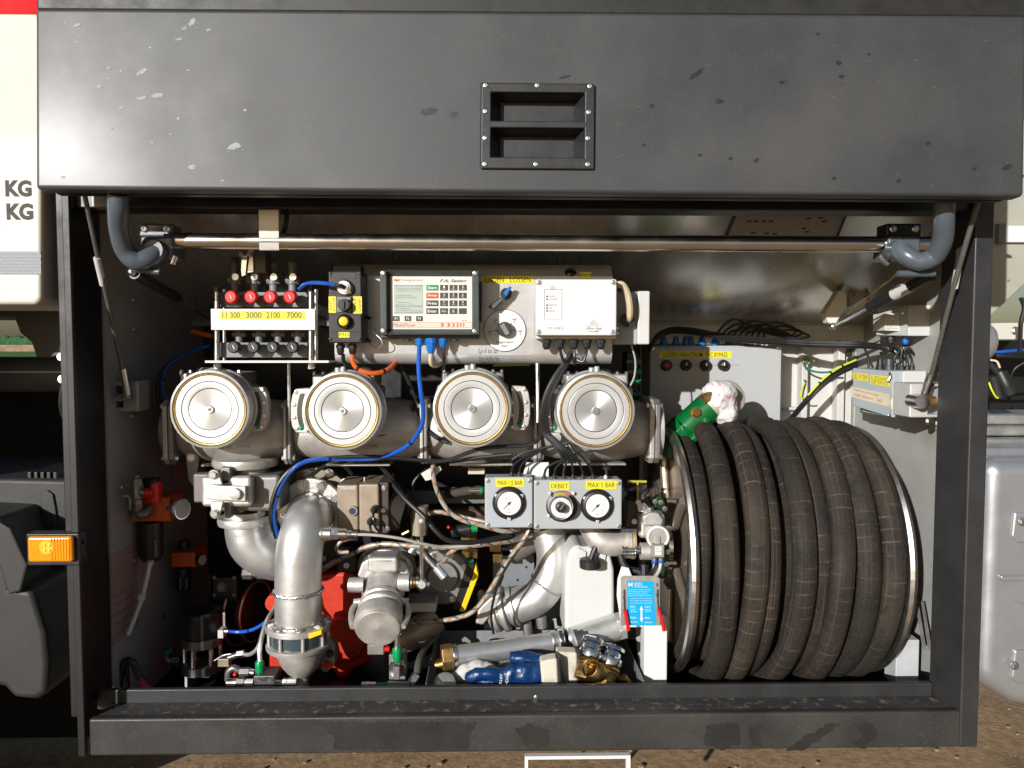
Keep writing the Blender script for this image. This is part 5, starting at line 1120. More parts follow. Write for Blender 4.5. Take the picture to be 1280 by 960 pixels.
def gauge(t, cx, cy, val):
    g_ = MB().disc(cx, cy, Yg - .012, [(.003, 14.6), (0, 15.4), (0, 16.6), (.005, 20.4), (.008, 21.2), (.012, 21.2)], 48).put(t, 'gauge', blackp)
    d = MB().disc(cx, cy, Yg - .0095, [(0, .1), (0, 15), (.001, 15)], 40).put(g_, 'dial_face', M('dial_white', (.80, .78, .74), .4, 0, .01, 10, .03))
    tk_ = MB(); tr_ = MB(); c = P(cx, cy, Yg - .0098); k = S(Yg)
    for i in range(31):
        a = R(225 - i * 9); u = Vector((math.cos(a), 0, math.sin(a))); v = Vector((-u.z, 0, u.x))
        L = 2.2 if i % 5 == 0 else 1.2
        tk_.add([c + (u * 11.4 - v * .16) * k, c + (u * (11.4 + L) - v * .16) * k, c + (u * (11.4 + L) + v * .16) * k, c + (u * 11.4 + v * .16) * k], [(0, 1, 2, 3)])
        if i % 2 == 0: tr_.add([c + (u * 9.2 - v * .2) * k, c + (u * 10.4 - v * .2) * k, c + (u * 10.4 + v * .2) * k, c + (u * 9.2 + v * .2) * k], [(0, 1, 2, 3)])
    tk_.put(d, 'scale_ticks', ink_soft, kind='stuff'); tr_.put(d, 'red_ticks', M('red_tick', (.65, .22, .15), .5), kind='stuff')
    its = []
    for i, s in enumerate(val):
        a = R(225 - i * 270 / (len(val) - 1)); x, y = cx + 7.2 * math.cos(a), cy - 7.2 * math.sin(a); its.append((s, x - .55 * len(s), y - .9, x + .55 * len(s), y + .9, Yg - .0097))
    its += [('bar', cx - 1.6, cy + 6, cx + 1.6, cy + 7.8, Yg - .0097), ('WIKA', cx - 2.6, cy + 9.8, cx + 2.6, cy + 11.4, Yg - .0097)]
    text(d, its, M('dial_ink', (.25, .16, .13), .5), 'scale_numbers')
    n0, n1 = P(cx - 7.4, cy + 7, Yg - .0108), P(cx + 2.4, cy - 2.3, Yg - .0108); u = (n1 - n0).normalized(); v = Vector((-u.z, 0, u.x))
    MB().prism([n0 - v * .0003, n1 - v * .0013, n1 + v * .0013, n0 + v * .0003], (0, .0006, 0)).disc(cx, cy, Yg - .0112, [(0, 1.2), (.001, 1.8)], 16).put(d, 'needle', ink)
    for a in (32, 148, 270): screw(g_, cx + 18.6 * math.cos(R(a)), cy - 18.6 * math.sin(R(a)), Yg - .008, 2.2, M('pale_screw', (.75, .75, .75), .35, .4))
gauge(ga, 636.4, 629.6, ['0', '.5', '1', '1.5', '2', '2.5']); gauge(gb_, 747, 632.7, ['0', '2', '4', '6', '8', '10'])
wheel = MB().disc(702.5, 633.5, Yg - .006, [(0, 18), (0, 19.6), (.006, 20)], 40).put(gb_, 'dial_base', blackp)
rr = MB(); c = P(702.5, 633.5, Yg - .0065); k = S(Yg); vs = []; fs = []
for i in range(13):
    a = R(55 + i * 70 / 12)
    for r in (16.8, 19.6): vs.append(c + Vector((math.cos(a) * r * k, 0, math.sin(a) * r * k)))
for i in range(12): fs.append((2 * i, 2 * i + 1, 2 * i + 3, 2 * i + 2))
rr.add(vs, fs).put(wheel, 'red_arc', M('rust_red', (.50, .16, .12), .5))
MB().disc(701.4, 634.8, Yg - .042, [(.003, 12.6), (.001, 13.4), (0, 14.4), (.004, 15.6), (.03, 16.2), (.036, 16.4)], 30, False).put(wheel, 'dial_ring', alu, ang=20)
wd = MB().disc(701.4, 634.8, Yg - .0405, [(0, .1), (0, 12.8), (.002, 12.8)], 36).put(wheel, 'dial_scale', whitep)
tk_ = MB(); c = P(701.4, 634.8, Yg - .041); k = S(Yg - .04)
for i in range(24):
    a = 2 * math.pi * i / 24; u = Vector((math.cos(a), 0, math.sin(a))); v = Vector((-u.z, 0, u.x))
    tk_.add([c + (u * 9.6 - v * .18) * k, c + (u * 11.4 - v * .18) * k, c + (u * 11.4 + v * .18) * k, c + (u * 9.6 + v * .18) * k], [(0, 1, 2, 3)])
tk_.put(wd, 'dial_ticks', ink, kind='stuff')
kb_ = MB().disc(701.4, 635.4, Yg - .060, [(0, 4.6), (.001, 6), (.014, 6.8), (.02, 7)], 20).put(wheel, 'dial_knob', blackp, ang=20)
MB().pp([(704, 630.5), (705, 631.4), (700.6, 637.6), (699.6, 636.8)], Yg - .0612, Yg - .059).put(kb_, 'pointer', mgreyp)
for x, y in ((686.8, 616.4), (716, 616.6), (685, 644.6)): MB().tb([(x, y, Yg - .012), (x, y, Yg)], 2.1, 12, sm=False).put(wheel, 'bolt', zinc)
for t, xs_, y in ((ga, (639.4, 649), 595), (gb_, (680.3, 692.8, 704.6, 716.2, 728.4, 741), 598)):
    for x in xs_: MB().vdisc(x, Yg + .05, [(y + 3, 3.6), (y, 3.6), (y - 2, 2.6), (y - 5, 1.6)], 12).put(t, 'cable_boot', blackr)
nb = MB().vdisc(758, Yg + .055, [(600, 3.4), (596, 3), (595, 2), (588, 2), (587, 4.6), (584, 4.8), (583, 4)], 16).put(gb_, 'pull_knob', blackp)
MB().vdisc(757, Yg + .03, [(599, 2.4), (596, 2.4), (594, 1.6)], 12).put(gb_, 'white_stud', whitep); MB().vdisc(724, Yg + .03, [(600, 1.8), (598, 1.6)], 10).put(gb_, 'white_stud', whitep)
hb_ = T('hanger_plate', 'white bent hanger plate holding the two gauge boxes', 'bracket', 672, 594, .22)
MB().fb(658.6, 578, 686, 600, .215, .219).put(hb_, 'plate', whitep, .001); MB().hexa([P(652, 600, .2), P(656, 600, .2), P(662, 578, .215), P(658, 578, .215), P(652, 600, .21), P(656, 600, .21), P(662, 578, .225), P(658, 578, .225)]).put(hb_, 'arm', whitep)

# ------------------------------------------------------------------ jerrycan, second elbow, white sheet
jc = T('jerrycan', 'white translucent plastic jerrycan with a black screw cap', 'jerrycan', 738, 790, .34)
MB().pp([(708, 702), (713, 686), (722, 681), (729, 684), (738, 683), (746, 684), (755, 681), (763, 690), (768, 712), (769, 800), (706, 800), (706, 730)], .29, .46).put(jc, 'body', M('milky_plastic', (.66, .67, .66), .34, 0, .05, 5, .06, sub=.35), .012, seg=4)
MB().pp([(716, 690), (724, 685), (734, 690), (733, 698), (722, 699)], .283, .30).put(jc, 'shoulder_fold', MATS['milky_plastic'], .005, seg=3)
MB().pp([(744, 688), (752, 684), (759, 694), (757, 702), (746, 700)], .283, .30).put(jc, 'shoulder_fold', MATS['milky_plastic'], .005, seg=3)
for i in range(14):
    a = 2 * math.pi * i / 14
MB().vdisc(737.5, .262, [(710, 12), (709, 13.4), (700.5, 13.6), (698.5, 12), (698, 3)], 18).put(jc, 'cap', blackp, ang=15)
cable([(738, 701, .262), (741, 692, .262), (746, 680, .262)], 3.6, cable_b, 'black hose standing in the jerrycan cap', cat='hose')
e2 = T('suction_elbow', 'bright steel elbow pipe with weld ring left of the jerrycan', 'pipe elbow', 660, 775, .42)
path2 = [P(684, 660, .44), P(692, 688, .43), P(690, 718, .42), P(672, 745, .42), P(645, 757, .42), P(612, 765, .43)]
MB().tube(path2, .050, 34, 9).put(e2, 'pipe', pipe_steel)
sp2 = smooth_path(path2, 9); ring(sp2[22], sp2[23] - sp2[21], .0506, .0032, .001, 4).put(e2, 'weld_ring', weld)
for t_, r_ in ((37, .058), (40, .064), (43, .060)): MB().lathe(sp2[t_], sp2[t_ + 1] - sp2[t_ - 1], [(-.008, r_ - .006), (-.006, r_), (.006, r_), (.008, r_ - .006)], 32).put(e2, 'clamp_ring', cast)
for x, y in ((640, 700), (602, 742), (616, 752)): bolt(e2, x if x != 640 else 622, y if y != 700 else 758, .385, 4, blackm)
MB().pp([(598, 762), (612, 748), (626, 742), (622, 760), (604, 782), (594, 780)], .37, .40).put(e2, 'hose_clamp', cast, .006)
for x, y in ((648, 776), (658, 784), (676, 776)): MB().tb([(x, y - 6, .42), (x + 2, y + 8, .42)], 7, 14, sm=False).put(e2, 'lower_fitting', castd)
MB().fb(668, 735, 800, 800, .53, .54).solo('white_sheet', white_dirty, 'grimy white plate standing behind the jerrycan', 'plate')
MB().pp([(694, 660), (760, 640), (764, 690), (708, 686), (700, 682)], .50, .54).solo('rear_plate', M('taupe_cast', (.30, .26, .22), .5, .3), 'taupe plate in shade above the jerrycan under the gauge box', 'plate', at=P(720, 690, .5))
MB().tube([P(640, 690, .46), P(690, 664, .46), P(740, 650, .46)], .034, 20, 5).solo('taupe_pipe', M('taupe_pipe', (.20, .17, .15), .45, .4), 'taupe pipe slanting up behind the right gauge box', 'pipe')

# ------------------------------------------------------------------ swivel joint and valve left of the reel
sj = T('swivel_joint', 'cast swivel joint with a ringed cap and spring pin left of the hose reel', 'swivel joint', 800, 700, .24)
MB().tube([P(738, 655, .30), P(747, 672, .285), P(762, 679, .28), P(782, 679, .28)], .033, 28, 8).put(sj, 'elbow', cast)
MB().tb([(780, 678, .28), (788, 678, .28)], 20, 30, sm=False).put(sj, 'flange', cast, .002)
MB().tb([(788.2, 678, .28), (793, 678, .28)], 21, 30, sm=False).put(sj, 'gasket_flange', M('rusty_cast', (.48, .34, .2), .5, .4, .2, 40), .002)
for y in (663, 692): MB().tb([(776, y, .24), (796, y, .24)], 3.0, 8, sm=False).put(sj, 'bolt', zinc)
MB().fb(799, 642, 832, 674, .235, .30).put(sj, 'housing', castw, .012, seg=4)
MB().pp([(803, 646), (812, 640), (824, 641), (830, 650), (828, 658), (804, 658)], .22, .25).put(sj, 'bonnet', castw, .006)
MB().disc(823, 672, .20, [(.002, 11.2), (.001, 11.6), (0, 13), (.002, 14.6), (.012, 15)], 40, False).put(sj, 'cap_ring', whitep)
MB().disc(823, 672, .203, [(0, .5), (0, 11), (.002, 11.3), (.03, 12)], 36).put(sj, 'cap', castw)
MB().fb(819.5, 671, 825, 682, .197, .21).put(sj, 'latch_tab', cast, .001)
sb = MB().fb(815.4, 681, 830.6, 697, .185, .225).put(sj, 'solenoid', M('solenoid_grey', (.32, .31, .29), .45, .3), .002)
q = MB().fb(818.6, 683, 827, 694, .184, .1845).put(sb, 'sticker', paper)
text(q, [('24V=', 819.4, 684.4, 826, 686.6, .184), ('5W IP65', 819.4, 688, 826.4, 690, .184)], ink_soft)
MB().tb([(800, 689, .23), (815, 689, .23)], 11, 22, sm=False).put(sj, 'pilot_body', cast, .002)
MB().tb([(779, 687, .22), (796, 688, .22)], 2.6, 12, sm=False).put(sj, 'spring_pin', zinc)
MB().tb([(777.6, 687, .22), (780, 687, .22)], 4.4, 14, sm=False).tb([(794, 688, .22), (800, 688, .22)], 5, 14, sm=False).put(sj, 'pin_collar', zinc)
for x in (818, 826): MB().vdisc(x, .205, [(697, 3.2), (701, 3.2)], 12).put(sj, 'connector', castd); MB().vdisc(x, .205, [(701, 3.8), (703.2, 3.8)], 12).put(sj, 'blue_ring', M('ring_blue', (.01, .08, .65), .35))
MB().vdisc(812, .25, [(642, 3.4), (637, 3.4), (636, 5), (634, 5), (633, 2.6)], 8).put(sj, 'top_stud', zinc)
th = T('tee_handle', 'yellow T shaped handle standing left of the hose reel', 'handle', 797, 630, .26)
MB().tb([(784.6, 602, .26), (808, 602, .26)], 1.8, 10, sm=False).put(th, 'crossbar', M('olive_yellow', (.50, .48, .08), .4, .2)); MB().tb([(797, 602, .26), (797.4, 630, .26)], [1.5, 1.4], 10, sm=False).put(th, 'stem', MATS['olive_yellow'])
db = T('dark_bracket', 'dark steel bracket block under the yellow T handle', 'bracket', 795, 665, .3)
MB().fb(784, 626, 800, 664, .27, .33).put(db, 'block', M('bracket_dark', (.07, .06, .055), .45, .3), .004); MB().pp([(796, 630), (806, 628), (812, 634), (810, 642), (798, 640)], .245, .27).put(db, 'clamp', zinc, .003)
for x, y in ((798, 628), (806, 637), (793, 652)): bolt(db, x, y, .243, 2.8, zinc)
gf_ = T('reel_gear_flange', 'dark green gear flange with studs beside the reel hub', 'flange', 828, 720, .33)
MB().pp([(816, 640), (820, 622), (826, 619), (831, 626), (836, 650), (837, 700), (833, 722), (826, 725), (822, 700)], .29, .32).put(gf_, 'plate', M('gear_green', (.01, .05, .025), .35, .2), .004)
for x, y in ((819, 627), (826, 628), (831, 636), (833, 660), (835, 690), (833, 705)): bolt(gf_, x, y, .288, 2.6, zinc)
for y in (627, 659, 704): MB().tb([(831, y, .30), (843, y, .31)], 5, 16, sm=False).put(gf_, 'stud', stain_steel)

# ------------------------------------------------------------------ white post with blue plate
wp = T('white_post', 'white square post in front of the reel below the blue instruction plate', 'post', 818, 860, .2)
MB().fb(805.4, 770, 834.4, 866, .165, .22).put(wp, 'post', whitep, .004)
MB().hexa([P(801, 858, .23), P(808, 858, .24), P(800, 780, .34), P(794, 780, .34), P(801, 866, .235), P(808, 866, .245), P(800, 790, .35), P(794, 790, .35)]).put(wp, 'stay', white_dirty)
ip = T('instruction_plate', 'metal plate with cyan instruction sticker and white double arrow', 'sign', 800, 785, .15)
MB().pp([(776, 722), (779, 720), (821, 720), (825, 724), (825, 782), (776, 782)], .148, .151).put(ip, 'plate', alu_sheet, .0006)
MB().pp([(777, 708), (772, 724), (771, 745), (775, 772), (781, 784), (822, 784), (834, 766), (834, 735), (826, 724), (790, 720), (786, 710)], .20, .203).put(ip, 'back_plate', whitep, .001)
q = MB().pp([(783.8, 725.8), (817.6, 726.6), (819.2, 781.6), (784.2, 781.8)], .1472, .148).put(ip, 'sticker', blue_pr)
YI = .1471
text(q, [('H', 785.6, 728.4, 790.6, 733, YI)], ink_white, 'letter', bold=.05)
text(q, [('HANDLEIDING', 792.6, 728, 802, 729.6, YI), ('BEDIENING EN', 792.6, 730.4, 803, 732, YI), ('NOODPROCEDURE', 792.6, 732.8, 809, 734.4, YI)] + [('lees eerst de instructie voor gebruik', 785.6, 736.4 + i * 2.5, 814 - (i % 3) * 2.6, 737.8 + i * 2.5, YI) for i in range(4)] + [('open de afsluiter voordat u de pomp start', 788, 747.4 + i * 3, 815, 748.8 + i * 3, YI) for i in range(3)] +
     [('MIN', 788, 757.4, 793.6, 759.4, YI), ('stand', 788, 761, 794, 762.4, YI), ('dicht', 788, 763.6, 796, 765, YI), ('PLATE', 806, 757.6, 813, 759.6, YI), ('stand', 806, 761, 813, 762.4, YI), ('open', 806, 763.6, 814, 765, YI), ('PUSH', 788, 771, 795, 773.2, YI), ('sluiten', 788, 776.4, 797, 778, YI), ('PEN', 806, 771.4, 812.4, 773.4, YI), ('lossen', 806, 777, 816, 778.6, YI)], ink_white, 'small_print')
ar = MB().add([P(x, y, YI - .0003) for x, y in ((800.8, 762), (802.8, 762), (802.9, 773), (800.9, 773))], [(0, 1, 2, 3)]).add([P(x, y, YI - .0004) for x, y in ((799.6, 762.6), (801.8, 757), (804, 762.6))], [(0, 1, 2)]).add([P(x, y, YI - .0004) for x, y in ((799.8, 772.6), (804, 772.6), (802, 778))], [(0, 1, 2)])
ar.put(q, 'double_arrow', ink_white, kind='stuff')
for a, b in (((780, 758), (781, 764)), ((822, 757), (824, 764))): MB().tb([(a[0], 737, .143), (a[0] + .4, 756, .143), (b[0], b[1], .143)], .7, 8).put(ip, 'wire_hook', M('dark_wire', (.05, .05, .05), .4, .5))
for p in (((781, 762.5), (783, 772), (785.6, 788)), ((823.4, 761.5), (827, 773), (830.2, 788.6))): MB().tb([(x, y, .140) for x, y in p], 2.4, 14).put(ip, 'red_grip', redp)
for x, y in ((820.6, 731), (820.6, 744), (779, 747)): MB().fb(x, y - 2, x + 1.6, y + 2, .1476, .1481).put(ip, 'slot', blackm)
# ------------------------------------------------------------------ hose reel
YRc, ZR, RF = .40, 0.783, .325
XA, XB = .472, .998
rl_ = thing('hose_reel', 'stainless steel hose reel with two round polished flanges', 'hose reel', (.73, YRc, ZR - RF))
reel_m = M('reel_stainless', (.50, .42, .34), .36, .75, .16, 5, .12, .08, 60)
rim_m = M('reel_rim', (.60, .57, .53), .36, 1, .06, 30, .08)
for X_, s_ in ((XA, -1), (XB, 1)):
    MB().lathe((X_, YRc, ZR), (s_, 0, 0), [(.0, RF - .006), (-.004, RF - .02), (-.014, .25), (-.02, .12), (-.03, .06), (-.03, .001)], 72, close=False).put(rl_, 'flange', reel_m)
    ring((X_, YRc, ZR), (1, 0, 0), RF, .0125, 0, 1, 96).put(rl_, 'rim', rim_m)
for a in (20, 80, 140, 200, 260, 320): # pressed ribs of the near flange
    u = Vector((0, math.cos(R(a)), math.sin(R(a)))); c = Vector((XA + .007, YRc, ZR))
    MB().tube([c + u * .12 + Vector((-.0, 0, 0)), c + u * .19 + Vector((-.004, 0, 0)), c + u * .26 + Vector((-.004, 0, 0))], .012, 12, 5).put(rl_, 'pressed_rib', reel_m)
MB().lathe((XA - .06, YRc, ZR), (1, 0, 0), [(0, .03), (.0, .05), (.05, .055), (.07, .06)], 28).put(rl_, 'hub', stain_steel)
MB().lathe((XA + .035, YRc, ZR), (1, 0, 0), [(0, .24), (XB - XA - .07, .24)], 48).put(rl_, 'drum', blackm)
# hose material: u round the hose, v along it in metres
hm = bpy.data.materials.new('wrapped_rubber_hose'); hm.use_nodes = True; n = hm.node_tree.nodes; l = hm.node_tree.links; b = n['Principled BSDF']
uv = n.new('ShaderNodeUVMap'); sx = n.new('ShaderNodeSeparateXYZ'); l.new(uv.outputs[0], sx.inputs[0]); tc = n.new('ShaderNodeTexCoord')
def mth(op, a, b_=None):
    x = n.new('ShaderNodeMath'); x.operation = op
    for i, v in enumerate((a, b_)):
        if v is None: continue
        if hasattr(v, 'node'): l.new(v, x.inputs[i])
        else: x.inputs[i].default_value = v
    return x.outputs[0]
def mixc(f, a, b_):
    x = n.new('ShaderNodeMix'); x.data_type = 'RGBA'
    for k, v in ((0, f), (6, a), (7, b_)):
        if hasattr(v, 'node'): l.new(v, x.inputs[k])
        else: x.inputs[k].default_value = v
    return x.outputs[2]
def noise(vec, scale, det=4):
    x = n.new('ShaderNodeTexNoise'); x.inputs['Scale'].default_value = scale; x.inputs['Detail'].default_value = det; l.new(vec, x.inputs['Vector']); return x.outputs[0]
def rng_(src, a, b_, c=0., d=1.):
    x = n.new('ShaderNodeMapRange'); l.new(src, x.inputs[0])
    for k, v in ((1, a), (2, b_), (3, c), (4, d)): x.inputs[k].default_value = v
    return x.outputs[0]
obj = tc.outputs['Object']
clouds = noise(obj, 7, 6); fine = noise(obj, 40, 5)
col0 = mixc(rng_(clouds, .35, .65), (.020, .017, .015, 1), (.046, .037, .029, 1))
# streaks along the hose
cmb = n.new('ShaderNodeCombineXYZ'); l.new(mth('MULTIPLY', sx.outputs[0], 26.), cmb.inputs[0]); l.new(mth('MULTIPLY', sx.outputs[1], 2.2), cmb.inputs[1])
streak = noise(cmb.outputs[0], 1.0, 5)
col1 = mixc(mth('MULTIPLY', rng_(streak, .50, .66), .6), col0, (.082, .063, .046, 1))
# wrap marks across the hose every 28 mm, broken up
vj = mth('ADD', sx.outputs[1], mth('MULTIPLY', noise(obj, 9, 2), .016))
fr_ = mth('FRACT', mth('MULTIPLY', vj, 34.))
line = mth('LESS_THAN', mth('ABSOLUTE', mth('SUBTRACT', fr_, .5)), .07)
lm = mth('MULTIPLY', mth('MULTIPLY', line, rng_(noise(obj, 17, 4), .44, .66)), .6)
col2 = mixc(lm, col1, (.16, .12, .078, 1))
dk = mth('MULTIPLY', rng_(noise(obj, 21, 6), .58, .68), .7)
col3 = mixc(dk, col2, (.018, .017, .017, 1))
cm2 = n.new('ShaderNodeCombineXYZ'); l.new(mth('MULTIPLY', sx.outputs[1], 1.7), cm2.inputs[0]); l.new(mth('MULTIPLY', sx.outputs[0], 1.2), cm2.inputs[1]); tone = noise(cm2.outputs[0], 1.0, 3); col3 = mixc(mth('MULTIPLY', rng_(tone, .42, .62), .75), col3, (.017, .0155, .0145, 1)); gr_ = noise(obj, 160, 4); col3 = mixc(mth('MULTIPLY', rng_(gr_, .5, .75), .35), col3, (.075, .06, .046, 1)); l.new(col3, b.inputs['Base Color']); l.new(rng_(fine, .3, .7, .60, .85), b.inputs['Roughness']); b.inputs['Specular IOR Level'].default_value = .22
bp_ = n.new('ShaderNodeBump'); bp_.inputs['Strength'].default_value = .7; bp_.inputs['Distance'].default_value = .003
l.new(mth('ADD', mth('ADD', mth('ADD', fine, mth('MULTIPLY', gr_, .6)), mth('MULTIPLY', line, .4)), mth('MULTIPLY', streak, .7)), bp_.inputs['Height']); l.new(bp_.outputs[0], b.inputs['Normal'])
rg = random.Random(21)
NT = 60; HR = .0276; SEG = 30
FX = [(f_ - 621) * 1.79 / 967 for f_ in (884, 889, 914, 952, 977, 1013, 1038, 1064, 1103, 1131, 1140)]     # where each turn crosses the front
FR = [-.045, -.040, .002, .008, -.014, .009, -.012, .010, -.003, .003, -.02]
def lerp(L, t): k = min(int(t), len(L) - 2); return L[k] + (L[k + 1] - L[k]) * (t - k)
cen = []
for i in range(int(9.45 * NT) + 1):
    t = i / NT + .25; th = R(180) - 2 * math.pi * t      # whole t: at the front
    wob = .006 * math.sin(th + t * 1.9) + .004 * math.sin(2 * th + t * 3.1)
    tt = max(0, min(t, 9.99)); f = tt % 1
    s_ = f + .10 * math.sin(2 * math.pi * f)             # most of the step to the next turn happens on the back
    x = lerp(FX, int(tt) + min(.9999, max(0, s_))) + wob
    r_ = .333 + lerp(FR, tt) + .005 * math.sin(th + t * 2.3)
    for c0, amp, dx in ((1.78, .018, .014), (2.80, .014, .016), (4.8, .010, -.010), (6.78, .010, .012)):   # turns that ride up on their neighbour near the top
        q = math.exp(-((t - c0) / .11) ** 2); r_ += amp * q; x += dx * q
    cen.append((x, r_, th, t))
vs = []; fs = []; uvs = []; L = 0
rn = [[rg.uniform(-1, 1) for _ in range(16)] for _ in range(3)]
for i, (x, r_, th, t) in enumerate(cen):
    if i: L += r_ * 2 * math.pi / NT
    a0 = -.55 + .5 * math.sin(t * 2.1) + .25 * math.sin(t * 5.3); a1 = a0 + .75 + .3 * math.sin(t * 3.7)
    fl_ = .90 + .05 * math.sin(t * 4.1)
    for k in range(SEG):
        a = 2 * math.pi * k / SEG - math.pi
        ca, sa = math.cos(a), math.sin(a)
        q = 1 + .035 * math.exp(-((a - a0) / .09) ** 2) + .02 * math.exp(-((a - a1) / .07) ** 2) + .012 * math.sin(3 * a + t * 7)
        rr = r_ + HR * q * fl_ * math.copysign(abs(ca) ** .85, ca)
        vs.append(Vector((x + HR * q * 1.05 * sa, YRc + rr * math.cos(th), ZR + rr * math.sin(th))))
    if i:
        for k in range(SEG):
            k2 = (k + 1) % SEG; b0 = (i - 1) * SEG; b1 = i * SEG
            fs.append((b0 + k, b0 + k2, b1 + k2, b1 + k)); uvs.append(((k / SEG, Lp), ((k + 1) / SEG, Lp), ((k + 1) / SEG, L), (k / SEG, L)))
    Lp = L
fs.append(list(range(SEG))); uvs.append([(0, 0)] * SEG); n_ = len(cen) - 1
fs.append([n_ * SEG + k for k in range(SEG)]); uvs.append([(0, 0)] * SEG)
hose = MB().add(vs, fs, uvs)
MB.solo(hose, 'delivery_hose', hm, 'thick dirty brown black rubber hose wound in many turns on the reel', 'hose')
pts = []
for i in range(int(7.5 * NT)):
    t = i / NT; th = R(60) - 2 * math.pi * t; pts.append(Vector((XA + .05 + t * .058, YRc + .278 * math.cos(th), ZR + .278 * math.sin(th))))
MB().tube(pts, .0285, 14, sm=False).put(bpy.data.objects['delivery_hose'], 'under_layer', hm)
# the loose first turn crossing over at the top
ov_ = [P(872, 560, .40), P(880, 538, .42), P(900, 527, .40), P(925, 528, .33), P(950, 545, .24), P(972, 585, .13), P(984, 640, .06), P(985, 690, .035)]
# reel stand foot at the right
MB().fb(1120, 800, 1149, 858, .20, .26).solo('support_plate', M('pale_foot', (.50, .52, .54), .5, .1), 'pale grey support plate right of the wound hose', 'plate', bev=.003)
tr = T('trim_profile', 'two short aluminium profile ends at the bottom of the right wall', 'profile', 1158, 812, .2)
for dx in (0, 7): MB().hexa([P(1144 + dx, 752, .24), P(1148 + dx, 752, .24), P(1158 + dx, 812, .16), P(1153 + dx, 812, .16), P(1144 + dx, 752, .25), P(1148 + dx, 752, .25), P(1158 + dx, 812, .17), P(1153 + dx, 812, .17)]).put(tr, 'profile', alu_sheet)

# ------------------------------------------------------------------ green nozzle and wrapped cloth
gn = T('delivery_nozzle', 'glossy green hose nozzle head resting above the reel', 'nozzle', 860, 560, .5)
MB().tube([P(836, 566, .42), P(846, 546, .40), P(860, 532, .38)], .044, 28, 6).put(gn, 'body', green_dk, .002)
MB().tube([P(856, 536, .37), P(888, 507, .37)], .041, 30, sm=False).put(gn, 'barrel', green_dk, .003)
MB().tube([P(866, 549, .34), P(878, 536, .33), P(882, 524, .335)], .012, 16, 5).put(gn, 'lever_guard', green_dk)
MB().hexa([P(843, 540, .345), P(856, 552, .345), P(872, 538, .345), P(858, 524, .345), P(843, 540, .40), P(856, 552, .40), P(872, 538, .40), P(858, 524, .40)]).put(gn, 'lever_block', green_dk, .006)
MB().tube([P(885.5, 509.5, .37), P(892, 503.5, .37)], .042, 30, sm=False).put(gn, 'collar', M('collar_beige', (.55, .50, .42), .45, .3), .002)
bolt(gn, 869.5, 515.5, .327, 5.5, brass)
cm = bpy.data.materials.new('floral_cloth'); cm.use_nodes = True; n = cm.node_tree.nodes; l = cm.node_tree.links; b = n['Principled BSDF']; tc = n.new('ShaderNodeTexCoord'); obj = tc.outputs['Object']
pk = rng_(noise(obj, 45, 2), .60, .66); bl = rng_(noise(obj, 62, 2), .64, .69); sh = noise(obj, 20, 5)
c_ = mixc(mth('MULTIPLY', pk, .75), mixc(rng_(sh, .3, .7), (.66, .64, .64, 1), (.78, .77, .76, 1)), (.62, .25, .33, 1)); c_ = mixc(mth('MULTIPLY', bl, .7), c_, (.25, .40, .60, 1))
l.new(c_, b.inputs['Base Color']); b.inputs['Roughness'].default_value = .95; b.inputs['Specular IOR Level'].default_value = .15
bq = n.new('ShaderNodeBump'); bq.inputs['Strength'].default_value = .8; bq.inputs['Distance'].default_value = .006; l.new(mth('ADD', noise(obj, 55, 4), mth('MULTIPLY', noise(obj, 240, 2), .25)), bq.inputs['Height']); l.new(bq.outputs[0], b.inputs['Normal'])
ct = MB(); rg = random.Random(4)
cc = [P(895, 492, .37), P(902, 500, .36), P(905, 514, .36)]
for i, c in enumerate(cc): ct._ball(c, (.036, .048, .040)[i], (1, .8, 1), 24, 14)
co_ = ct.solo('cloth_wrap', cm, 'white floral cloth bundled round the end of the green nozzle', 'cloth', at=P(905, 530, .42))
rm = co_.modifiers.new('wrap', 'REMESH'); rm.mode = 'VOXEL'; rm.voxel_size = .005; rm.use_smooth_shade = True
tx = bpy.data.textures.new('folds', 'CLOUDS'); tx.noise_scale = .05; tx.noise_depth = 3
sm2 = co_.modifiers.new('smooth', 'SMOOTH'); sm2.iterations = 12
dp = co_.modifiers.new('folds', 'DISPLACE'); dp.texture = tx; dp.strength = .030; dp.mid_level = .5
dc = T('dust_cap', 'grey beige dust cap tilted behind the floral cloth', 'cap', 918, 515, .5)
MB().lathe(P(908, 498, .41), (P(921, 491, .36) - P(908, 498, .41)), [(0, .036), (.0, .046), (.02, .048), (.022, .04)], 28).put(dc, 'cap', M('cap_beige', (.45, .42, .36), .5, .2), .002)
hc = T('nozzle_tip', 'brown brass tip poking out of the floral cloth', 'nozzle tip', 882, 500, .34)
MB().tube([P(878, 500, .34), P(892, 494, .35)], .015, 14, sm=False).put(hc, 'tip', bronze)

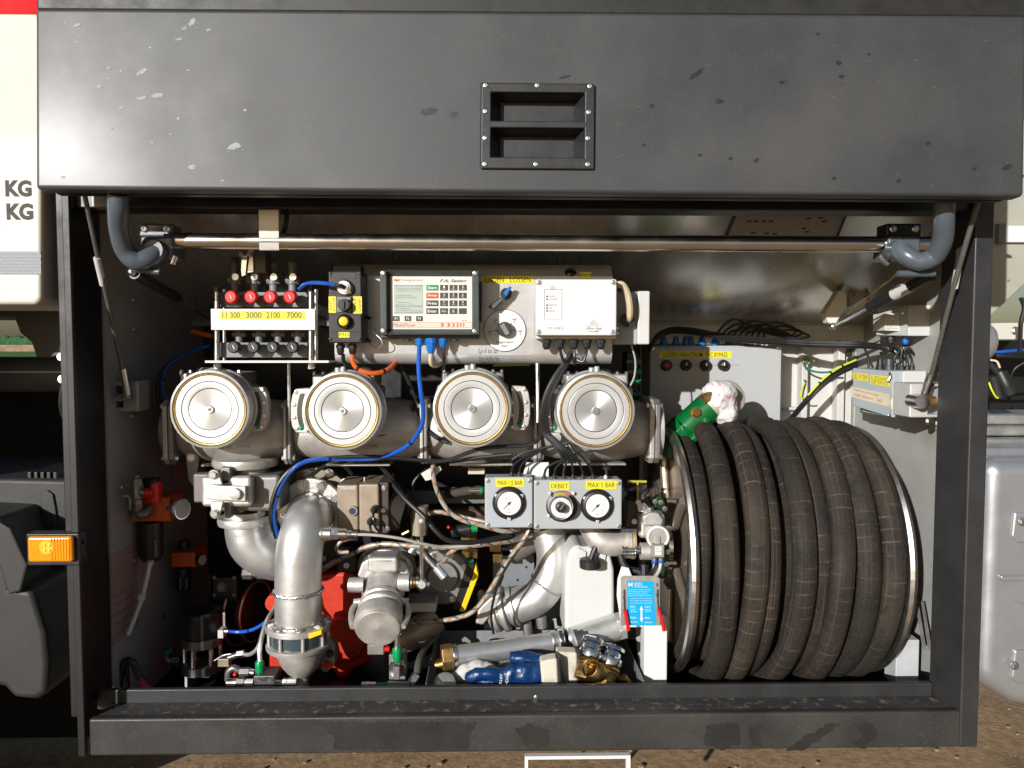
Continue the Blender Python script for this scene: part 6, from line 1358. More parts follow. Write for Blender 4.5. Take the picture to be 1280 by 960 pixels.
# ------------------------------------------------------------------ dim equipment low on the left
def regulator(px, py, k, Y, lab, lit):
    t = T('filter_regulator', lab, 'air regulator', px + 28 * k, py + 95 * k, Y + .04, 'orange filter regulators')
    q = lambda x, y: (px + x * k, py + y * k)
    a, b = q(0, 14), q(48, 44)
    MB().fb(*a, *b, Y, Y + .09).put(t, 'body', org_pt, .003)
    w_ = MB()
    a, b = q(6, 22), q(40, 42); MB().fb(*a, *b, Y - .0025, Y).put(t, 'frame_face', org_pt, .001)
    MB().vdisc(px + 24 * k, Y + .05, [(py + 44 * k, 15 * k), (py + 86 * k, 14.4 * k), (py + 92 * k, 11 * k)], 24).put(t, 'bowl', blackp)
    for dx in (-6, 6): MB().fb(*q(24 + dx - 1, 66), *q(24 + dx + 1, 88), Y + .02, Y + .03).put(t, 'sight_slit', mgreyp)
    MB().vdisc(px + 26 * k, Y + .05, [(py + 14 * k, 13 * k), (py + 4 * k, 12 * k), (py - 10 * k, 10 * k)], 24).put(t, 'bonnet', blackp)
    g = MB().lathe(P(*q(42, 26), Y + .02), (1, -.45, 0), [(0, .014 * k), (.05 * k, .014 * k), (.05 * k, .026 * k), (.062 * k, .0265 * k)], 24).put(t, 'gauge', blackp if not lit else zinc)
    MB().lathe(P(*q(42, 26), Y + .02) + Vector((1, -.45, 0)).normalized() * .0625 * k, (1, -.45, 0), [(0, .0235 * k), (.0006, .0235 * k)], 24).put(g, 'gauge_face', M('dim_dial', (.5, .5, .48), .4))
    return t
t = regulator(164, 608, 1.0, .25, 'orange air filter regulator with red handle and steel elbow on the left wall', True)
MB().vdisc(172, .215, [(637, 6), (624, 6.4), (622, 8), (606, 8), (604, 7), (598, 6.4), (597, 4), (594, 4)], 18).put(t, 'ball_valve', M('dull_brass_valve', (.30, .26, .20), .42, .8, .15, 50))
MB().tb([(172, 630, .215), (172, 640, .215), (178, 642, .215), (186, 637, .235)], 7, 16).put(t, 'elbow', M('dark_steel', (.16, .15, .14), .4, .7))
MB().pp([(188, 606), (194, 603), (198, 603), (198, 629), (190, 628), (188, 618)], .195, .22).put(t, 'red_handle', redp, .003)
MB().tb([(176, 615.6, .205), (184, 615.6, .205)], 3.4, 12, sm=False).put(t, 'spindle', zinc); MB().tb([(182, 616, .20), (193, 616, .20)], 6, 16, sm=False).put(t, 'handle_hub', redp)
MB().tb([(143, 602, .22), (143, 619, .22), (156, 620, .24), (162, 622, .24), (163, 637, .24)], 1.6, 8, 3).put(t, 'wall_bracket', lgreyp)
MB().tb([(188, 703, .27), (178, 746, .25), (160, 794, .20)], 2.6, 10).put(t, 'drain_tube', M('clear_tube', (.70, .70, .72), .3, 0))
MB().vdisc(188, .28, [(707, 3.6), (700, 4.4)], 10).put(t, 'drain_nut', lgreyp); MB().tb([(178, 742, .25), (176, 750, .248)], 5, 10, sm=False).put(t, 'tube_clip', lgreyp)
bolt(t, 150, 609, .23, 3, zinc)
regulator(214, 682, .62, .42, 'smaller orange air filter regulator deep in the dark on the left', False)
bo = T('air_booster', 'black air booster cylinder standing on steel rods above a round base', 'pump', 253, 850, .34)
MB().vdisc(253, .34, [(795, 24), (793, 25), (764, 25), (762, 23), (761, 6)], 36).put(bo, 'cylinder', M('anodised_black', (.03, .03, .03), .3, .5, .1, 40))
MB().vdisc(253, .34, [(805, 24), (804, 25), (794, 25), (793, 24)], 36).put(bo, 'upper_plate', M('dark_zinc', (.22, .22, .22), .35, .8))
MB().vdisc(253, .34, [(838, 23), (837, 25), (827, 25), (826, 23)], 36).put(bo, 'base_plate', MATS['dark_zinc'])
for i in range(6):
    a = 2 * math.pi * (i + .3) / 6; p = P(253, 804, .34) + Vector((math.cos(a), math.sin(a), 0)) * 21 * S(.34); MB().lathe(p, (0, 0, -1), [(0, .0055), (.052, .0055)], 10).put(bo, 'rod', zinc)
MB().vdisc(253, .34, [(844, 6), (839, 6)], 14).put(bo, 'foot_nut', zinc)
MB().xp(234, 262, [(845, .30), (845, .36), (847, .36), (847, .30)], .3).fb(231, 846, 234, 864, .30, .36).put(bo, 'foot_bracket', zinc)
MB().fb(272, 788, 279, 798, .29, .32).put(bo, 'port_block', lgreyp, .001)
MB().tb([(279, 789, .30), (286, 789, .30)], 3.6, 12, sm=False).put(bo, 'push_fitting', zinc)
text(bo, [('ROCKAIR', 0, 0, .036, .006, 0)], ink_white, frame=(P(281.6, 782, .30), (0, 0, 1), (-1, 0, 0)))
cable([(285, 789, .30), (300, 790, .30), (316, 787, .28), (330, 779, .27), (338, 770, .27)], 2.2, cable_bl, 'short blue air hose from the black booster towards the bent pipe', cat='hose', ties=(.45,))
pm = T('diaphragm_pump', 'dark round diaphragm pump with two pale clamp hoops in the dark', 'pump', 300, 800, .48)
for x, r_ in ((296, 44), (314, 40)):
    MB().lathe(P(x - 8, 764, .52), (1, -.25, 0), [(-.03, r_ * S(.52) * .5), (-.02, r_ * S(.52) * .86), (.02, r_ * S(.52) * .9), (.03, r_ * S(.52) * .5)], 40).put(pm, 'chamber', blackm)
    ring(P(x + 6, 764, .515), (1, -.25, 0), r_ * S(.515) * .93, .0042, 0, 1, 60).put(pm, 'clamp_hoop', M('hoop_bronze', (.50, .40, .34), .35, .9))
MB().fb(266, 722, 296, 752, .44, .50).put(pm, 'centre_block', blackm, .003); bolt(pm, 277.5, 734, .438, 5, M('dark_bolt', (.22, .20, .20), .4, .7))
for x, y in ((268, 722), (293, 722), (268, 744), (293, 744)): bolt(pm, x, y, .438, 2, MATS['dark_bolt'])
MB().tb([(262, 717, .45), (262, 760, .45)], 2, 8, sm=False).put(pm, 'tie_rod', blackm)
hy = T('hydraulic_line', 'steel compression fitting with thin pipe leading to the bent pipe', 'fitting', 325, 718, .34)
MB().tb([(304, 717, .34), (316, 717, .34)], 7, 6, sm=False).put(hy, 'nut', MATS['dark_bolt']); MB().tb([(316, 717, .34), (322, 717.5, .34)], 5.4, 14, sm=False).put(hy, 'nipple', zinc); MB().tb([(322, 717.6, .34), (331, 718, .34)], 6, 6, sm=False).put(hy, 'nut', MATS['dark_bolt']); MB().tb([(330, 718, .34), (348, 719, .34)], 2.8, 12, sm=False).put(hy, 'pipe', zinc)
# fittings row just above the sill
fr2 = T('fitting_row', 'row of steel hydraulic fittings with a small silver nameplate above the sill', 'fitting', 325, 858, .16)
MB().fb(317, 845, 343, 858, .14, .20).put(fr2, 'valve_body', MATS['dark_zinc'], .002)
q = MB().fb(317.6, 846, 341, 852, .139, .14).put(fr2, 'nameplate', zinc)
text(q, [('Thegra', 318.6, 847, 328, 850.6, .139), ('24V 210bar', 330, 847, 340, 848.6, .139), ('HV-210-S', 330, 849.6, 340, 851, .139)], ink)
for a, b, r_, m in ((343, 355, 3.4, zinc), (354, 371, 6, zinc), (306, 317, 4.6, lgreyp), (296, 306, 6.4, MATS['dark_bolt']), (284, 296, 5, zinc)): MB().tb([(a, 853, .17), (b, 853, .17)], r_, 6 if r_ > 5.5 else 14, sm=False).put(fr2, 'nut' if r_ > 5.5 else 'nipple', m)
MB().tb([(300, 840, .20), (312, 840, .20)], 6, 6, sm=False).put(fr2, 'nut', MATS['dark_bolt']); MB().tb([(311, 840, .20), (318, 841, .20)], 4.4, 12, sm=False).put(fr2, 'nipple', zinc); MB().tb([(285, 850, .2), (286, 840, .2), (292, 835, .2), (299, 838, .2)], 4.6, 12).put(fr2, 'elbow', MATS['dark_bolt'])
MB()._ball(P(294, 843, .19), .006, (1, 1, 1), 12, 6).put(fr2, 'red_cap', redp)
MB().vdisc(325, .17, [(846, 4), (843, 5.6), (828, 5.8), (826, 4.6)], 12).put(fr2, 'green_nut', green_gl)
cable([(325, 828, .17), (325, 808, .18), (332, 780, .22), (342, 762, .27), (352, 748, .3)], 3.0, pipe_steel, 'bare steel pipe curving up from the green nut behind the bent pipe', cat='pipe')
cable([(302, 817, .28), (312, 818, .26), (322, 810, .24), (330, 790, .24)], 2.6, pipe_steel, 'thin bent steel pipe beside the bare steel pipe', cat='pipe')
g2 = T('brass_tee', 'worn brass tee with a steel nut right of the black booster base', 'fitting', 285, 838, .3)
MB().fb(272, 824, 286, 834, .27, .30).put(g2, 'block', M('pale_brass', (.40, .34, .24), .45, .6), .002); MB().tb([(286, 822, .28), (298, 818, .28)], 4, 12, sm=False).put(g2, 'nipple', MATS['dark_steel']); MB().tb([(297, 817.6, .28), (305, 817, .28)], 5.2, 6, sm=False).put(g2, 'nut', zinc); MB().tb([(268, 826, .28), (280, 819, .28), (296, 817, .28)], .9, 6).put(g2, 'wire', zinc)
eb_ = T('elbow_fitting', 'dark elbow fitting with green ring left of the booster base', 'fitting', 215, 830, .36)
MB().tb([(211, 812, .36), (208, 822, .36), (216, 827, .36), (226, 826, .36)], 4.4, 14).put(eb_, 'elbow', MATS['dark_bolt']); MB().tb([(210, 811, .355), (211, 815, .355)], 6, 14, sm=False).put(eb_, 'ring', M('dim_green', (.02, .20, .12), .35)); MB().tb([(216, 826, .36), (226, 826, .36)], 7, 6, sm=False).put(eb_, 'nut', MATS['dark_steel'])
rb2 = T('riveter', 'black tool with a red grip lying in the lower left corner', 'tool', 160, 860, .2)
MB().tb([(148, 866, .2), (152, 838, .2), (158, 826, .2), (166, 828, .2), (172, 842, .2), (178, 852, .2)], 4.4, 12).put(rb2, 'frame', blackm); MB().tb([(158, 828, .2), (160, 864, .2)], 2.6, 10, sm=False).put(rb2, 'lever', blackp); MB().tb([(176, 850, .19), (186, 862, .18)], 3.4, 12, sm=False).put(rb2, 'grip', redp)
cable([(205, 770, .45), (196, 772, .45), (192, 780, .45)], 4, cable_gn, 'short green fitting in the dark left of the booster', cat='fitting')
# orange air hose loop in the dark behind the regulator
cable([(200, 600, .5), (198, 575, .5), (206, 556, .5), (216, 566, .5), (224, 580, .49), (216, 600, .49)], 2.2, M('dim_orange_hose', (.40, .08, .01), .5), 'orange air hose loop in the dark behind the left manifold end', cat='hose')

# ------------------------------------------------------------------ green ended hose and fittings under the silver valve
gv = T('drain_valve', 'small steel drain valve with a bright green nut under the silver valve', 'valve', 497, 858, .16)
MB().vdisc(496.5, .16, [(826, 5), (824, 6), (812, 6), (809, 5)], 12).put(gv, 'green_nut', green_gl)
MB().vdisc(496.5, .165, [(810, 3.6), (790, 3.6)], 14).put(gv, 'pipe', zinc)
MB().fb(486, 818, 507, 850, .19, .23).put(gv, 'plate', castd, .003)
MB().disc(496, 838, .16, [(.006, 5), (.004, 8), (.002, 10), (.012, 11), (.03, 11)], 26).put(gv, 'flange', zinc)
MB().fb(491.5, 834, 499.5, 850, .14, .17).put(gv, 'lever', castd, .002)
MB().tb([(452, 855, .16), (470, 855, .16)], 3.6, 16, sm=False).put(gv, 'ferrule', chrome); MB().tb([(470, 855, .16), (484, 855, .16)], 2, 10, sm=False).put(gv, 'pin', green_gl); MB().tb([(484, 855, .16), (512, 855, .16)], 4, 6, sm=False).put(gv, 'tee', MATS['dark_steel']); MB().tb([(514, 855, .17), (521, 843, .18)], 6, 6, sm=False).put(gv, 'elbow_nut', zinc)
cable([(521, 842, .18), (524, 825, .2), (532, 808, .26), (546, 795, .34)], 4.6, M('olive_hose', (.06, .06, .045), .55), 'dark hose rising from the steel nut left of the tool tray', cat='hose')

# ------------------------------------------------------------------ tool tray and its contents
tx0, tx1 = P(533, 858, .12).x, P(804, 858, .12).x; tz = .520; ty0, ty1 = .115, .46
tr_ = thing('tool_tray', 'open sheet metal tray behind the sill holding tools and fittings', 'tray', ((tx0 + tx1) / 2, .28, zf))
tm = M('tray_sheet', (.30, .30, .30), .5, .4, .15, 14, .1, .1, 150, stain=((.30, .29, .27), .58, 14))
MB().box(tx0, tx1, ty0, ty1, .424, .427).put(tr_, 'floor', tm)
MB().box(tx0 - .002, tx0, ty0, ty1, .424, tz).put(tr_, 'side', tm); MB().box(tx1, tx1 + .002, ty0, ty1, .424, tz).put(tr_, 'side', tm)
MB().box(tx0 - .002, tx1 + .002, ty1, ty1 + .002, .424, tz).put(tr_, 'back', tm); MB().box(tx0 - .002, tx1 + .002, ty0 - .002, ty0, .424, tz - .004).put(tr_, 'front', tm)
np_ = T('nozzle_pipe', 'long bare metal pipe with a brass nut lying across the tray', 'pipe', 640, 825, .26)
MB().tb([(552, 822, .24), (567, 820, .245)], 16.5, 6, sm=False).put(np_, 'brass_nut', bronze, .003)
MB().tb([(545, 832, .25), (556, 829, .25)], 9, 20, sm=False).put(np_, 'brass_tail', brass)
MB().tb([(566, 820, .245), (640, 811, .27), (700, 801, .29)], 13.2, 28, sm=False).put(np_, 'tube', M('dull_zinc_tube', (.60, .60, .61), .38, .75, .14, 10, .1, .06, 100, stain=((.40, .38, .35), .6, 9)))
for a, r_, m in ((566, 14.4, zinc), (689, 14, alu), (698, 15.6, chrome), (708, 16.4, chrome), (716, 16.6, chrome)): MB().tb([(a, 820 - (a - 566) * .145, .245 + (a - 566) * .00034), (a + 6, 819 - (a - 566) * .145, .247 + (a - 566) * .00034)], r_, 30, sm=False).put(np_, 'ring', m, .002)
t2 = T('steel_tube_end', 'wide steel tube end with a hexagonal collar leaning out of the tray', 'tube', 750, 795, .33)
MB().tb([(716, 801, .25), (772, 783, .27)], 17, 30, sm=False).put(t2, 'tube', pipe_steel); MB().tb([(770, 783.6, .27), (779, 781, .273)], 18, 8, sm=False).put(t2, 'hex_collar', castw, .002)
MB().tb([(718, 801, .25), (734, 796, .256)], 17.4, 30, sm=False).put(t2, 'dark_band', M('dark_band', (.12, .12, .125), .35, .7))
for nm, a, b, lab in (('cam_coupling', (736, 824), (741, 804), 'chrome and brass coupling under the wide steel tube end'), ('cam_coupling', (761, 834), (766, 814), 'chrome and brass coupling nearest the right side of the tray')):
    t = T(nm, lab, 'coupling', a[0], a[1] + 20, .24, 'couplings lying in the tray')
    A_, B2 = P(*a, .18), P(*b, .20); d = (B2 - A_)
    MB().lathe(A_, d, [(0, .026), (.006, .030), (.022, .030), (.026, .024), (.036, .024), (.042, .031), (.05, .031), (.054, .026), (.054, .018), (.03, .016)], 28).put(t, 'chrome_head', chrome)
    MB().lathe(A_, -d, [(0, .022), (.002, .030), (.006, .031), (.008, .027), (.012, .031), (.016, .031), (.018, .026), (.034, .026)], 26).put(t, 'brass_body', brassd)
    MB().lathe(A_ - d.normalized() * .034, -d, [(0, .030), (.016, .030), (.018, .027)], 6).put(t, 'brass_hex', brassd, .002)
bt = T('brass_tube', 'open tarnished brass tube leaning in the right of the tray', 'tube', 770, 860, .2)
MB().tube([P(737, 834, .13), P(760, 847, .18), P(786, 864, .24)], .023, 26, 4, sm=False, hollow=True).put(bt, 'tube', brassd)
for p in bt.children:
    so_ = p.modifiers.new('wall', 'SOLIDIFY'); so_.thickness = .003
bt = T('brass_block', 'tarnished brass fitting under the open brass tube', 'fitting', 738, 860, .24)
_a, _b = P(720, 832, .24), P(738, 862, .22)
MB().lathe(_a, _b - _a, [(0, .016), (0, .024), (.014, .024), (.014, .030), (.034, .030), (.034, .024), (.08, .024)], 6).put(bt, 'hex_body', brassd, .002)
MB().tube([P(778, 846, .17), P(790, 864, .17)], .012, 16, sm=False).put(bt, 'stub', brassd)
lid_ = MB().lathe(P(557, 858, .18), (-.1, -.5, .6), [(0, .026), (.006, .028), (.02, .028), (.022, .024)], 28).solo('cap_lid', alu_sheet, 'round pale metal cap in the left corner of the tray', 'cap')
rag = MB()
for x, y, r_ in ((582, 838, .022), (596, 834, .022), (610, 836, .02), (574, 846, .018), (590, 845, .024)): rag._ball(P(x, y, .215), r_, (1.1, 1, .8), 14, 8)
rg_o = rag.solo('rag', M('grimy_rag', (.55, .53, .50), .9, 0, .15, 60), 'crumpled off white rag under the metal pipe in the tray', 'rag', at=P(590, 856, .21))
m_ = rg_o.modifiers.new('wrap', 'REMESH'); m_.mode = 'VOXEL'; m_.voxel_size = .004; m_.use_smooth_shade = True
m_ = rg_o.modifiers.new('folds', 'DISPLACE'); m_.texture = tx; m_.strength = .02
# work gloves: fingers and palm grown into one skin, canvas cuffs as parts
glove_m = M('blue_nitrile', (.004, .035, .13), .34, 0, .15, 30, .1, .25, 220)
cuff_m = M('canvas_cuff', (.66, .60, .50), .85, 0, .06, 60, .05, .4, 500, stain=((.34, .29, .24), .56, 16))
def glove(lab, fingers, palm, cuff, Y, px, py):
    t = T('work_glove', lab, 'glove', px, py, Y, 'blue work gloves in the tray')
    b_ = MB()
    for pts, r_ in fingers:
        ps = smooth_path([P(*p) for p in pts], 6)
        for i, p in enumerate(ps): b_._ball(p, r_ * (1 if i else .94), (1, 1, 1), 12, 8)
    for x, y, yy, r_ in palm: b_._ball(P(x, y, yy), r_, (1, .7, 1), 16, 10)
    o = b_.put(t, 'hand', glove_m)
    m_ = o.modifiers.new('skin', 'REMESH'); m_.mode = 'VOXEL'; m_.voxel_size = .0035; m_.use_smooth_shade = True
    m_ = o.modifiers.new('smooth', 'SMOOTH'); m_.iterations = 5
    tx2 = bpy.data.textures.new('creases', 'CLOUDS'); tx2.noise_scale = .02
    m_ = o.modifiers.new('creases', 'DISPLACE'); m_.texture = tx2; m_.strength = .006
    q = MB().pp(cuff, Y - .022, Y + .02).put(t, 'cuff', cuff_m, .007, seg=3)
    MB().pp([(cuff[1][0] - .5, cuff[1][1] - 1), (cuff[1][0] + 4, cuff[1][1] + .5), (cuff[2][0] + 4, cuff[2][1]), (cuff[2][0] - .5, cuff[2][1])], Y - .024, Y + .022).put(q, 'hem', blackr, .004)
    return t
glove('blue rubber glove with canvas cuff lying on top against the pipe', [([(642, 822, .185), (655, 824, .18), (672, 826, .18), (692, 824, .185)], .0145), ([(640, 819, .19), (652, 818, .19), (676, 822, .19)], .010)], [(690, 825, .19, .017), (676, 827, .185, .016)], [(695, 815), (722, 816), (723, 860), (706, 860)], .19, 680, 840)
g_ = glove('blue rubber glove with white print lying lowest in the tray', [([(587, 846, .15), (600, 842, .145), (618, 842, .145)], .0155), ([(592, 856, .155), (606, 856, .15), (622, 853, .15)], .0155), ([(596, 866, .155), (610, 866, .155), (626, 862, .15)], .015)], [(624, 846, .15, .024), (640, 844, .15, .027), (655, 842, .15, .029), (668, 842, .155, .030), (640, 858, .15, .03), (660, 858, .15, .032), (625, 860, .15, .028)], [(675, 827), (697, 823), (699, 866), (678, 866)], .155, 640, 860)
text(g_, [('SHOWA', 0, 0, .03, .008, 0), ('NITRIL', .0, -.014, .03, -.008, 0)], ink_white, 'worn_print', frame=(P(631, 857, .112), (.08, 0, 1), (1, 0, 0)))
# ------------------------------------------------------------------ cables and hoses
ORD = ('first', 'second', 'third', 'fourth', 'fifth', 'sixth', 'seventh', 'eighth', 'last')
fm = bpy.data.materials.new('flecked_hose'); fm.use_nodes = True; n = fm.node_tree.nodes; l = fm.node_tree.links; b = n['Principled BSDF']
uv = n.new('ShaderNodeUVMap'); sx = n.new('ShaderNodeSeparateXYZ'); l.new(uv.outputs[0], sx.inputs[0])
s1 = mth('FRACT', mth('ADD', mth('MULTIPLY', sx.outputs[1], 24.), sx.outputs[0])); k1 = mth('LESS_THAN', s1, .22)
s2 = mth('FRACT', mth('SUBTRACT', mth('MULTIPLY', sx.outputs[1], 17.), sx.outputs[0])); k2 = mth('LESS_THAN', s2, .16)
c_ = mixc(k1, (.36, .33, .29, 1), (.40, .17, .07, 1)); c_ = mixc(k2, c_, (.10, .095, .09, 1)); l.new(c_, b.inputs['Base Color']); b.inputs['Roughness'].default_value = .5; b.inputs['Metallic'].default_value = .25
cable([(524, 434, .16), (523.4, 460, .15), (526, 490, .14), (529, 512, .15), (527, 532, .17), (514, 553, .2), (495, 565, .23), (468, 573, .25), (430, 574, .25), (400, 574, .235), (375, 580, .22), (357, 597, .215), (346, 620, .215), (342, 645, .22), (349, 674, .25)], 2.9, cable_bl, 'long blue cable looping from the metering computer round the bent pipe', ties=(.36, .62, .86))
cable([(640, 568, .22), (600, 572, .24), (560, 577, .245), (520, 575, .245), (470, 571, .245), (420, 572, .245), (385, 576, .23), (362, 588, .215), (345, 612, .21), (338, 645, .215), (345, 672, .25)], 2.6, cable_b, 'black cable running beside the blue cable under the manifold')
cable([(418, 356, .08), (405, 354, .08), (392, 353.4, .10), (382, 355, .13), (374, 361, .17)], 2.4, cable_bl, 'short blue hose from the black control station to the red knob block', cat='hose')
cable([(428.6, 443, .15), (430, 452, .16), (437, 457, .18), (445, 458, .2)], 2.5, cable_b, 'black cable below the black control station')
cable([(440.5, 443, .15), (441, 452, .15), (447, 461, .15), (460, 466, .15), (474, 466, .16), (486, 461, .18), (495, 453, .22)], 3.0, cable_or, 'orange cable curving below the black control station', ties=(.35, .75))
cable([(538.6, 441, .16), (538, 450, .16), (540, 456, .17), (546, 457, .19), (556, 452, .22)], 2.8, cable_be, 'beige cable below the metering computer')
cable([(553.6, 434, .16), (555, 446, .16), (555, 456, .18), (553, 462, .22)], 2.2, cable_b, 'thin black cable at the right below the metering computer')
cable([(208, 500, .4), (203, 480, .4), (210, 458, .4), (232, 442, .4), (262, 432, .38)], 2.2, cable_bl, 'blue hose curving along the left wall behind the leftmost meter', cat='hose', ties=(.35,))
cable([(205, 540, .42), (198, 500, .42), (199, 472, .42), (214, 452, .42), (240, 438, .42), (262, 436, .40)], 2.2, cable_b, 'black hose curving beside the blue hose on the left wall', cat='hose')
cable([(240, 414, .42), (264, 420, .40)], 3, cable_or, 'orange hose end left of the valve block', cat='hose')
g0 = 'black cables hanging from the white control box'
for i, (x, m) in enumerate(((700, 706), (717.4, 718), (733.6, 728))):
    cable([(x, 436, .165), (x + (m - x) * .3, 444, .16), (m, 452, .16), (716, 447, .17)] if i != 1 else [(x, 436, .165), (718, 446, .16), (718.6, 456, .165)], 2.0, cable_b, 'thin black cable looping below the %s gland from the left of the white control box' % ('second', 'third', 'fourth')[i], group=g0)
g1 = 'black cables of the bundle left of the rightmost meter'
for i in range(4):
    d = (i - 1.5) * 2.6
    cable([(716 + d * .4, 440, .17 + i * .004), (706 + d * .7, 456, .165), (695 + d, 473, .16), (685 + d, 494, .16), (680 + d, 520, .165), (682 + d, 540, .17), (693 + d, 552, .165), (706 + d * 1.6, 565, .16), (716 + d * 2.4, 578, .165)], 2.3, cable_b, 'black cable in the bundle running down left of the rightmost flow meter', group=g1)
cable([(684, 500, .17), (681, 530, .17), (674, 548, .18), (660, 556, .19), (630, 558, .20), (606, 560, .205), (585, 566, .21), (560, 575, .22), (540, 577, .235)], 2.6, cable_b, 'black cable bending left below the right flow meters', ties=(.3, .55))
g2 = 'black cables arching into the gauge boxes'
for j_, (x, yb_, src) in enumerate(((639.4, 590, (660, 570)), (649, 590, (672, 566)), (680.3, 593, (708, 574)), (692.8, 593, (712, 572)), (704.6, 593, (714, 570)), (716.2, 593, (712, 568)), (728.4, 593, (715, 566)), (741, 593, (716, 562)))):
    mx_ = (x + src[0]) / 2
    cable([(x, yb_, Yg + .05), (x + (src[0] - x) * .12, yb_ - 8, Yg + .048), (mx_, (yb_ + src[1]) / 2 - 5, Yg + .045), (src[0], src[1], .165), (src[0] + (-6 if x > 700 else 14), src[1] - 8, .17)], 1.5, cable_b, ('%s of the two thin black cables entering the small gauge box' % ('left', 'right')[j_] if j_ < 2 else '%s from the left of the thin black cables entering the wider gauge box' % ORD[j_ - 2]), group=g2)
cable([(640, 575, .18), (655, 566, .175), (680, 560, .17), (700, 556, .165), (712, 553, .16)], 1.8, cable_b, 'thin black cable lying across in front of the manifold above the gauge boxes')
# flecked hoses
cable([(544, 574, .30), (541, 584, .30), (543, 602, .30), (550, 622, .30), (562, 640, .29), (578, 650, .28), (600, 656, .27), (630, 664, .27), (650, 661, .28)], 3.0, fm, 'grey and rust flecked hose dropping past the paper tag', cat='hose')
cable([(536, 642, .34), (548, 640, .33), (565, 643, .31), (585, 648, .29), (604, 652, .28), (622, 658, .28)], 2.8, fm, 'grey flecked hose running level to the left gauge box', cat='hose', ties=(.9,))
cable([(403, 712, .32), (420, 701, .32), (442, 691, .31), (460, 683, .30), (482, 680, .29), (510, 682, .28), (545, 684, .28), (572, 684, .28), (600, 681, .29), (640, 676, .33)], 3.2, fm, 'grey and rust flecked hose running level above the silver valve', cat='hose', ties=(.25, .42))
cable([(572, 684, .285), (562, 692, .29), (553, 703, .31)], 3.2, fm, 'short flecked hose branch going down behind the lever', cat='hose')
cable([(663, 660, .22), (655, 674, .22), (643, 690, .23), (632, 706, .24), (622, 722, .25), (610, 742, .26), (596, 760, .27), (580, 770, .28), (550, 776, .30), (515, 778, .32)], 3.2, fm, 'grey braided hose falling from the gauge boxes and curving left', cat='hose', ties=(.35,))
cable([(664, 661, .215), (656, 676, .22), (640, 698, .23), (626, 722, .24), (618, 745, .25), (614, 770, .26), (617, 792, .28)], 1.7, cable_b, 'thin black hose falling beside the braided hose to the tray', cat='hose')
cable([(446, 668, .205), (470, 669, .21), (500, 673, .22), (530, 680, .24), (560, 684, .27), (600, 680, .28)], 1.9, cable_gr, 'thin grey cable running right from the pressure sensor')
cable([(466.5, 639, .262), (467, 650, .25), (470, 660, .26), (478, 668, .29)], 1.6, cable_b, 'thin black cable from the upper gland of the gear housing')
cable([(462, 654, .262), (464, 664, .25), (470, 670, .26)], 1.6, cable_b, 'thin black cable from the lower gland of the gear housing')
cable([(436, 690, .24), (424, 690, .24), (421, 684, .24), (428, 676, .24), (446, 672, .25)], 2.4, fm, 'short brown flecked hose loop under the gear housing', cat='hose')
cable([(487, 600, .34), (505, 622, .3), (530, 646, .27), (545, 664, .26), (560, 675, .26), (590, 678, .27), (640, 668, .30)], 3.0, cable_b, 'black hose slanting down behind the ball end of the valve lever', cat='hose')
cable([(516, 625, .40), (516, 606, .40), (524, 594, .40), (534, 586, .38)], 1.8, cable_b, 'thin black hose behind the paper tag', cat='hose')
cable([(470, 575, .36), (500, 612, .36), (512, 640, .38)], 3.4, cable_b, 'black hose in the dark right of the gear housing', cat='hose')
cable([(500, 455, .30), (512, 480, .30), (520, 505, .30), (530, 530, .29), (545, 546, .27), (560, 553, .26)], 3.0, cable_b, 'black cable behind the blue cable between the middle flow meters')
cable([(516, 505, .30), (514, 520, .30), (500, 534, .28), (480, 543, .27), (466, 546, .27)], 2.6, cable_b, 'black cable curling right of the second flow meter')
cable([(385, 598, .36), (405, 583, .33), (425, 578, .31), (440, 592, .33)], 2.6, cable_b, 'black hose arching over the round champagne flange', cat='hose')
# wiring over the switch cabinet
g3 = 'black cables arching over the switch cabinet'
for i in range(9):
    x0_ = 895 + i * 7.4; pk = 399.5 + (i % 3) * 4 + i * .6; hx_ = x0_ + 26 + i * 1.2
    cable([(x0_, 426, Ye + .03), (x0_ + 2, 416, Ye + .02), (x0_ + 14, pk + 3, Ye), (hx_, pk, Ye - .01), (hx_ + 22, pk + 8, Ye - .02), (992, 421 + (i % 3) * 1.6, Ye - .03), (1010, 428 + (i % 4), Ye - .04), (1040, 430 + (i % 4), Ye - .08)], 1.3, cable_b, '%s from the left of the thin black cables arching over the grey switch cabinet' % ORD[i], group=g3)
g4 = 'black cables in the bundle along the cross beam'
for i in range(7):
    a = i * 2 * math.pi / 7; dy, dz = 2.9 * math.sin(a), .006 * math.cos(a)
    cable([(812, 436 + dy, .58 + dz), (822, 421 + dy, .60 + dz), (840, 413 + dy, .62 + dz), (866, 414 + dy, .63 + dz), (892, 419 + dy, .63 + dz), (930, 424 + dy, .62 + dz), (975, 427.5 + dy, .61 + dz), (1020, 430 + dy, .58 + dz), (1070, 431 + dy, .53 + dz), (1108, 435 + dy * .7, .46 + dz), (1136, 447 + dy, .43 + dz)], 1.7, cable_b, 'black cable in the thick bundle along the white cross beam', group=g4)
bt_ = None
g5 = 'black cables dropping into the wall box'
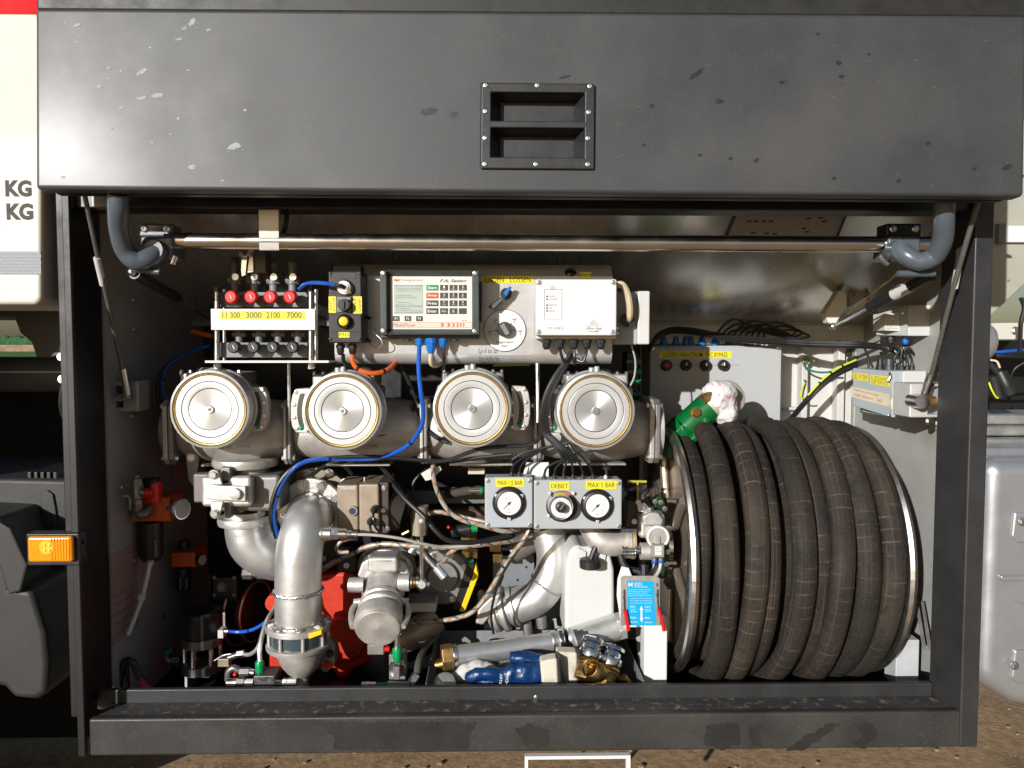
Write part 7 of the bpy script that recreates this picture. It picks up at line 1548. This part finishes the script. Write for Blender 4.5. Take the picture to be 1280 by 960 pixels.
for i, x in enumerate((1119, 1127, 1134, 1140, 1146)):
    cable([(x, 455, .40), (x - 1, 447, .40), (1124 + i * 3, 438 - i, .40), (1118 + i * 3, 432, .41)], 1.6, cable_b, '%s from the left of the thin black cables dropping into the wall box' % ORD[i], group=g5)
cable([(1114, 430, .40), (1113, 438, .41), (1100, 442, .43)], 2, cable_b, 'thin black cable from the black gland of the sensor box')
cable([(1080, 434, .5), (1085, 446, .5), (1086, 462, .5)], 1.6, cable_b, 'thin black cable hanging behind the wall box connectors')
for i in range(3): cable([(1072, 453 + i * 2, .62), (1050, 462 + i * 2.6, .62), (1030, 476 + i * 2.6, .62), (1008, 499 + i * 2, .62), (990, 520 + i * 2, .60), (974, 538 + i, .56)], 2.3, cable_b, 'thick black cable slanting from the bulkhead hole down behind the reel', group='thick cables from the bulkhead hole')
cable([(1070, 450, .605), (1050, 459, .605), (1030, 473, .605), (1010, 494, .605)], 1.3, cable_ye, 'yellow and green earth wire along the thick slanting cables', ties=(.3, .55, .8))
cable([(1004, 453, .73), (1006, 458, .73), (1016, 464, .73), (1032, 465.5, .70), (1048, 462, .66)], 1.3, cable_gn, 'thin green earth wire from the green sticker')
cable([(1006, 478, .74), (1002, 488, .73), (1001, 496, .72), (1006, 498, .70), (1010, 494, .66)], 1.0, cable_ye, 'thin yellow wire loop below the earth sticker')
# hoses at the swivel joint
cable([(775, 694, .24), (779, 705, .235), (786, 712, .23), (798, 714, .225), (806, 722, .22)], 4.4, cable_b, 'thick black hose curling under the spring pin', cat='hose')
cable([(786, 712, .225), (786, 724, .22)], 4, cable_b, 'short black hose stub left of the instruction plate top', cat='hose')
cable([(806, 706, .22), (806, 726, .21)], 5.4, cable_b, 'thick black connector above the instruction plate', cat='plug')
cable([(818, 703, .205), (816, 712, .20), (811, 722, .19)], 2.4, cable_b, 'black cable below the left blue ring of the solenoid')
cable([(826, 703, .205), (824, 713, .20), (818, 723, .19)], 2.4, cable_gr, 'grey cable below the right blue ring of the solenoid')
